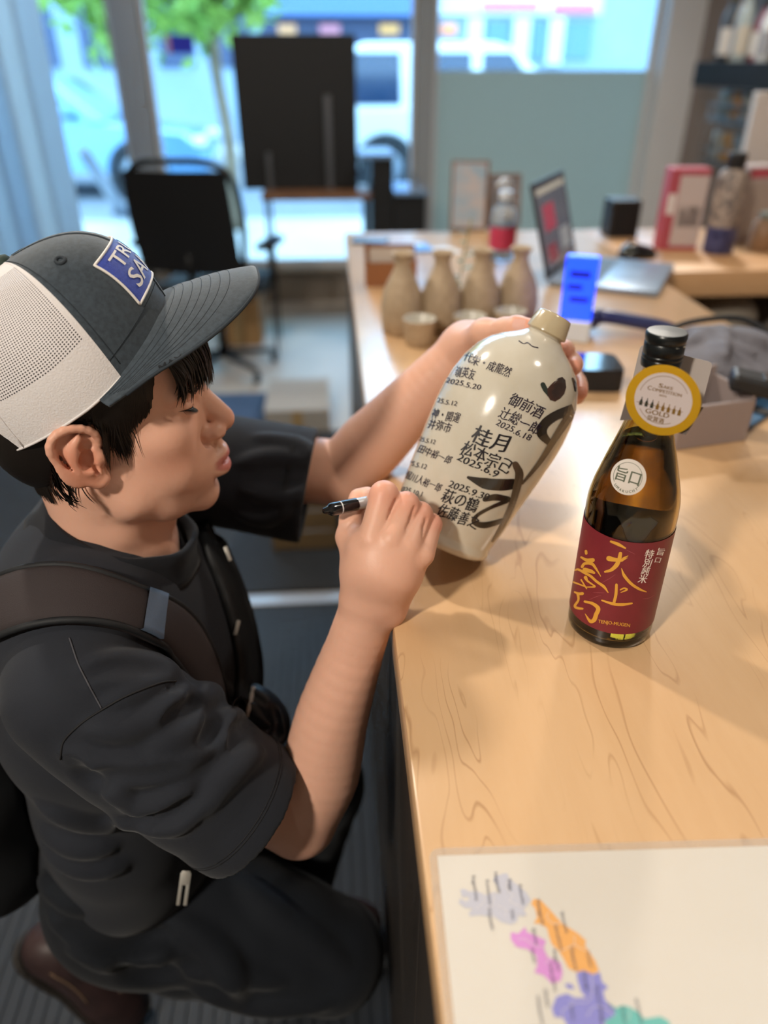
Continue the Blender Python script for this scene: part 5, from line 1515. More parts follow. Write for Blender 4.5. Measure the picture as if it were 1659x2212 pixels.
for t in (0.12, 0.22, 0.32, 0.42, 0.52, 0.62, 0.72):
    MB().tube(brim_pt(vv60 * 0.985, np.full(70, t), 1.15), 0.00032, 4).build('brim_stitch', mat('navy_thread', '262e36', 0.8), brim, smooth=True)
# embroidered word on the brim edge, near side
VG, TG = np.meshgrid(np.linspace(-0.98, 0.2, 240), np.linspace(0.1, 1, 90), indexing='ij')
Bp = to_px(brim_pt(VG, TG, 1.3).reshape(-1, 3)).reshape(VG.shape + (2,))
def brim_uv(P):
    out = []
    for p in P:
        d = ((Bp - p) ** 2).sum(-1); i = np.unravel_index(np.argmin(d), d.shape); out.append((VG[i], TG[i]))
    return np.array(out)
def brim_surf(P, off=0.0):
    q = brim_uv(np.asarray(P).reshape(-1, 2)); return brim_pt(q[:, 0], q[:, 1], 1.6)
px_text(brim_surf, 'MAX', (344, 797), (396, 770), 21, 'brim_embroidery', mat('dark_thread', '12161c', 0.8), brim, 0, 0, 0.3, bold=0.015)

# ================================================================== BACKPACK
pack = empty('backpack', (-0.53, 0.66, 0.50), 'black backpack worn on the crouching man\'s back', 'backpack')
M_NYL = mat('black_nylon', '17191c', 0.65, spec=0.4, noise=(40, '1d1f23', 0.6), bump=(800, 0.3, 0.0006))
bv = Vol((-0.76, 0.40, 0.40), (-0.30, 0.94, 1.14), 0.006)
for z, rx, ry in ((0.58, 0.100, 0.13), (0.70, 0.110, 0.14), (0.82, 0.100, 0.13), (0.90, 0.08, 0.11)):
    bv.ell((-0.462, 0.66, z), (rx, ry, 0.12), None, 0.04)
bv.d = np.maximum(bv.d, -np.clip(0, 0, 0) - 1)
X, Y, Z = np.meshgrid(*bv.ax, indexing='ij')
bv.d = np.maximum(bv.d, -(sv.sample(np.stack([X, Y, Z], -1).reshape(-1, 3)).reshape(bv.d.shape) - 0.004).astype(np.float32) * ((X > -0.615) & (Z < 1.09) & (Z > 0.43)))
V, Q = bv.mesh(); quads('pack_body', V, Q, M_NYL, pack)
bv2 = Vol((-0.74, 0.46, 0.46), (-0.52, 0.88, 0.86), 0.006); bv2.ell((-0.575, 0.66, 0.66), (0.05, 0.11, 0.13), None, 0.02); V, Q = bv2.mesh(); quads('front_pocket', V, Q, M_NYL, pack)
def strap(up, lo, name, m, off=0.005, th=0.009, ns=40, nw=9, vol=None, crown=0.4, under=False):
    vol = vol or sv
    U = spline([(x, y, 0) for x, y in up], ns)[:, :2]; Lw = spline([(x, y, 0) for x, y in lo], ns)[:, :2]
    P = np.stack([U + (Lw - U) * t for t in np.linspace(0, 1, nw)], 1).reshape(-1, 2)
    w = vol.cast(P)
    if under:
        w2 = sv_torso.cast(P)
        far = (P[:, 1] > 1395) & (P[:, 0] > 350) & ~np.isnan(w2).any(1); w[far] = w2[far]
    for i in range(len(w)):
        if np.isnan(w[i]).any():
            good = np.where(~np.isnan(w).any(1))[0]; j = good[np.argmin(((P[good] - P[i]) ** 2).sum(1))]
            dd = (w[j] - EYE) @ FW; w[i] = W(P[i][0], P[i][1], dd)
    for _ in range(3):     # smooth so that the stiff strap bridges small folds
        g = w.reshape(ns, nw, 3); s_ = g.copy(); s_[1:-1] = (g[:-2] + 2 * g[1:-1] + g[2:]) / 4; w = s_.reshape(-1, 3)
    G = vol.grad(w)
    if under:
        G2 = sv_torso.grad(w); G[far] = G2[far]
    prof = 1 - crown * np.abs(np.linspace(-1, 1, nw)) ** 4
    top = w + G * (off + th * np.tile(prof, ns))[:, None]; bot = w + G * 0.0
    o = ns * nw; Fc = []
    for i in range(ns - 1):
        for j in range(nw - 1):
            a = i * nw + j; Fc.append((a, a + nw, a + nw + 1, a + 1)); Fc.append((o + a, o + a + 1, o + a + nw + 1, o + a + nw))
        for j in (0, nw - 1):
            a = i * nw + j; Fc.append((a, a + nw, o + a + nw, o + a) if j else (a, o + a, o + a + nw, a + nw))
    ob = raw(name, np.vstack([top, bot]), Fc, m, pack)
    return ob, top.reshape(ns, nw, 3), G.reshape(ns, nw, 3)
M_STR = mat('dark_taupe_mesh_fabric', '352f30', 0.8, spec=0.25, bump=(1200, 0.5, 0.0008))
upx = [(-150, 1345), (-90, 1302), (-40, 1275), (0, 1262), (51, 1240), (127, 1231), (203, 1243), (295, 1279), (345, 1296), (390, 1322), (428, 1368), (455, 1430), (474, 1500), (486, 1580)]
lox = [(-150, 1475), (-90, 1428), (-40, 1395), (0, 1383), (63, 1361), (139, 1351), (211, 1355), (268, 1366), (316, 1387), (352, 1416), (386, 1455), (412, 1500), (432, 1560), (440, 1620)]
so, stp, sg_ = strap(upx, lox, 'shoulder_strap', M_STR, under=True)
for j in (0, 8):
    MB().tube(stp[:, j] - sg_[:, j] * 0.001, 0.0032, 8).build('strap_piping', M_NYL, so, smooth=True)
so2, _, _ = strap([(300, 1281), (318, 1286), (336, 1292)], [(283, 1368), (300, 1373), (322, 1384)], 'webbing_patch', mat('blue_grey_webbing', '55677e', 0.45, bump=(900, 0.4, 0.0006)), off=0.0145, th=0.0012, ns=10, crown=0.0)
# far strap down the chest
so3, st3, sg3 = strap([(452, 1120), (482, 1190), (512, 1260), (540, 1350), (556, 1450), (548, 1520)], [(415, 1130), (440, 1200), (468, 1275), (494, 1360), (508, 1450), (500, 1530)], 'shoulder_strap', M_NYL, off=0.004, th=0.007)
M_STEEL = mat('pale_metal', 'b8b4ac', 0.35, 0.6)
for (x, y, d2) in ((484, 1196, (8, 22)), (516, 1356, (-6, 24))):
    c = sv.cast([(x - 12, y)])[0]
    if np.isnan(c).any(): c = W(x, y, 0.84)
    g = unit(EYE - c); a = unit(RT * d2[0] - UPV * d2[1])
    MB().box((-0.0022, -0.0085, 0), (0.0022, 0.0085, 0.0025), frame(c + g * 0.017 + RT * 0.004, unit(np.cross(a, g)), a, g), 0.0008).build('strap_slider', M_STEEL, pack, auto=40)
# pouch on the strap
po = W(556, 1546, 0.855)
pvv = vol_around([po], 0.075, 0.0028)
pvv.ell(po, (0.030, 0.028, 0.034), None, 0.01); pvv.ell(po + RT * 0.014 - UPV * 0.014, (0.024, 0.026, 0.026), None, 0.015); pvv.ell(po - RT * 0.012 + UPV * 0.016, (0.020, 0.024, 0.020), None, 0.015)
for pts in ([(520, 1500), (560, 1510), (600, 1560)], [(530, 1560), (570, 1580), (610, 1590)], [(590, 1530), (600, 1570), (590, 1600)]):
    w = pvv.cast(spline([(x, y, 0) for x, y in pts], 10)[:, :2]); w = w[~np.isnan(w).any(1)]
    if len(w) > 3: pvv.chain(w, 0.0035, 0.006, 'sub')
V, Q = pvv.mesh(); pouch = quads('strap_pouch', V, Q, mat('navy_black_nylon', '1d222c', 0.45, spec=0.5, coat=0.1), pack)
w = pvv.cast([(548, 1484), (543, 1505), (537, 1530), (533, 1548)]); w = w[~np.isnan(w).any(1)]
if len(w) > 2: MB().tube(w, 0.0028, 8).build('pouch_zip', mat('white_zip', 'cfcdc8', 0.5), pouch, smooth=True)
# metal zip pull hanging below the sleeve
zc = W(402, 1885, 0.80); zd = unit(-UPV + RT * -0.14); zn = unit(EYE - zc); zs = np.cross(zn, zd)
zp = MB(); zp.box((-0.005, -0.014, -0.0015), (0.005, 0.002, 0.0015), frame(zc, zs, -zd, zn), 0.001)
pull = zp.build('zip_pull', M_STEEL, pack, auto=40)
for sx in (-0.0042, 0.0042):
    MB().box((sx - 0.0022, -0.022, -0.0012), (sx + 0.0022, 0.014, 0.0012), frame(zc + zd * 0.014, zs, -zd, zn), 0.0008).build('pull_bar', M_STEEL, pull, auto=40)

# ================================================================== MARKER PEN
PA = W(698, 1104, 0.668); PB = W(880, 1066, 0.716)
pz = unit(PB - PA); px_ = unit(np.cross(pz, (0, 0, 1.0))); py_ = np.cross(pz, px_)
pen = empty('marker_pen', tuple(PA), 'black and silver marker pen held in the man\'s right hand', 'pen')
PM = frame(PA, px_, py_, pz); PL = float(np.linalg.norm(PB - PA))
M_PBK = mat('glossy_black_plastic', '101114', 0.15, coat=0.5)
MB().lathe([(0.0, 0.0), (0.0022, 0.0002), (0.0030, 0.0016), (0.0033, 0.004), (0.0048, 0.0062), (0.0058, 0.0075), (0.0060, 0.010), (0.0060, 0.0172)], 32, PM).build('cap_end', M_PBK, pen, auto=35)
MB().lathe([(0.00602, 0.0172), (0.00605, 0.0175), (0.00605, 0.0181), (0.00602, 0.0184)], 32, PM).build('cap_ring', mat('white_ring', 'd8d8d8', 0.3), pen, smooth=True)
MB().lathe([(0.0060, 0.0184), (0.0061, 0.034), (0.0059, 0.0352), (0.0054, 0.0354)], 32, PM).build('pen_end', M_PBK, pen, auto=35)
MB().lathe([(0.0055, 0.0352), (0.0055, PL - 0.024), (0.0048, PL - 0.021), (0.0040, PL - 0.010), (0.0028, PL - 0.007), (0.0012, PL - 0.002), (0.0, PL)], 32, PM).build('barrel', mat('silver_grey_plastic', 'b9bcc0', 0.25, 0.3), pen, auto=35)
MB().box((-0.0008, 0.0058, 0.012), (0.0008, 0.0072, 0.031), PM, 0.0004).build('pocket_clip', M_PBK, pen)

# ================================================================== THINGS ON THE FAR END OF THE COUNTER
def copy_thing(root, loc, label=None):
    r = root.copy(); COL.objects.link(r); dl = Vector(loc) - root.location; r.location = loc
    if label: r['label'] = label
    for ch in list(root.children):
        c = ch.copy(); COL.objects.link(c); c.parent = r; c.matrix_parent_inverse = ch.matrix_parent_inverse.copy()
        for g in ch.children:
            d = g.copy(); COL.objects.link(d); d.parent = c; d.matrix_parent_inverse = g.matrix_parent_inverse.copy()
    return r
def at(z, px, py): return WZ(px, py, z)
M_STONE = mat('speckled_beige_stoneware', 'a8947a', 0.6, noise=(90, '97836a', 0.8))
M_STONE2 = mat('dark_stoneware_inside', '6e5f4e', 0.7)
# carafes
def carafe(b, label):
    t = empty('sake_carafe', tuple(b), label, 'carafe', 'beige stoneware carafes on the counter')
    M = Matrix.Translation(Vector(b)) @ Matrix.Diagonal((0.93, 0.93, 0.83, 1.0))
    MB().lathe([(0.0, 0.002), (0.036, 0.0), (0.041, 0.004), (0.044, 0.03), (0.0445, 0.06), (0.041, 0.088), (0.033, 0.112), (0.0235, 0.132), (0.0175, 0.146), (0.0155, 0.158), (0.0175, 0.168)], 36, M).build('vessel_body', M_STONE, t, smooth=True)
    MB().lathe([(0.0175, 0.168), (0.0225, 0.176), (0.0235, 0.179), (0.0215, 0.1805), (0.0165, 0.176), (0.012, 0.165), (0.012, 0.15), (0.0, 0.149)], 36, M).build('flared_lip', M_STONE, t, smooth=True)
    return t
cb_ = [at(CT, 868, 716), at(CT, 950, 712), at(CT, 1032, 706), at(CT, 1112, 700)]
cl_ = ['beige stoneware carafe nearest the counter edge, behind the leftmost cup', 'second beige stoneware carafe from the counter edge', 'third beige stoneware carafe from the counter edge, beside the leafy sprig', 'beige stoneware carafe nearest the blue glowing display']
for b, l in zip(cb_, cl_): carafe(b, l)
def cup(b, label):
    t = empty('sake_cup', tuple(b), label, 'cup', 'stoneware cups in front of the carafes')
    M = Matrix.Translation(Vector(b))
    MB().lathe([(0.0, 0.003), (0.022, 0.0), (0.025, 0.003), (0.0275, 0.02), (0.030, 0.046), (0.0305, 0.049)], 32, M).build('cup_wall', M_STONE, t, smooth=True)
    MB().lathe([(0.0305, 0.049), (0.0295, 0.0505), (0.0280, 0.049), (0.0255, 0.02), (0.020, 0.008), (0.0, 0.007)], 32, M).build('cup_inside', mat('pale_grey_glaze', 'b9b4a8', 0.3), t, smooth=True)
    return t
for (x, y), l in zip(((905, 744), (1012, 738), (1098, 726)), ('small stoneware cup standing leftmost in front of the carafes', 'small stoneware cup in the middle of the three cups', 'small stoneware cup behind the neck of the signed jar')):
    cup(at(CT, x, y), l)
# leafy sprig
sp_ = empty('leaf_sprig', tuple(at(CT, 985, 690)), 'thin green leafy sprig with a yellow ball tip among the carafes', 'sprig')
b = at(CT, 985, 690); b0 = b + np.array([0, 0, 0.0])
stem = spline([b0, b0 + [0.004, 0.01, 0.06], b0 + [0.012, 0.02, 0.12], b0 + [0.025, 0.03, 0.19]], 16)
MB().tube(stem, 0.0015, 6).build('stem', mat('olive_stem', '8f8650', 0.6), sp_, smooth=True)
random.seed(3)
for i in range(9):
    c = stem[5 + i]; a = random.uniform(0, 6.28); L = random.uniform(0.022, 0.034); d = np.array([math.cos(a), math.sin(a), 0.5]); d = unit(d); s = unit(np.cross(d, (0, 0, 1.0))); n = np.cross(s, d)
    V = []; Fc = []
    for j, t in enumerate(np.linspace(0, 1, 7)):
        w = 0.0075 * math.sin(math.pi * min(max(t, 0.04), 0.97)); p = c + d * L * t - np.array([0, 0, 0.008]) * t * t
        V += [p + s * w, p + n * 0.001, p - s * w]
    for j in range(6):
        Fc += [(3 * j, 3 * j + 1, 3 * j + 4, 3 * j + 3), (3 * j + 1, 3 * j + 2, 3 * j + 5, 3 * j + 4)]
    raw('leaf', V, Fc, mat('sprig_green' if i % 2 else 'sprig_dark_green', '4f7d5c' if i % 2 else '35604c', 0.5), sp_)
bm_ = MB(); bm_.lathe([(0.0, -0.006), (0.0042, -0.0042), (0.006, 0.0), (0.0042, 0.0042), (0.0, 0.006)], 14, Matrix.Translation(Vector(W(984, 634, (b0 + [0, 0, .05] - EYE) @ FW - 0.03)))); bm_.build('yellow_ball', mat('pale_yellow_bead', 'e8e070', 0.25, coat=0.5), sp_, smooth=True)
# papers and flyers near the far edge
M_PAPB = mat('blue_print_paper', '4f86d0', 0.35)
def flat_sheet(name, c, w, h, rot, m, label, cat, th=0.0015, z=0.0):
    t = empty(name, (c[0], c[1], CT + z), label, cat)
    R = Matrix.Translation((c[0], c[1], CT + z)) @ Matrix.Rotation(math.radians(rot), 4, 'Z')
    MB().box((-w / 2, -h / 2, 0), (w / 2, h / 2, th), R).build('sheets', m, t)
    MB().box((-w * 0.42, h * 0.14, th), (w * 0.42, h * 0.42, th + 0.0003), R).build('printed_band', mat(name + '_band', 'c8d4e6' if 'blue' in label else '8a6a5a', 0.5), t)
    return t
flat_sheet('flyer_stack', at(CT, 868, 538), 0.16, 0.11, 8, M_PAPB, 'stack of blue flyers at the far end of the counter', 'flyers', 0.006)
flat_sheet('booklet', at(CT, 800, 522), 0.10, 0.08, -14, mat('dark_booklet', '27405f', 0.4), 'dark navy booklet on the far counter edge by the window', 'booklet', 0.008)
flat_sheet('leaflet', at(CT, 960, 542), 0.07, 0.09, 20, mat('white_leaflet', 'cfd3d6', 0.5), 'white leaflet lying beside the stack of blue flyers', 'leaflet', 0.002)
# brown cardboard tray behind the carafes
t = empty('card_tray', tuple(at(CT, 848, 620)), 'open brown card tray standing behind the leftmost carafe', 'tray')
c = at(CT, 845, 618); M_KR = mat('brown_card', '8a5a38', 0.75)
MB().box((c[0] - 0.06, c[1] - 0.004, CT), (c[0] + 0.06, c[1], CT + 0.055), bev=0.001).build('tray_front', M_KR, t)
MB().box((c[0] - 0.06, c[1] + 0.05, CT), (c[0] + 0.06, c[1] + 0.054, CT + 0.085), bev=0.001).build('tray_back', M_KR, t)
for sx in (-0.06, 0.056): MB().box((c[0] + sx, c[1] - 0.002, CT), (c[0] + sx + 0.004, c[1] + 0.052, CT + 0.06)).build('tray_side', M_KR, t)
for i in range(5): MB().box((c[0] - 0.05, c[1] + 0.006 + i * 0.008, CT + 0.001), (c[0] + 0.05, c[1] + 0.008 + i * 0.008, CT + 0.085 - 0.003 * i)).build('card', mat('card_%d' % (i % 2), 'c98a60' if i % 2 else 'b9b0a8', 0.6), t)
# picture stand with a pastel card
def stand(c, w, h, tilt, rot, mcard, label, cat, frame_m, name):
    t = empty(name, tuple(c), label, cat)
    R = Matrix.Translation(Vector(c)) @ Matrix.Rotation(math.radians(rot), 4, 'Z') @ Matrix.Rotation(math.radians(-tilt), 4, 'X')
    MB().box((-w / 2, -0.004, 0.0), (w / 2, 0.004, h), R, 0.001).build('backing', frame_m, t)
    MB().box((-w / 2 + 0.008, -0.0055, 0.008), (w / 2 - 0.008, -0.004, h - 0.008), R).build('card', mcard, t)
    R2 = Matrix.Translation(Vector(c)) @ Matrix.Rotation(math.radians(rot), 4, 'Z')
    MB().box((-w * 0.3, 0.0, 0.0), (w * 0.3, h * 0.45, 0.006), R2, 0.001).build('foot', frame_m, t)
    return t
M_PASTEL = mat('pastel_print', 'a9a2a4', 0.5, noise=(24, '7f9bb0', 1.0))
M_OAK = wood_mat('brown_oak', '7c5a40', '6a4a34', '4a3222', 6, 0.5, 0.1, 'Z', 0.5)
stand(at(CT, 1010, 498), 0.115, 0.20, 12, -8, M_PASTEL, 'pastel picture card on a brown wooden stand', 'picture stand', M_OAK, 'picture_stand')
stand(at(CT, 1085, 490), 0.115, 0.155, 10, 6, mat('grey_menu_print', '8f8d94', 0.5, noise=(30, '5d6672', 0.9)), 'small oak frame behind the clear pump bottle', 'frame', M_OAK, 'framed_print')
# pump bottle
pb = at(CT, 1082, 560)
t = empty('pump_bottle', tuple(pb), 'clear hand sanitizer pump bottle with a red label', 'bottle'); M = Matrix.Translation(Vector(pb))
MB().lathe([(0.0, 0.001), (0.032, 0.0), (0.035, 0.004), (0.035, 0.11), (0.030, 0.128), (0.014, 0.142), (0.013, 0.150)], 28, M).build('bottle_body', mat('clear_plastic', 'bcd2ea', 0.08, trans=0.75), t, smooth=True)
MB().lathe([(0.0353, 0.03), (0.0353, 0.085)], 28, M).build('red_label', mat('crimson_label', 'b03050', 0.5), t, smooth=True)
MB().lathe([(0.016, 0.150), (0.017, 0.152), (0.017, 0.170), (0.006, 0.172), (0.0055, 0.195), (0.0, 0.195)], 24, M).build('pump_collar', mat('white_plastic', 'cfd8e2', 0.3), t, auto=40)
MB().tube([pb + [0.004, 0, 0.193], pb + [-0.012, -0.012, 0.196], pb + [-0.030, -0.028, 0.188]], [0.008, 0.007, 0.004], 10).build('nozzle', mat('white_plastic', 'cfd8e2', 0.3), t, smooth=True)
# glowing blue display block
gb = at(CT, 1236, 735)
t = empty('light_display', tuple(gb), 'glowing blue acrylic display block on a white base', 'display')
R = Matrix.Translation(Vector(gb)) @ Matrix.Rotation(math.radians(-24), 4, 'Z')
MB().box((-0.030, -0.012, 0.0), (0.030, 0.018, 0.040), R, 0.003).build('base', mat('white_plastic', 'cfd8e2', 0.3), t)
blk = MB().box((-0.029, -0.008, 0.040), (0.029, 0.014, 0.155), R, 0.002).build('acrylic_block', mat('blue_lit_acrylic', '1c4ce8', 0.2, emit=('1440ff', 1.6)), t)
for i, (x0, x1, z0, z1) in enumerate(((-0.018, 0.018, 0.118, 0.130), (-0.020, 0.006, 0.096, 0.106), (-0.014, 0.020, 0.074, 0.084))):
    MB().box((x0, -0.0086, z0), (x1, -0.008, z1), R).build('etched_mark', mat('deep_blue_mark', '0c1f9a', 0.3, emit=('0a1cc0', 0.5)), blk)
# black square terminal
tb = at(CT, 1278, 826)
t = empty('card_reader', tuple(tb), 'small black square card reader with rounded corners beside the jar', 'card reader')
R = Matrix.Translation(Vector(tb)) @ Matrix.Rotation(math.radians(-6), 4, 'Z')
MB().prism([(x, y) for x, y in [(0.042 * (abs(math.cos(a)) ** 0.35) * (1 if math.cos(a) > 0 else -1), 0.042 * (abs(math.sin(a)) ** 0.35) * (1 if math.sin(a) > 0 else -1)) for a in np.linspace(0, 2 * math.pi, 40, endpoint=False)]], 0.0, 0.034, R).build('reader_body', mat('black_plastic', '1b1b1d', 0.5), t)
MB().prism([(x, y) for x, y in [(0.0405 * (abs(math.cos(a)) ** 0.35) * (1 if math.cos(a) > 0 else -1), 0.0405 * (abs(math.sin(a)) ** 0.35) * (1 if math.sin(a) > 0 else -1)) for a in np.linspace(0, 2 * math.pi, 40, endpoint=False)]], 0.034, 0.036, R).build('reader_top', mat('glossy_dark_top', '24282e', 0.06, coat=0.8), t)
# handheld scanner
sb_ = at(CT, 1345, 722)
t = empty('barcode_scanner', tuple(sb_), 'dark blue handheld barcode scanner lying behind the card reader', 'scanner')
sp0 = sb_ + np.array([-0.075, 0.012, 0.016]); 
MB().tube(spline([sb_ + [-0.072, 0.02, 0.022], sb_ + [-0.04, 0.02, 0.030], sb_ + [0.01, 0.004, 0.026], sb_ + [0.09, -0.03, 0.017]], 14), [0.014, 0.022, 0.024, 0.021, 0.017, 0.016, 0.016, 0.016, 0.016, 0.016, 0.016, 0.016, 0.015, 0.011], 14, flat=(1.0, 0.85)).build('scanner_body', mat('navy_plastic', '1a2450', 0.3, coat=0.3), t, smooth=True)
MB().box((-0.084, 0.006, 0.010), (-0.076, 0.036, 0.034), Matrix.Translation(Vector(sb_)), 0.002).build('scan_window', mat('black_plastic', '1b1b1d', 0.5), t)
# taupe holder box with a black device and a grey cloth
hb_ = at(CT, 1532, 962)
t = empty('organizer_box', tuple(hb_), 'taupe open-topped holder box behind the sake bottle', 'box')
R = Matrix.Translation(Vector(hb_)) @ Matrix.Rotation(math.radians(12), 4, 'Z'); M_TAU = mat('taupe_plastic', '8d7f7c', 0.55)
MB().box((-0.058, -0.002, 0.0), (0.058, 0.004, 0.062), R, 0.002).build('box_front', M_TAU, t)
MB().box((-0.058, 0.086, 0.0), (0.058, 0.092, 0.080), R, 0.002).build('box_back', M_TAU, t)
for sx in (-0.058, 0.053): MB().box((sx, 0.0, 0.0), (sx + 0.005, 0.09, 0.068), R, 0.002).build('box_side', M_TAU, t)
MB().box((-0.055, 0.003, 0.0), (0.055, 0.088, 0.004), R).build('box_floor', mat('black_plastic', '1b1b1d', 0.5), t)
t2 = empty('pos_terminal', tuple(hb_ + [0.03, 0.03, 0.05]), 'black handheld payment terminal leaning on the taupe box', 'terminal')
R = Matrix.Translation(Vector(hb_ + [0.055, 0.030, 0.066])) @ Matrix.Rotation(math.radians(-22), 4, 'Z') @ Matrix.Rotation(math.radians(8), 4, 'Y')
MB().box((-0.03, -0.022, 0.0), (0.11, 0.022, 0.024), R, 0.006).build('terminal_body', mat('black_plastic', '1b1b1d', 0.5), t2)
MB().box((0.01, -0.016, 0.024), (0.09, 0.016, 0.0255), R).build('terminal_screen', mat('dark_screen', '0d1218', 0.08, coat=0.6), t2)
cv = Vol(hb_ + np.array((-0.02, 0.08, -0.02)), hb_ + np.array((0.24, 0.36, 0.13)), 0.005)
cc0 = hb_ + np.array((0.10, 0.21, 0.0))
cv.ell(cc0 + [0, 0, 0.03], (0.10, 0.085, 0.035), None, 0.02); cv.ell(cc0 + [0.05, 0.05, 0.05], (0.07, 0.05, 0.03), None, 0.03); cv.ell(cc0 + [-0.05, -0.02, 0.045], (0.045, 0.06, 0.025), None, 0.03)
for i in range(5):
    a = i * 1.1; cv.chain([cc0 + [0.07 * math.cos(a), 0.06 * math.sin(a), 0.075], cc0 + [0.02 * math.cos(a + 1), 0.03, 0.075], cc0 + [-0.06 * math.cos(a), -0.05 * math.sin(a), 0.07]], [0.004, 0.008, 0.004], 0.015, n=8)
cv.plane((0, 0, CT + 0.0005), (0, 0, -1.0)); V, Q = cv.mesh()
t3 = empty('grey_pouch', tuple(cc0), 'crumpled grey fabric pouch behind the taupe box', 'pouch')
quads('pouch_fabric', V, Q, mat('grey_canvas', '6d6c74', 0.85, noise=(30, '5c5b63', 0.7)), t3)
MB().tube(spline([cc0 + [-0.09, 0.06, 0.055], cc0 + [-0.02, 0.09, 0.078], cc0 + [0.07, 0.085, 0.085], cc0 + [0.12, 0.05, 0.06]], 20), 0.005, 8).build('black_zip_edge', mat('black_nylon', '17191c', 0.65), t3, smooth=True)
t4 = empty('blue_strap', tuple(hb_ + [0.13, 0.06, 0]), 'flat blue strap lying right of the taupe box', 'strap')
c = hb_ + np.array((0.115, 0.10, 0.0)); R = Matrix.Translation(Vector((c[0], c[1], CT))) @ Matrix.Rotation(math.radians(-50), 4, 'Z')
MB().box((-0.02, -0.07, 0.0), (0.02, 0.07, 0.006), R, 0.002).build('strap_band', mat('steel_blue_fabric', '3d6c96', 0.6), t4); MB().box((-0.021, -0.012, 0.006), (0.021, 0.012, 0.009), R, 0.001).build('strap_loop', mat('black_plastic', '1b1b1d', 0.5), t4)

# ------------------------------------------------------------------ laptop and things on the return counter
lb = at(CT, 1335, 606); LR = math.radians(-14)
t = empty('laptop', tuple(lb), 'open silver laptop turned sideways on the return counter', 'laptop')
# screen stands along the left edge, hinge line runs away from the camera
p00, p01 = at(CT + 0.012, 1184, 606), at(CT + 0.012, 1258, 540)   # hinge near / far
hx = unit((p01 - p00) * [1, 1, 0]); hy = np.array([hx[1], -hx[0], 0.0])     # hy points right, away from the screen
LW, LD = 0.30, 0.25
MB().box((0, 0, 0.0), (LW, LD, 0.014), frame(np.array([p00[0], p00[1], CT]), hx, hy, (0, 0, 1.0)), 0.003).build('keyboard_deck', mat('silver_aluminium', '7f90a4', 0.35, 0.5), t, auto=40)
kb = MB().box((0.02, 0.03, 0.014), (LW - 0.02, 0.115, 0.0146), frame(np.array([p00[0], p00[1], CT]), hx, hy, (0, 0, 1.0))).build('keyboard', mat('keyboard_grey', '5d7388', 0.5), t)
LF = frame(np.array([p00[0], p00[1], CT]), hx, hy, (0, 0, 1.0))
key = None
for r in range(5):
    for q in range(13):
        x0 = 0.024 + q * 0.0196; y0 = 0.033 + r * 0.0162
        if key is None:
            key = MB().box((0, 0, 0), (0.0165, 0.0135, 0.0012), None, 0.0005).build('key', mat('key_dark', '3d4c5c', 0.5), kb); kk = key
        else:
            kk = key.copy(); COL.objects.link(kk)
        kk.matrix_world = LF @ Matrix.Translation((x0, y0, 0.0146)); kk.parent = kb; kk.matrix_parent_inverse = Matrix.Identity(4)
MB().box((0.105, 0.13, 0.014), (0.195, 0.195, 0.0145), LF).build('trackpad', mat('trackpad_grey', '8d99a8', 0.3, 0.4), t)
sx = unit(hx); su = unit(np.array([0, 0, 1.0]) - hy * 0.30); sn = np.cross(sx, su)
SF = frame(np.array([p00[0], p00[1], CT + 0.012]) , sx, su, sn)
scr = MB().box((0, 0, -0.006), (LW, 0.215, 0.0), SF, 0.002).build('lid', mat('black_bezel', '14161a', 0.4), t, auto=40)
sgn = 0.0 if (Vector(sn).dot(Vector(hy)) > 0) else -0.0066
disp = MB().box((0.012, 0.014, sgn), (LW - 0.012, 0.203, sgn + 0.0006), SF).build('screen', mat('grey_screen_image', '50545e', 0.2, emit=('4a4e5a', 0.5)), t)
for (x0, x1, y0, y1, c) in ((0.05, 0.15, 0.10, 0.16, '9a3a50'), (0.17, 0.26, 0.04, 0.09, '8a8e92'), (0.04, 0.12, 0.03, 0.07, '7a3444'), (0.02, 0.28, 0.185, 0.198, 'a8a498')):
    MB().box((x0, y0, sgn + (0.0006 if sgn == 0 else -0.0002)), (x1, y1, sgn + (0.0008 if sgn == 0 else 0.0)), SF).build('screen_window', mat('screen_' + c, c, 0.3, emit=(c, 0.4)), disp)
mo = at(CT, 1376, 556)
t = empty('computer_mouse', tuple(mo), 'black computer mouse beside the laptop', 'mouse')
mv = vol_around([mo], 0.08, 0.004); mv.ell(mo + [0, 0, 0.008], (0.052, 0.034, 0.026), None, 0.005); mv.ell(mo + [-0.02, 0, 0.012], (0.03, 0.03, 0.026), None, 0.01); mv.plane(mo + [0, 0, 0.001], (0, 0, -1.0)); V, Q = mv.mesh()
quads('mouse_shell', V, Q, mat('glossy_black_plastic', '101114', 0.15, coat=0.5), t)
MB().tube([mo + [-0.03, 0.0, 0.040], mo + [-0.02, 0.0, 0.0405]], 0.004, 10).build('scroll_wheel', mat('grey_wheel', '4a4a4a', 0.5), t)
sk = at(CT, 1335, 508)
t = empty('desk_speaker', tuple(sk), 'black cube speaker standing against the window column', 'speaker')
MB().box((-0.045, -0.04, 0), (0.045, 0.04, 0.105), Matrix.Translation(Vector(sk)), 0.004).build('cabinet', mat('black_plastic', '1b1b1d', 0.5), t); MB().box((-0.038, -0.042, 0.008), (0.038, -0.040, 0.097), Matrix.Translation(Vector(sk))).build('grille', mat('black_cloth', '0e0e10', 0.9), t)
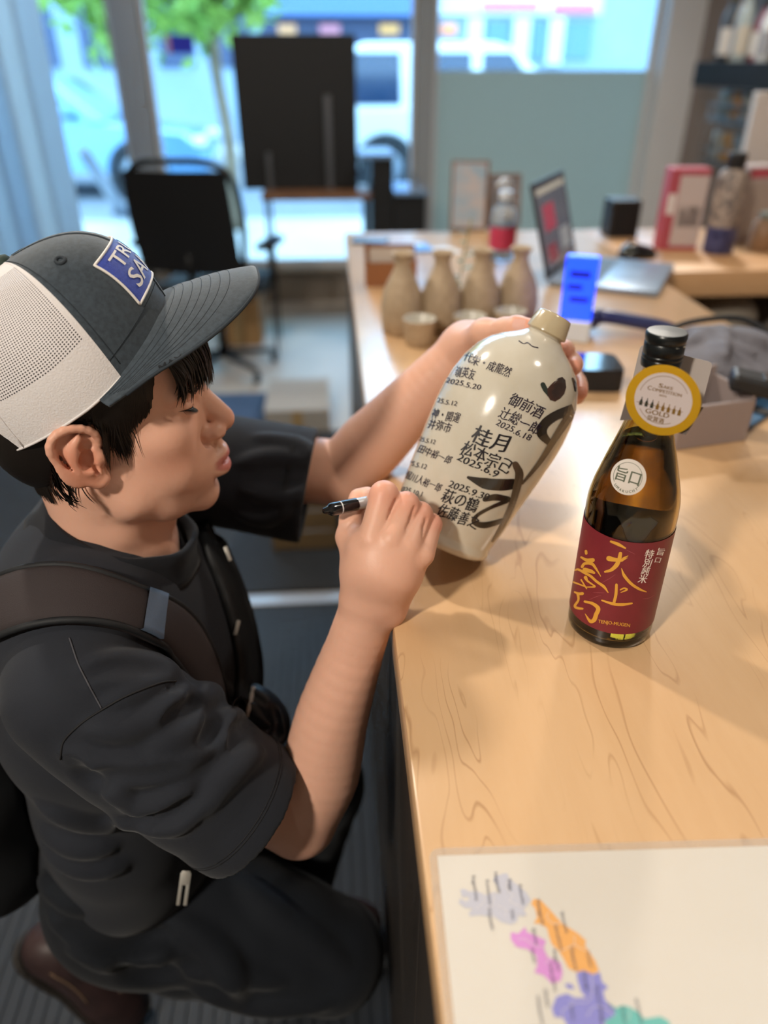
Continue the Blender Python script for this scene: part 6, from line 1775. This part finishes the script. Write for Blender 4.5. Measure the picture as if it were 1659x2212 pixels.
# packages
def carton(c, w, d, h, rot, m, bands, name, label, cat, group=None):
    t = empty(name, tuple(c), label, cat, group); R = Matrix.Translation(Vector(c)) @ Matrix.Rotation(math.radians(rot), 4, 'Z')
    MB().box((-w / 2, -d / 2, 0), (w / 2, d / 2, h), R, 0.002).build('carton', m, t)
    for i, (x0, x1, z0, z1, cm) in enumerate(bands):
        MB().box((-w / 2 + x0 * w, -d / 2 - 0.0012, z0 * h), (-w / 2 + x1 * w, -d / 2 - 0.0004, z1 * h), R).build('printed_panel', mat('print_' + cm, cm, 0.5), t)
    return t
carton(at(CT, 1455, 536), 0.105, 0.06, 0.21, -6, mat('red_carton', 'a84a56', 0.5), [(0.25, 0.98, 0.06, 0.92, 'bfb0ac'), (0.02, 0.22, 0.45, 0.7, 'd8d0cc'), (0.35, 0.9, 0.3, 0.55, '9a8f8c')], 'gift_carton', 'red and white gift carton standing beside the paper-wrapped bottle', 'carton')
carton(at(CT, 1600, 520), 0.10, 0.07, 0.205, 8, mat('pink_carton', 'a89a98', 0.5), [(0.05, 0.95, 0.86, 0.97, 'b04a58'), (0.1, 0.9, 0.1, 0.8, 'a0938c')], 'gift_carton', 'pale grey gift carton with a red top band behind the wrapped bottle', 'carton')
wb = at(CT, 1548, 545)
t = empty('wrapped_bottle', tuple(wb), 'bottle in patterned paper with a navy base and black cap', 'bottle'); M = Matrix.Translation(Vector(wb))
MB().lathe([(0.0, 0.001), (0.038, 0.0), (0.040, 0.004), (0.040, 0.07)], 28, M).build('navy_base', mat('navy_print', '26284e', 0.5, noise=(60, '4c5078', 1.0)), t, smooth=True)
MB().lathe([(0.0402, 0.07), (0.0402, 0.185), (0.034, 0.205), (0.020, 0.215)], 28, M).build('paper_wrap', mat('cream_print', 'a8978a', 0.6, noise=(70, '4a4548', 1.0)), t, smooth=True)
MB().lathe([(0.022, 0.213), (0.024, 0.216), (0.024, 0.248), (0.020, 0.252), (0.0, 0.252)], 24, M).build('cap', mat('black_plastic', '1b1b1d', 0.5), t, auto=40)
for (x, y, h, c, l) in ((1640, 540, 0.10, '8f6f52', 'small tan jar at the right end of the return counter'), (1625, 470, 0.16, '26345e', 'dark blue bottle behind the small tan jar')):
    b = at(CT, x, y); t = empty('small_jar', tuple(b), l, 'jar'); M = Matrix.Translation(Vector(b))
    MB().lathe([(0.0, 0.001), (0.030, 0.0), (0.032, 0.004), (0.032, h * 0.75), (0.02, h * 0.86)], 24, M).build('jar_body', mat('jar_' + c, c, 0.4), t, smooth=True); MB().lathe([(0.021, h * 0.86), (0.022, h * 0.87), (0.022, h), (0.0, h)], 20, M).build('lid', mat('grey_lid', '7d8a88', 0.4), t, auto=40)

# ------------------------------------------------------------------ shelves on the right wall
def shelf(y0, y1, z, dep, m, name, label):
    t = empty(name, (XR - dep / 2, (y0 + y1) / 2, z), label, 'shelf')
    MB().box((XR - dep, y0, z - 0.03), (XR - 0.001, y1, z), bev=0.002).build('board', m, t)
    MB().box((XR - dep - 0.012, y0, z - 0.10), (XR - dep, y1, z + 0.006), bev=0.002).build('front_lip', m, t)
    return t
M_BLK = mat('black_shelf_metal', '1c1d20', 0.75, spec=0.2)
zs1 = WX(1560, 200, XR - 0.30)
sh_y0, sh_y1 = 3.25, 4.35
shelf(sh_y0, sh_y1, 1.42, 0.32, M_BLK, 'wall_shelf', 'black wall shelf carrying a row of bottles')
shelf(sh_y0, sh_y1, 1.90, 0.32, M_BLK, 'wall_shelf', 'upper black wall shelf near the top edge of the photo')
random.seed(11)
cols = ['a88a78', '9c2838', 'b8b4b0', '90908a', '8f7a60', 'c2c6ca', '7a3a40', '9aa6a8', 'b09a80', '3a4048', 'c8c2b8', '6f7f70']
k = 0
names = ['tan', 'crimson', 'white', 'grey', 'ochre', 'pale blue', 'maroon', 'slate', 'sand', 'charcoal', 'cream', 'moss']
for r, z in enumerate((1.42, 1.90)):
    y = sh_y0 + 0.06; q = 0
    while y < sh_y1 - 0.05:
        c = cols[k % len(cols)]; h = 0.24 + 0.09 * random.random(); x = XR - 0.24 + random.uniform(-0.02, 0.02)
        t = empty('shelf_bottle', (x, y, z), '%s bottle on the %s black wall shelf, place %s from the window' % (names[k % 12], 'upper' if r else 'lower', ['first', 'second', 'third', 'fourth', 'fifth', 'sixth', 'seventh', 'eighth', 'ninth', 'tenth', 'eleventh', 'twelfth', 'thirteenth'][max(0, 9 - q)]), 'bottle', 'bottles on the wall shelves')
        M = Matrix.Translation((x, y, z))
        MB().lathe([(0.0, 0.001), (0.036, 0.0), (0.038, 0.004), (0.038, h * 0.58), (0.030, h * 0.70), (0.014, h * 0.84), (0.013, h * 0.90)], 20, M).build('bottle_body', mat('shelf_' + c, c, 0.35, coat=0.2), t, smooth=True)
        MB().lathe([(0.0385, h * 0.12), (0.0385, h * 0.5)], 20, M).build('label', mat('shelf_label_%d' % (k % 3), ['d0cac4', 'b8b0a4', '8d8f96'][k % 3], 0.6), t, smooth=True)
        MB().lathe([(0.015, h * 0.88), (0.016, h * 0.89), (0.016, h), (0.0, h)], 16, M).build('cap', mat('shelf_cap_%d' % (k % 2), ['26262a', '8a7a50'][k % 2], 0.4), t, auto=40)
        y += 0.105; k += 1; q += 1
# wire rack below the shelf, with packets
ry0, ry1 = 3.35, 4.25
t = empty('wire_rack', (XR - 0.15, 3.8, 1.0), 'grey wire rack under the black wall shelf', 'rack')
M_WIRE = mat('grey_wire', '5c6064', 0.4, 0.6)
for z in (0.985, 1.04, 1.17, 1.19, 1.24):
    MB().tube([(XR - 0.26, ry0, z), (XR - 0.26, ry1, z)], 0.004, 6).build('rail', M_WIRE, t, smooth=True)
for i in range(13):
    y = ry0 + (ry1 - ry0) * i / 12; MB().tube([(XR - 0.26, y, 0.985), (XR - 0.26, y, 1.24)], 0.0025, 6).build('wire', M_WIRE, t, smooth=True)
for z in (0.985, 1.17): MB().box((XR - 0.26, ry0, z - 0.004), (XR - 0.001, ry1, z), bev=0.001).build('tray', M_WIRE, t)
pc = ['b9b4ac', 'c98a2c', '8a8f88', 'b0b8bc', 'd0c8b8', '7a8790', 'c28a34', 'a8a49c']
pn = ['white', 'orange', 'sage', 'pale blue', 'cream', 'slate', 'amber', 'stone']
for r, z in enumerate((0.985, 1.17)):
    for i in range(8):
        y = ry0 + 0.06 + i * 0.112; c = pc[(i + 3 * r) % 8]
        t = empty('snack_packet', (XR - 0.18, y, z), '%s packet on the %s tier of the wire rack, %s from the window' % (pn[(i + 3 * r) % 8], 'upper' if r else 'lower', ['eighth', 'seventh', 'sixth', 'fifth', 'fourth', 'third', 'second', 'first'][i]), 'packet', 'packets in the wire rack')
        MB().box((XR - 0.22, y - 0.045, z + 0.001), (XR - 0.16, y + 0.045, z + 0.135), bev=0.012).build('packet_body', mat('packet_' + c, c, 0.45), t, smooth=True)
        MB().box((XR - 0.2225, y - 0.028, z + 0.04), (XR - 0.2205, y + 0.028, z + 0.09)).build('packet_label', mat('packet_label', '6a6a66', 0.6), t)
# white sign board near the right edge
bo = np.array([1.68, 2.72, 0.0])
t = empty('sign_board', tuple(bo), 'plain white upright board at the right edge of the photo', 'board')
MB().box((1.42, 2.70, 0.0), (1.95, 2.73, 1.34), bev=0.003).build('board', mat('white_board', 'c9c4c2', 0.5), t); MB().box((1.46, 2.73, 0.0), (1.90, 2.85, 0.03), bev=0.003).build('foot', mat('white_board', 'c9c4c2', 0.5), t)
# things under the return counter
t = empty('linen_sack', (1.08, 2.05, 0.5), 'cream linen sack on the shelf under the return counter', 'sack')
lv2 = Vol((0.86, 1.86, 0.60), (1.30, 2.36, 0.92), 0.008); lv2.ell((1.06, 2.10, 0.72), (0.17, 0.16, 0.11), None, 0.02); lv2.ell((1.12, 2.06, 0.80), (0.10, 0.10, 0.07), None, 0.03); lv2.plane((0, 0, 0.64), (0, 0, -1.0)); V, Q = lv2.mesh()
quads('sack_cloth', V, Q, mat('cream_linen', 'a89e90', 0.9, noise=(14, '978d80', 0.8)), t)
t = empty('under_shelf', (1.07, 2.1, 0.62), 'grey shelf board under the return counter', 'shelf')
MB().box((0.84, 1.90, 0.615), (1.299, 2.365, 0.64), bev=0.002).build('board', mat('light_grey_panel', 'a49a92', 0.6), t); MB().box((0.84, 1.90, 0.56), (0.86, 2.36, 0.615)).build('bracket', M_WIRE, t)
t = empty('storage_bin', (1.7, 2.1, 0), 'black storage bin under the right half of the return counter', 'bin')
MB().box((1.45, 1.95, 0.0), (2.15, 2.33, 0.70), bev=0.01).build('bin_body', mat('black_plastic', '1b1b1d', 0.5), t); MB().box((1.43, 1.93, 0.70), (2.17, 2.35, 0.73), bev=0.006).build('bin_lid', mat('black_shelf_metal', '1c1d20', 0.75, spec=0.2), t)

# ================================================================== WINDOW SIDE FURNITURE
YB = 4.25
# tall black panel on a narrow table
bx0, bx1 = WY(508, 200, YB)[0], WY(770, 200, YB)[0]; bz0 = WY(640, 404, YB)[2]; bz1 = WY(640, 73, YB)[2]
tt = empty('side_table', ((bx0 + bx1) / 2, YB, 0), 'narrow brown-topped table under the black panel', 'table')
MB().box((bx0 + 0.10, YB - 0.16, bz0 - 0.045), (bx1 + 0.06, YB + 0.2, bz0 - 0.012), bev=0.003).build('table_top', M_OAK, tt)
M_DKM = mat('dark_metal', '26282c', 0.4, 0.5)
for x in (bx0 + 0.12, bx1 + 0.04):
    for y in (YB - 0.14, YB + 0.18): MB().tube([(x, y, 0.0), (x, y, bz0 - 0.045)], 0.008, 8).build('leg', M_DKM, tt, smooth=True)
t = empty('black_panel', ((bx0 + bx1) / 2, YB, bz0), 'large black upright display panel seen from behind by the window', 'panel')
M_BLKP = mat('matte_black_panel', '0b0e13', 0.55)
MB().box((bx0, YB, bz0 - 0.011), (bx1, YB + 0.045, bz1), bev=0.006).build('panel_back', M_BLKP, t)
xs = WY(710, 300, YB)[0]
MB().box((xs - 0.018, YB - 0.02, bz0 - 0.01), (xs + 0.018, YB, WY(710, 205, YB)[2]), bev=0.004).build('support_bar', mat('grey_steel_bar', '6c7076', 0.3, 0.7), t)
xs2 = WY(578, 300, YB)[0]
MB().box((xs2 - 0.014, YB - 0.02, bz0 - 0.01), (xs2 + 0.014, YB, WY(578, 330, YB)[2]), bev=0.004).build('support_bar', mat('grey_steel_bar', '6c7076', 0.3, 0.7), t)
# stepped black stand
zs_a = WY(800, 338, YB)[2]; zs_b = WY(860, 416, YB)[2]; x0, x1, x2 = bx1 + 0.005, WY(830, 400, YB)[0], WY(892, 440, YB)[0]
t = empty('stepped_stand', ((x0 + x2) / 2, YB, 0), 'black stepped display stand with step tops tinted as if lit blue', 'stand')
MB().box((x0 + 0.062, YB - 0.10, 0.0), (x1 + 0.04, YB + 0.25, zs_a), bev=0.004).build('tall_step', M_BLKP, t); MB().box((x1 + 0.042, YB - 0.10, 0.0), (x2 + 0.06, YB + 0.25, zs_b), bev=0.004).build('low_step', M_BLKP, t)
MB().box((x0 + 0.002, YB - 0.12, zs_a), (x1 + 0.045, YB + 0.27, zs_a + 0.02), bev=0.003).build('step_top', mat('blue_lit_top', '6f8aa8', 0.12, coat=0.5), t); MB().box((x1 + 0.043, YB - 0.12, zs_b), (x2 + 0.07, YB + 0.27, zs_b + 0.02), bev=0.003).build('step_top', mat('blue_lit_top', '6f8aa8', 0.12, coat=0.5), t)  # blue light falling on the black tops is put into their colour
# office chair
def office_chair(c, rot, label):
    t = empty('office_chair', tuple(c), label, 'chair'); R = Matrix.Translation(Vector(c)) @ Matrix.Rotation(rot, 4, 'Z')
    M_CH = mat('black_chair_fabric', '0c0e12', 0.7); M_CP = mat('black_chair_plastic', '101317', 0.35)
    MB().box((-0.24, -0.24, 0.42), (0.24, 0.24, 0.50), R, 0.03).build('seat', M_CH, t, smooth=True)
    def tr(p): return [R @ Vector(q) for q in p]
    arch = [(0.24, 0.25, 0.58), (0.26, 0.27, 0.80), (0.24, 0.30, 0.98), (0.16, 0.32, 1.05), (0, 0.33, 1.06), (-0.16, 0.32, 1.05), (-0.24, 0.30, 0.98), (-0.26, 0.27, 0.80), (-0.24, 0.25, 0.58)]
    MB().tube(tr(spline(arch, 40)), 0.016, 8).build('back_frame', M_CP, t, smooth=True)
    V = []; n = 14
    for i in range(n):
        for j in range(n):
            x = -0.235 + 0.47 * i / (n - 1); z = 0.58 + 0.45 * j / (n - 1)
            zc = min(z, 1.045 - 0.35 * max(abs(x) - 0.16, 0)); V.append(R @ Vector((x, 0.25 + 0.12 * (zc - 0.56) / 0.5 + 0.05 * (1 - (x / 0.25) ** 2), zc)))
    raw('back_mesh', V, [(i * n + j, i * n + j + 1, (i + 1) * n + j + 1, (i + 1) * n + j) for i in range(n - 1) for j in range(n - 1)], M_CH, t)
    MB().tube(tr([(0, 0.18, 0.44), (0, 0.30, 0.48), (0, 0.31, 0.75)]), 0.022, 8).build('back_support', M_CP, t, smooth=True)
    for sx in (-1, 1):
        MB().tube(tr(spline([(sx * 0.22, 0.05, 0.44), (sx * 0.31, 0.05, 0.48), (sx * 0.31, 0.05, 0.66)], 12)), 0.014, 8).build('arm_post', M_CP, t, smooth=True)
        MB().box((sx * 0.31 - 0.04, -0.10, 0.66), (sx * 0.31 + 0.04, 0.16, 0.69), R, 0.012).build('armrest', M_CP, t, smooth=True)
    MB().tube(tr([(0, 0, 0.08), (0, 0, 0.42)]), 0.025, 12).build('gas_column', M_CP, t, smooth=True)
    for k in range(5):
        a = 2 * math.pi * k / 5
        leg = MB().tube(tr([(0, 0, 0.10), (0.28 * math.cos(a), 0.28 * math.sin(a), 0.07)]), [0.022, 0.014], 8).build('leg', M_CP, t, smooth=True)
        MB().tube(tr([(0.28 * math.cos(a) - 0.012, 0.28 * math.sin(a), 0.028), (0.28 * math.cos(a) + 0.012, 0.28 * math.sin(a), 0.028)]), 0.028, 12).build('caster', M_CP, leg, smooth=True)
    return t
chc = WY(450, 470, 3.88)
office_chair((chc[0], 3.88, 0.0), math.radians(168), 'black office chair with a mesh back near the window')
# cardboard box on the floor, pale step box by the counter, crate
def cardboard(lo, hi, name, label, m, cat, tape=True):
    t = empty(name, ((lo[0] + hi[0]) / 2, (lo[1] + hi[1]) / 2, lo[2]), label, cat)
    MB().box(lo, hi, bev=0.003).build('box_body', m, t)
    if tape: MB().box(((lo[0] + hi[0]) / 2 - 0.025, lo[1] - 0.0015, lo[2] + 0.01), ((lo[0] + hi[0]) / 2 + 0.025, lo[1] - 0.0003, hi[2])).build('tape', mat('tan_tape', 'a89068', 0.4), t)
    MB().box((lo[0] - 0.001, lo[1] - 0.001, hi[2]), (hi[0] + 0.001, (lo[1] + hi[1]) / 2 - 0.002, hi[2] + 0.004)).build('flap', m, t); MB().box((lo[0] - 0.001, (lo[1] + hi[1]) / 2 + 0.002, hi[2]), (hi[0] + 0.001, hi[1] + 0.001, hi[2] + 0.004)).build('flap', m, t)
    return t
b0 = WZ(500, 775, 0.0); b1 = WZ(560, 775, 0.0)
cardboard((b0[0] - 0.10, b0[1] + 0.22, 0.0), (b1[0], b0[1] + 0.50, 0.36), 'cardboard_box', 'brown cardboard box on the floor behind the cap brim', mat('kraft_card', '9a7a52', 0.8), 'box')
p0 = WZ(575, 935, 0.0); p1 = WZ(748, 935, 0.0)
cardboard((p0[0], p0[1], 0.0), (-0.03, p0[1] + 0.38, 0.10), 'flat_carton', 'low pale carton on the floor beside the counter', mat('pale_carton', 'a8a49e', 0.7), 'box')
q0 = WZ(590, 1190, 0.0135)
t = empty('wooden_crate', (-0.13, q0[1] + 0.15, 0.0), 'low brown wooden crate on the floor against the counter', 'crate')
M_CR = wood_mat('crate_wood', '6f5a3c', '5e4b32', '3c2e1e', 5, 0.6, 0.05, 'X', 0.6)
cx0, cx1, cy0, cy1 = q0[0], -0.01, q0[1], q0[1] + 0.32
for z in (0.015, 0.095, 0.175):
    MB().box((cx0, cy0, z), (cx1, cy0 + 0.014, z + 0.068), bev=0.002).build('slat', M_CR, t); MB().box((cx0, cy1 - 0.014, z), (cx1, cy1, z + 0.068), bev=0.002).build('slat', M_CR, t)
    MB().box((cx0, cy0 + 0.016, z), (cx0 + 0.014, cy1 - 0.016, z + 0.068), bev=0.002).build('slat', M_CR, t); MB().box((cx1 - 0.014, cy0 + 0.016, z), (cx1, cy1 - 0.016, z + 0.068), bev=0.002).build('slat', M_CR, t)
MB().box((cx0 + 0.015, cy0 + 0.015, 0.0135), (cx1 - 0.015, cy1 - 0.015, 0.024)).build('crate_floor', M_CR, t)
# blue sticker on the window
c0 = WY(366, 76, YW + 0.04); c1 = WY(421, 115, YW + 0.04)
t = empty('window_sticker', tuple(c0), 'small deep blue square notice stuck on the window', 'sticker')
MB().box((c0[0], YW + 0.040, c1[2]), (c1[0], YW + 0.044, c0[2])).build('notice', mat('deep_blue_paper', '1026c0', 0.5), t); MB().box((c0[0] - 0.025, YW + 0.041, c1[2]), (c0[0], YW + 0.044, c0[2])).build('red_margin', mat('pale_red_paper', 'c08a98', 0.5), t)

# ================================================================== STREET OUTSIDE
M_WALK = mat('pale_sidewalk', 'c6c4c0', 0.8, noise=(1.5, 'b6b4b0', 0.8))
M_ROAD = mat('grey_asphalt', '7c8088', 0.85, noise=(6, '6c7078', 0.8))
tag(struct('floor_sidewalk', (-14, YW + 0.19, -0.14), (16, 8.6, -0.02), M_WALK), 'pale concrete sidewalk outside the window')
tag(struct('floor_road', (-30, 8.6, -0.30), (32, 15.4, -0.14), M_ROAD), 'grey asphalt street')
tag(struct('trim_kerb', (-30, 8.5, -0.14), (32, 8.62, -0.015), mat('kerb_stone', 'a8a8a6', 0.8)), 'stone kerb')
tag(struct('floor_far_walk', (-30, 15.4, -0.2), (32, 17.6, -0.02), M_WALK), 'far sidewalk')
# slab joints are real gaps between slabs
# ------------------------------------------------------------------ vehicles
def car(name, x0, y, L, H_, m, label, suv, z0=-0.14):
    """side-on car, nose towards +x; x0 is the rear bumper"""
    t = empty(name, (x0 + L / 2, y, z0), label, 'car')
    Wd = 1.78
    if suv:
        low = [(0.0, 0.35), (0.03, 0.95), (0.10, 1.05), (0.72 * L, 1.08), (0.97 * L, 0.95), (L, 0.70), (L - 0.02, 0.35)]
        cab = [(0.04, 1.04), (0.30, H_ - 0.12), (0.62, H_ - 0.01), (0.50 * L, H_), (0.56 * L, H_ - 0.06), (0.735 * L, 1.06)]
    else:
        low = [(0.0, 0.38), (0.02, 0.78), (0.12, 0.92), (0.65 * L, 0.94), (0.95 * L, 0.78), (L, 0.55), (L - 0.02, 0.30)]
        cab = [(0.13 * L, 0.90), (0.26 * L, H_ - 0.08), (0.36 * L, H_), (0.52 * L, H_), (0.58 * L, H_ - 0.07), (0.72 * L, 0.92)]
    def loft(poly, wb, wt, zb, zt, nm, mm_, inset=0.0):
        n = len(poly); V = []; ys = [(-1, 0), (-0.96, 0.02), (0.96, 0.02), (1, 0)]
        for s_ in (-1.0, -0.9, 0.9, 1.0):
            for (x, z) in poly:
                f = (z - zb) / (zt - zb); hw = (wb + (wt - wb) * f) / 2
                cx_ = L / 2; sh = 0.975 if abs(s_) == 1 else 1.0
                V.append((x0 + cx_ + (x - cx_) * sh, y + hw * s_, z0 + zb + (z - zb) * (sh if abs(s_) == 1 else 1)))
        Fc = [(i * n + j, i * n + (j + 1) % n, (i + 1) * n + (j + 1) % n, (i + 1) * n + j) for i in range(3) for j in range(n)]
        Fc += [tuple(range(n))[::-1], tuple(range(3 * n, 4 * n))]
        mb = MB(); mb.add(V, Fc); return mb.build(nm, mm_, t, auto=50)
    def smooth_poly(p, k=4):
        return p
    loft(low, Wd, Wd * 0.97, 0.3, 1.08, 'body_shell', m)
    loft(cab, Wd * 0.96, Wd * 0.74, 0.9, H_, 'cabin', m)
    M_CG = mat('car_glass', '20344e', 0.06, coat=0.6)
    zb, zt = (1.10, H_ - 0.12) if suv else (0.95, H_ - 0.10)
    xs_ = ([(0.16, 0.22, 0.24 * L, 0.24 * L), (0.26 * L, 0.26 * L, 0.44 * L, 0.44 * L), (0.46 * L, 0.46 * L, 0.66 * L, 0.555 * L)] if suv else [(0.20 * L, 0.28 * L, 0.40 * L, 0.40 * L), (0.42 * L, 0.42 * L, 0.66 * L, 0.565 * L)])
    for (a, b, c, d) in xs_:
        for sd in (-1, 1):
            def yy(z): 
                f = (z - 0.9) / (H_ - 0.9); return y + sd * ((Wd * 0.96 + (Wd * 0.74 - Wd * 0.96) * f) / 2 + 0.012)
            V = [(x0 + a + 0.03, yy(zb), z0 + zb), (x0 + c - 0.03, yy(zb), z0 + zb), (x0 + d - 0.03, yy(zt), z0 + zt), (x0 + b + 0.03, yy(zt), z0 + zt)]
            V += [(p[0], p[1] - sd * 0.03, p[2]) for p in V]
            MB().add(V, [(0, 1, 2, 3), (7, 6, 5, 4), (0, 4, 5, 1), (1, 5, 6, 2), (2, 6, 7, 3), (3, 7, 4, 0)]).build('side_window', M_CG, t)
    M_TY = mat('tyre_rubber', '1c1e22', 0.7); M_RIM = mat('alloy_rim', '8a94a0', 0.3, 0.7)
    R = 0.36 if suv else 0.33
    for fx in (0.19 * L, 0.80 * L):
        for sd in (-1, 1):
            Mx = Matrix.Translation((x0 + fx, y + sd * (Wd / 2 - 0.09), z0 + R)) @ Matrix.Rotation(math.pi / 2, 4, 'X')
            wh = MB().lathe([(R * 0.62, -0.11), (R * 0.94, -0.11), (R, -0.08), (R, 0.08), (R * 0.94, 0.11), (R * 0.62, 0.11), (R * 0.62, -0.11)], 32, Mx).build('wheel', M_TY, t, auto=40)
            MB().lathe([(0.0, -0.115), (R * 0.2, -0.12), (R * 0.62, -0.105), (R * 0.62, 0.105), (R * 0.2, 0.12), (0.0, 0.115)], 24, Mx).build('rim', M_RIM, wh, auto=40)
            MB().lathe([(R * 1.02, -0.108), (R * 1.16, -0.110), (R * 1.16, 0.112), (R * 1.02, 0.110), (R * 1.02, -0.108)], 32, Mx).build('wheel_arch', mat('dark_arch', '30343a', 0.7), t, auto=40)
    for sd in (-1, 1):
        MB().box((x0 + L - 0.16, y + sd * 0.66 - 0.2, z0 + (0.78 if suv else 0.62)), (x0 + L + 0.005, y + sd * 0.66 + 0.2, z0 + (0.92 if suv else 0.74)), bev=0.03).build('headlight', mat('headlight_lens', 'e8f0f4', 0.1, coat=0.6), t, smooth=True)
        MB().box((x0 - 0.01, y + sd * 0.68 - 0.16, z0 + 0.75), (x0 + 0.08, y + sd * 0.68 + 0.16, z0 + 0.92), bev=0.02).build('tail_light', mat('tail_lens', '9a2a30', 0.2), t, smooth=True)
        MB().box((x0 + 0.62 * L, y + sd * 0.98 - 0.08, z0 + 0.98), (x0 + 0.645 * L, y + sd * 0.98 + 0.05, z0 + 1.12), bev=0.02).build('door_mirror', m, t, smooth=True)
    MB().box((x0 + 0.36 * L, y - Wd / 2 - 0.012, z0 + 0.72), (x0 + 0.40 * L, y - Wd / 2 + 0.02, z0 + 0.745), bev=0.005).build('door_handle', M_RIM, t)
    return t
xn = WY(440, 300, 10.9)[0]
car('sedan', xn - 4.5, 11.8, 4.5, 1.46, mat('steel_blue_car_paint', '6a9cc8', 0.22, 0.3, coat=0.8), 'steel blue sedan parked across the street, behind the window post', False)
xs0 = WY(690, 300, 10.9)[0]
car('suv', xs0, 11.8, 4.6, 1.80, mat('white_car_paint', 'd4dade', 0.25, coat=0.8), 'white sport utility car parked behind the black panel', True)
# ------------------------------------------------------------------ street trees
def tree(c, h, rx, rz, label, seed):
    t = empty('street_tree', tuple(c), label, 'tree', 'street trees outside the window')
    rng = np.random.default_rng(seed); c = np.array(c, float)
    MB().tube(spline([c, c + [0.03, 0.0, h * 0.35], c + [-0.04, 0.02, h * 0.7], c + [0.02, 0, h]], 14), np.linspace(0.075, 0.035, 14), 10).build('trunk', mat('tan_bark', '94826c', 0.85, noise=(14, '7a6a58', 0.9)), t, smooth=True)
    for k in range(5):
        a = rng.uniform(0, 6.28); MB().tube(spline([c + [0, 0, h * (0.6 + 0.07 * k)], c + [0.4 * rx * math.cos(a), 0.4 * rx * math.sin(a), h * 0.85], c + [0.8 * rx * math.cos(a), 0.8 * rx * math.sin(a), h + 0.1 * k]], 8), np.linspace(0.03, 0.01, 8), 6).build('branch', mat('tan_bark', '94826c', 0.85), t, smooth=True)
    n = 2600
    cl = rng.normal(0, 1, (26, 3)); cl /= np.linalg.norm(cl, axis=1, keepdims=True); cl *= rng.uniform(0.3, 1, (26, 1)) ** 0.5
    P = cl[rng.integers(0, 26, n)] + rng.normal(0, 0.22, (n, 3)); P = c + [0, 0, h] + P * [rx, rx, rz]
    u = rng.normal(0, 1, (n, 3)); u /= np.linalg.norm(u, axis=1, keepdims=True); v = np.cross(u, rng.normal(0, 1, (n, 3))); v /= np.linalg.norm(v, axis=1, keepdims=True)
    s = rng.uniform(0.05, 0.10, (n, 1))
    V = np.stack([P - u * s, P + v * s * 0.5, P + u * s, P - v * s * 0.5], 1).reshape(-1, 3)
    mt_ = mat('leaf_green', 'a8cc60', 0.6, noise=(3, '7fb04c', 1.0)); Q = np.arange(4 * n).reshape(-1, 4)
    o = quads('foliage', V, Q, mt_, t); o['kind'] = 'stuff'
tp = WY(478, 200, 8.0); tree((tp[0], 8.0, -0.02), 2.2, 0.55, 0.55, 'thin street tree with yellow-green leaves left of the black panel', 2)
tp = WY(262, 60, 8.3); tree((tp[0], 8.3, -0.02), 2.35, 0.60, 0.75, 'street tree with green leaves between the plank partition and the window post', 5)
# slanting grey post, traffic of the pavement
a0 = WY(182, 330, 7.0); a1 = WZ(268, 462, -0.02)
t = empty('leaning_post', tuple(a1), 'grey slanting post standing on the sidewalk outside', 'post')
MB().tube([a0, a1], 0.055, 12).build('post_shaft', mat('grey_painted_steel', '8a94a4', 0.5), t, smooth=True)
MB().box((a1[0] - 0.10, a1[1] - 0.10, -0.02), (a1[0] + 0.10, a1[1] + 0.10, 0.04), bev=0.01).build('post_foot', mat('dark_foot', '3c4046', 0.6), t)
# ------------------------------------------------------------------ building across the street
YBG = 17.6
bd = empty('shop_building', (2.0, YBG, -0.02), 'pale blue-grey shop building across the street with pink sign bands', 'building')
M_BW = mat('blue_grey_facade', '93a6b8', 0.8, noise=(0.8, '8396a8', 0.7))
MB().box((-26, YBG, -0.02), (30, YBG + 0.4, 4.4)).build('facade', M_BW, bd)
M_SIGN = mat('pink_sign', 'd06a90', 0.6); M_BAND = mat('white_fascia', 'd2d6da', 0.7); M_WIN = mat('store_glass', '4d7aa8', 0.15, coat=0.5); M_DKF = mat('dark_storefront', '3d4a66', 0.5)
def fpx(x0, y0, x1, y1, dep, m, nm, par=bd):
    a = WY(x0, y0, YBG - dep); b = WY(x1, y1, YBG - dep)
    return MB().box((a[0], YBG - dep, b[2]), (b[0], YBG + 0.02, a[2]), bev=0.01).build(nm, m, par)
fpx(935, -40, 1300, 34, 0.10, M_BAND, 'fascia')
fpx(1040, 4, 1165, 24, 0.14, M_SIGN, 'sign_band'); fpx(1196, 8, 1288, 30, 0.14, M_SIGN, 'sign_band')
for (x0, x1) in ((1052, 1100), (1152, 1182), (1222, 1272)):
    fpx(x0, 48, x1, 128, 0.06, M_WIN, 'window')
fpx(1012, 38, 1040, 140, 0.16, M_BAND, 'pilaster'); fpx(1112, 38, 1140, 140, 0.16, M_BAND, 'pilaster'); fpx(1190, 38, 1212, 140, 0.16, M_BAND, 'pilaster')
fpx(560, -60, 930, 34, 0.5, mat('blue_awning', '5878a8', 0.6), 'awning')
fpx(560, 36, 930, 150, 0.05, M_DKF, 'storefront')
for x0, x1, c in ((600, 640, 'c89a70'), (690, 735, 'b07a8a'), (820, 862, 'd0a060'), (955, 985, 'e08a5a')):
    fpx(x0, 52, x1, 74, 0.12, mat('display_' + c, c, 0.6, emit=(c, 0.7)), 'lit_display')
for x0, x1 in ((60, 130), (160, 250), (330, 420), (440, 545)):
    fpx(x0, 20, x1, 145, 0.06, M_DKF, 'window')
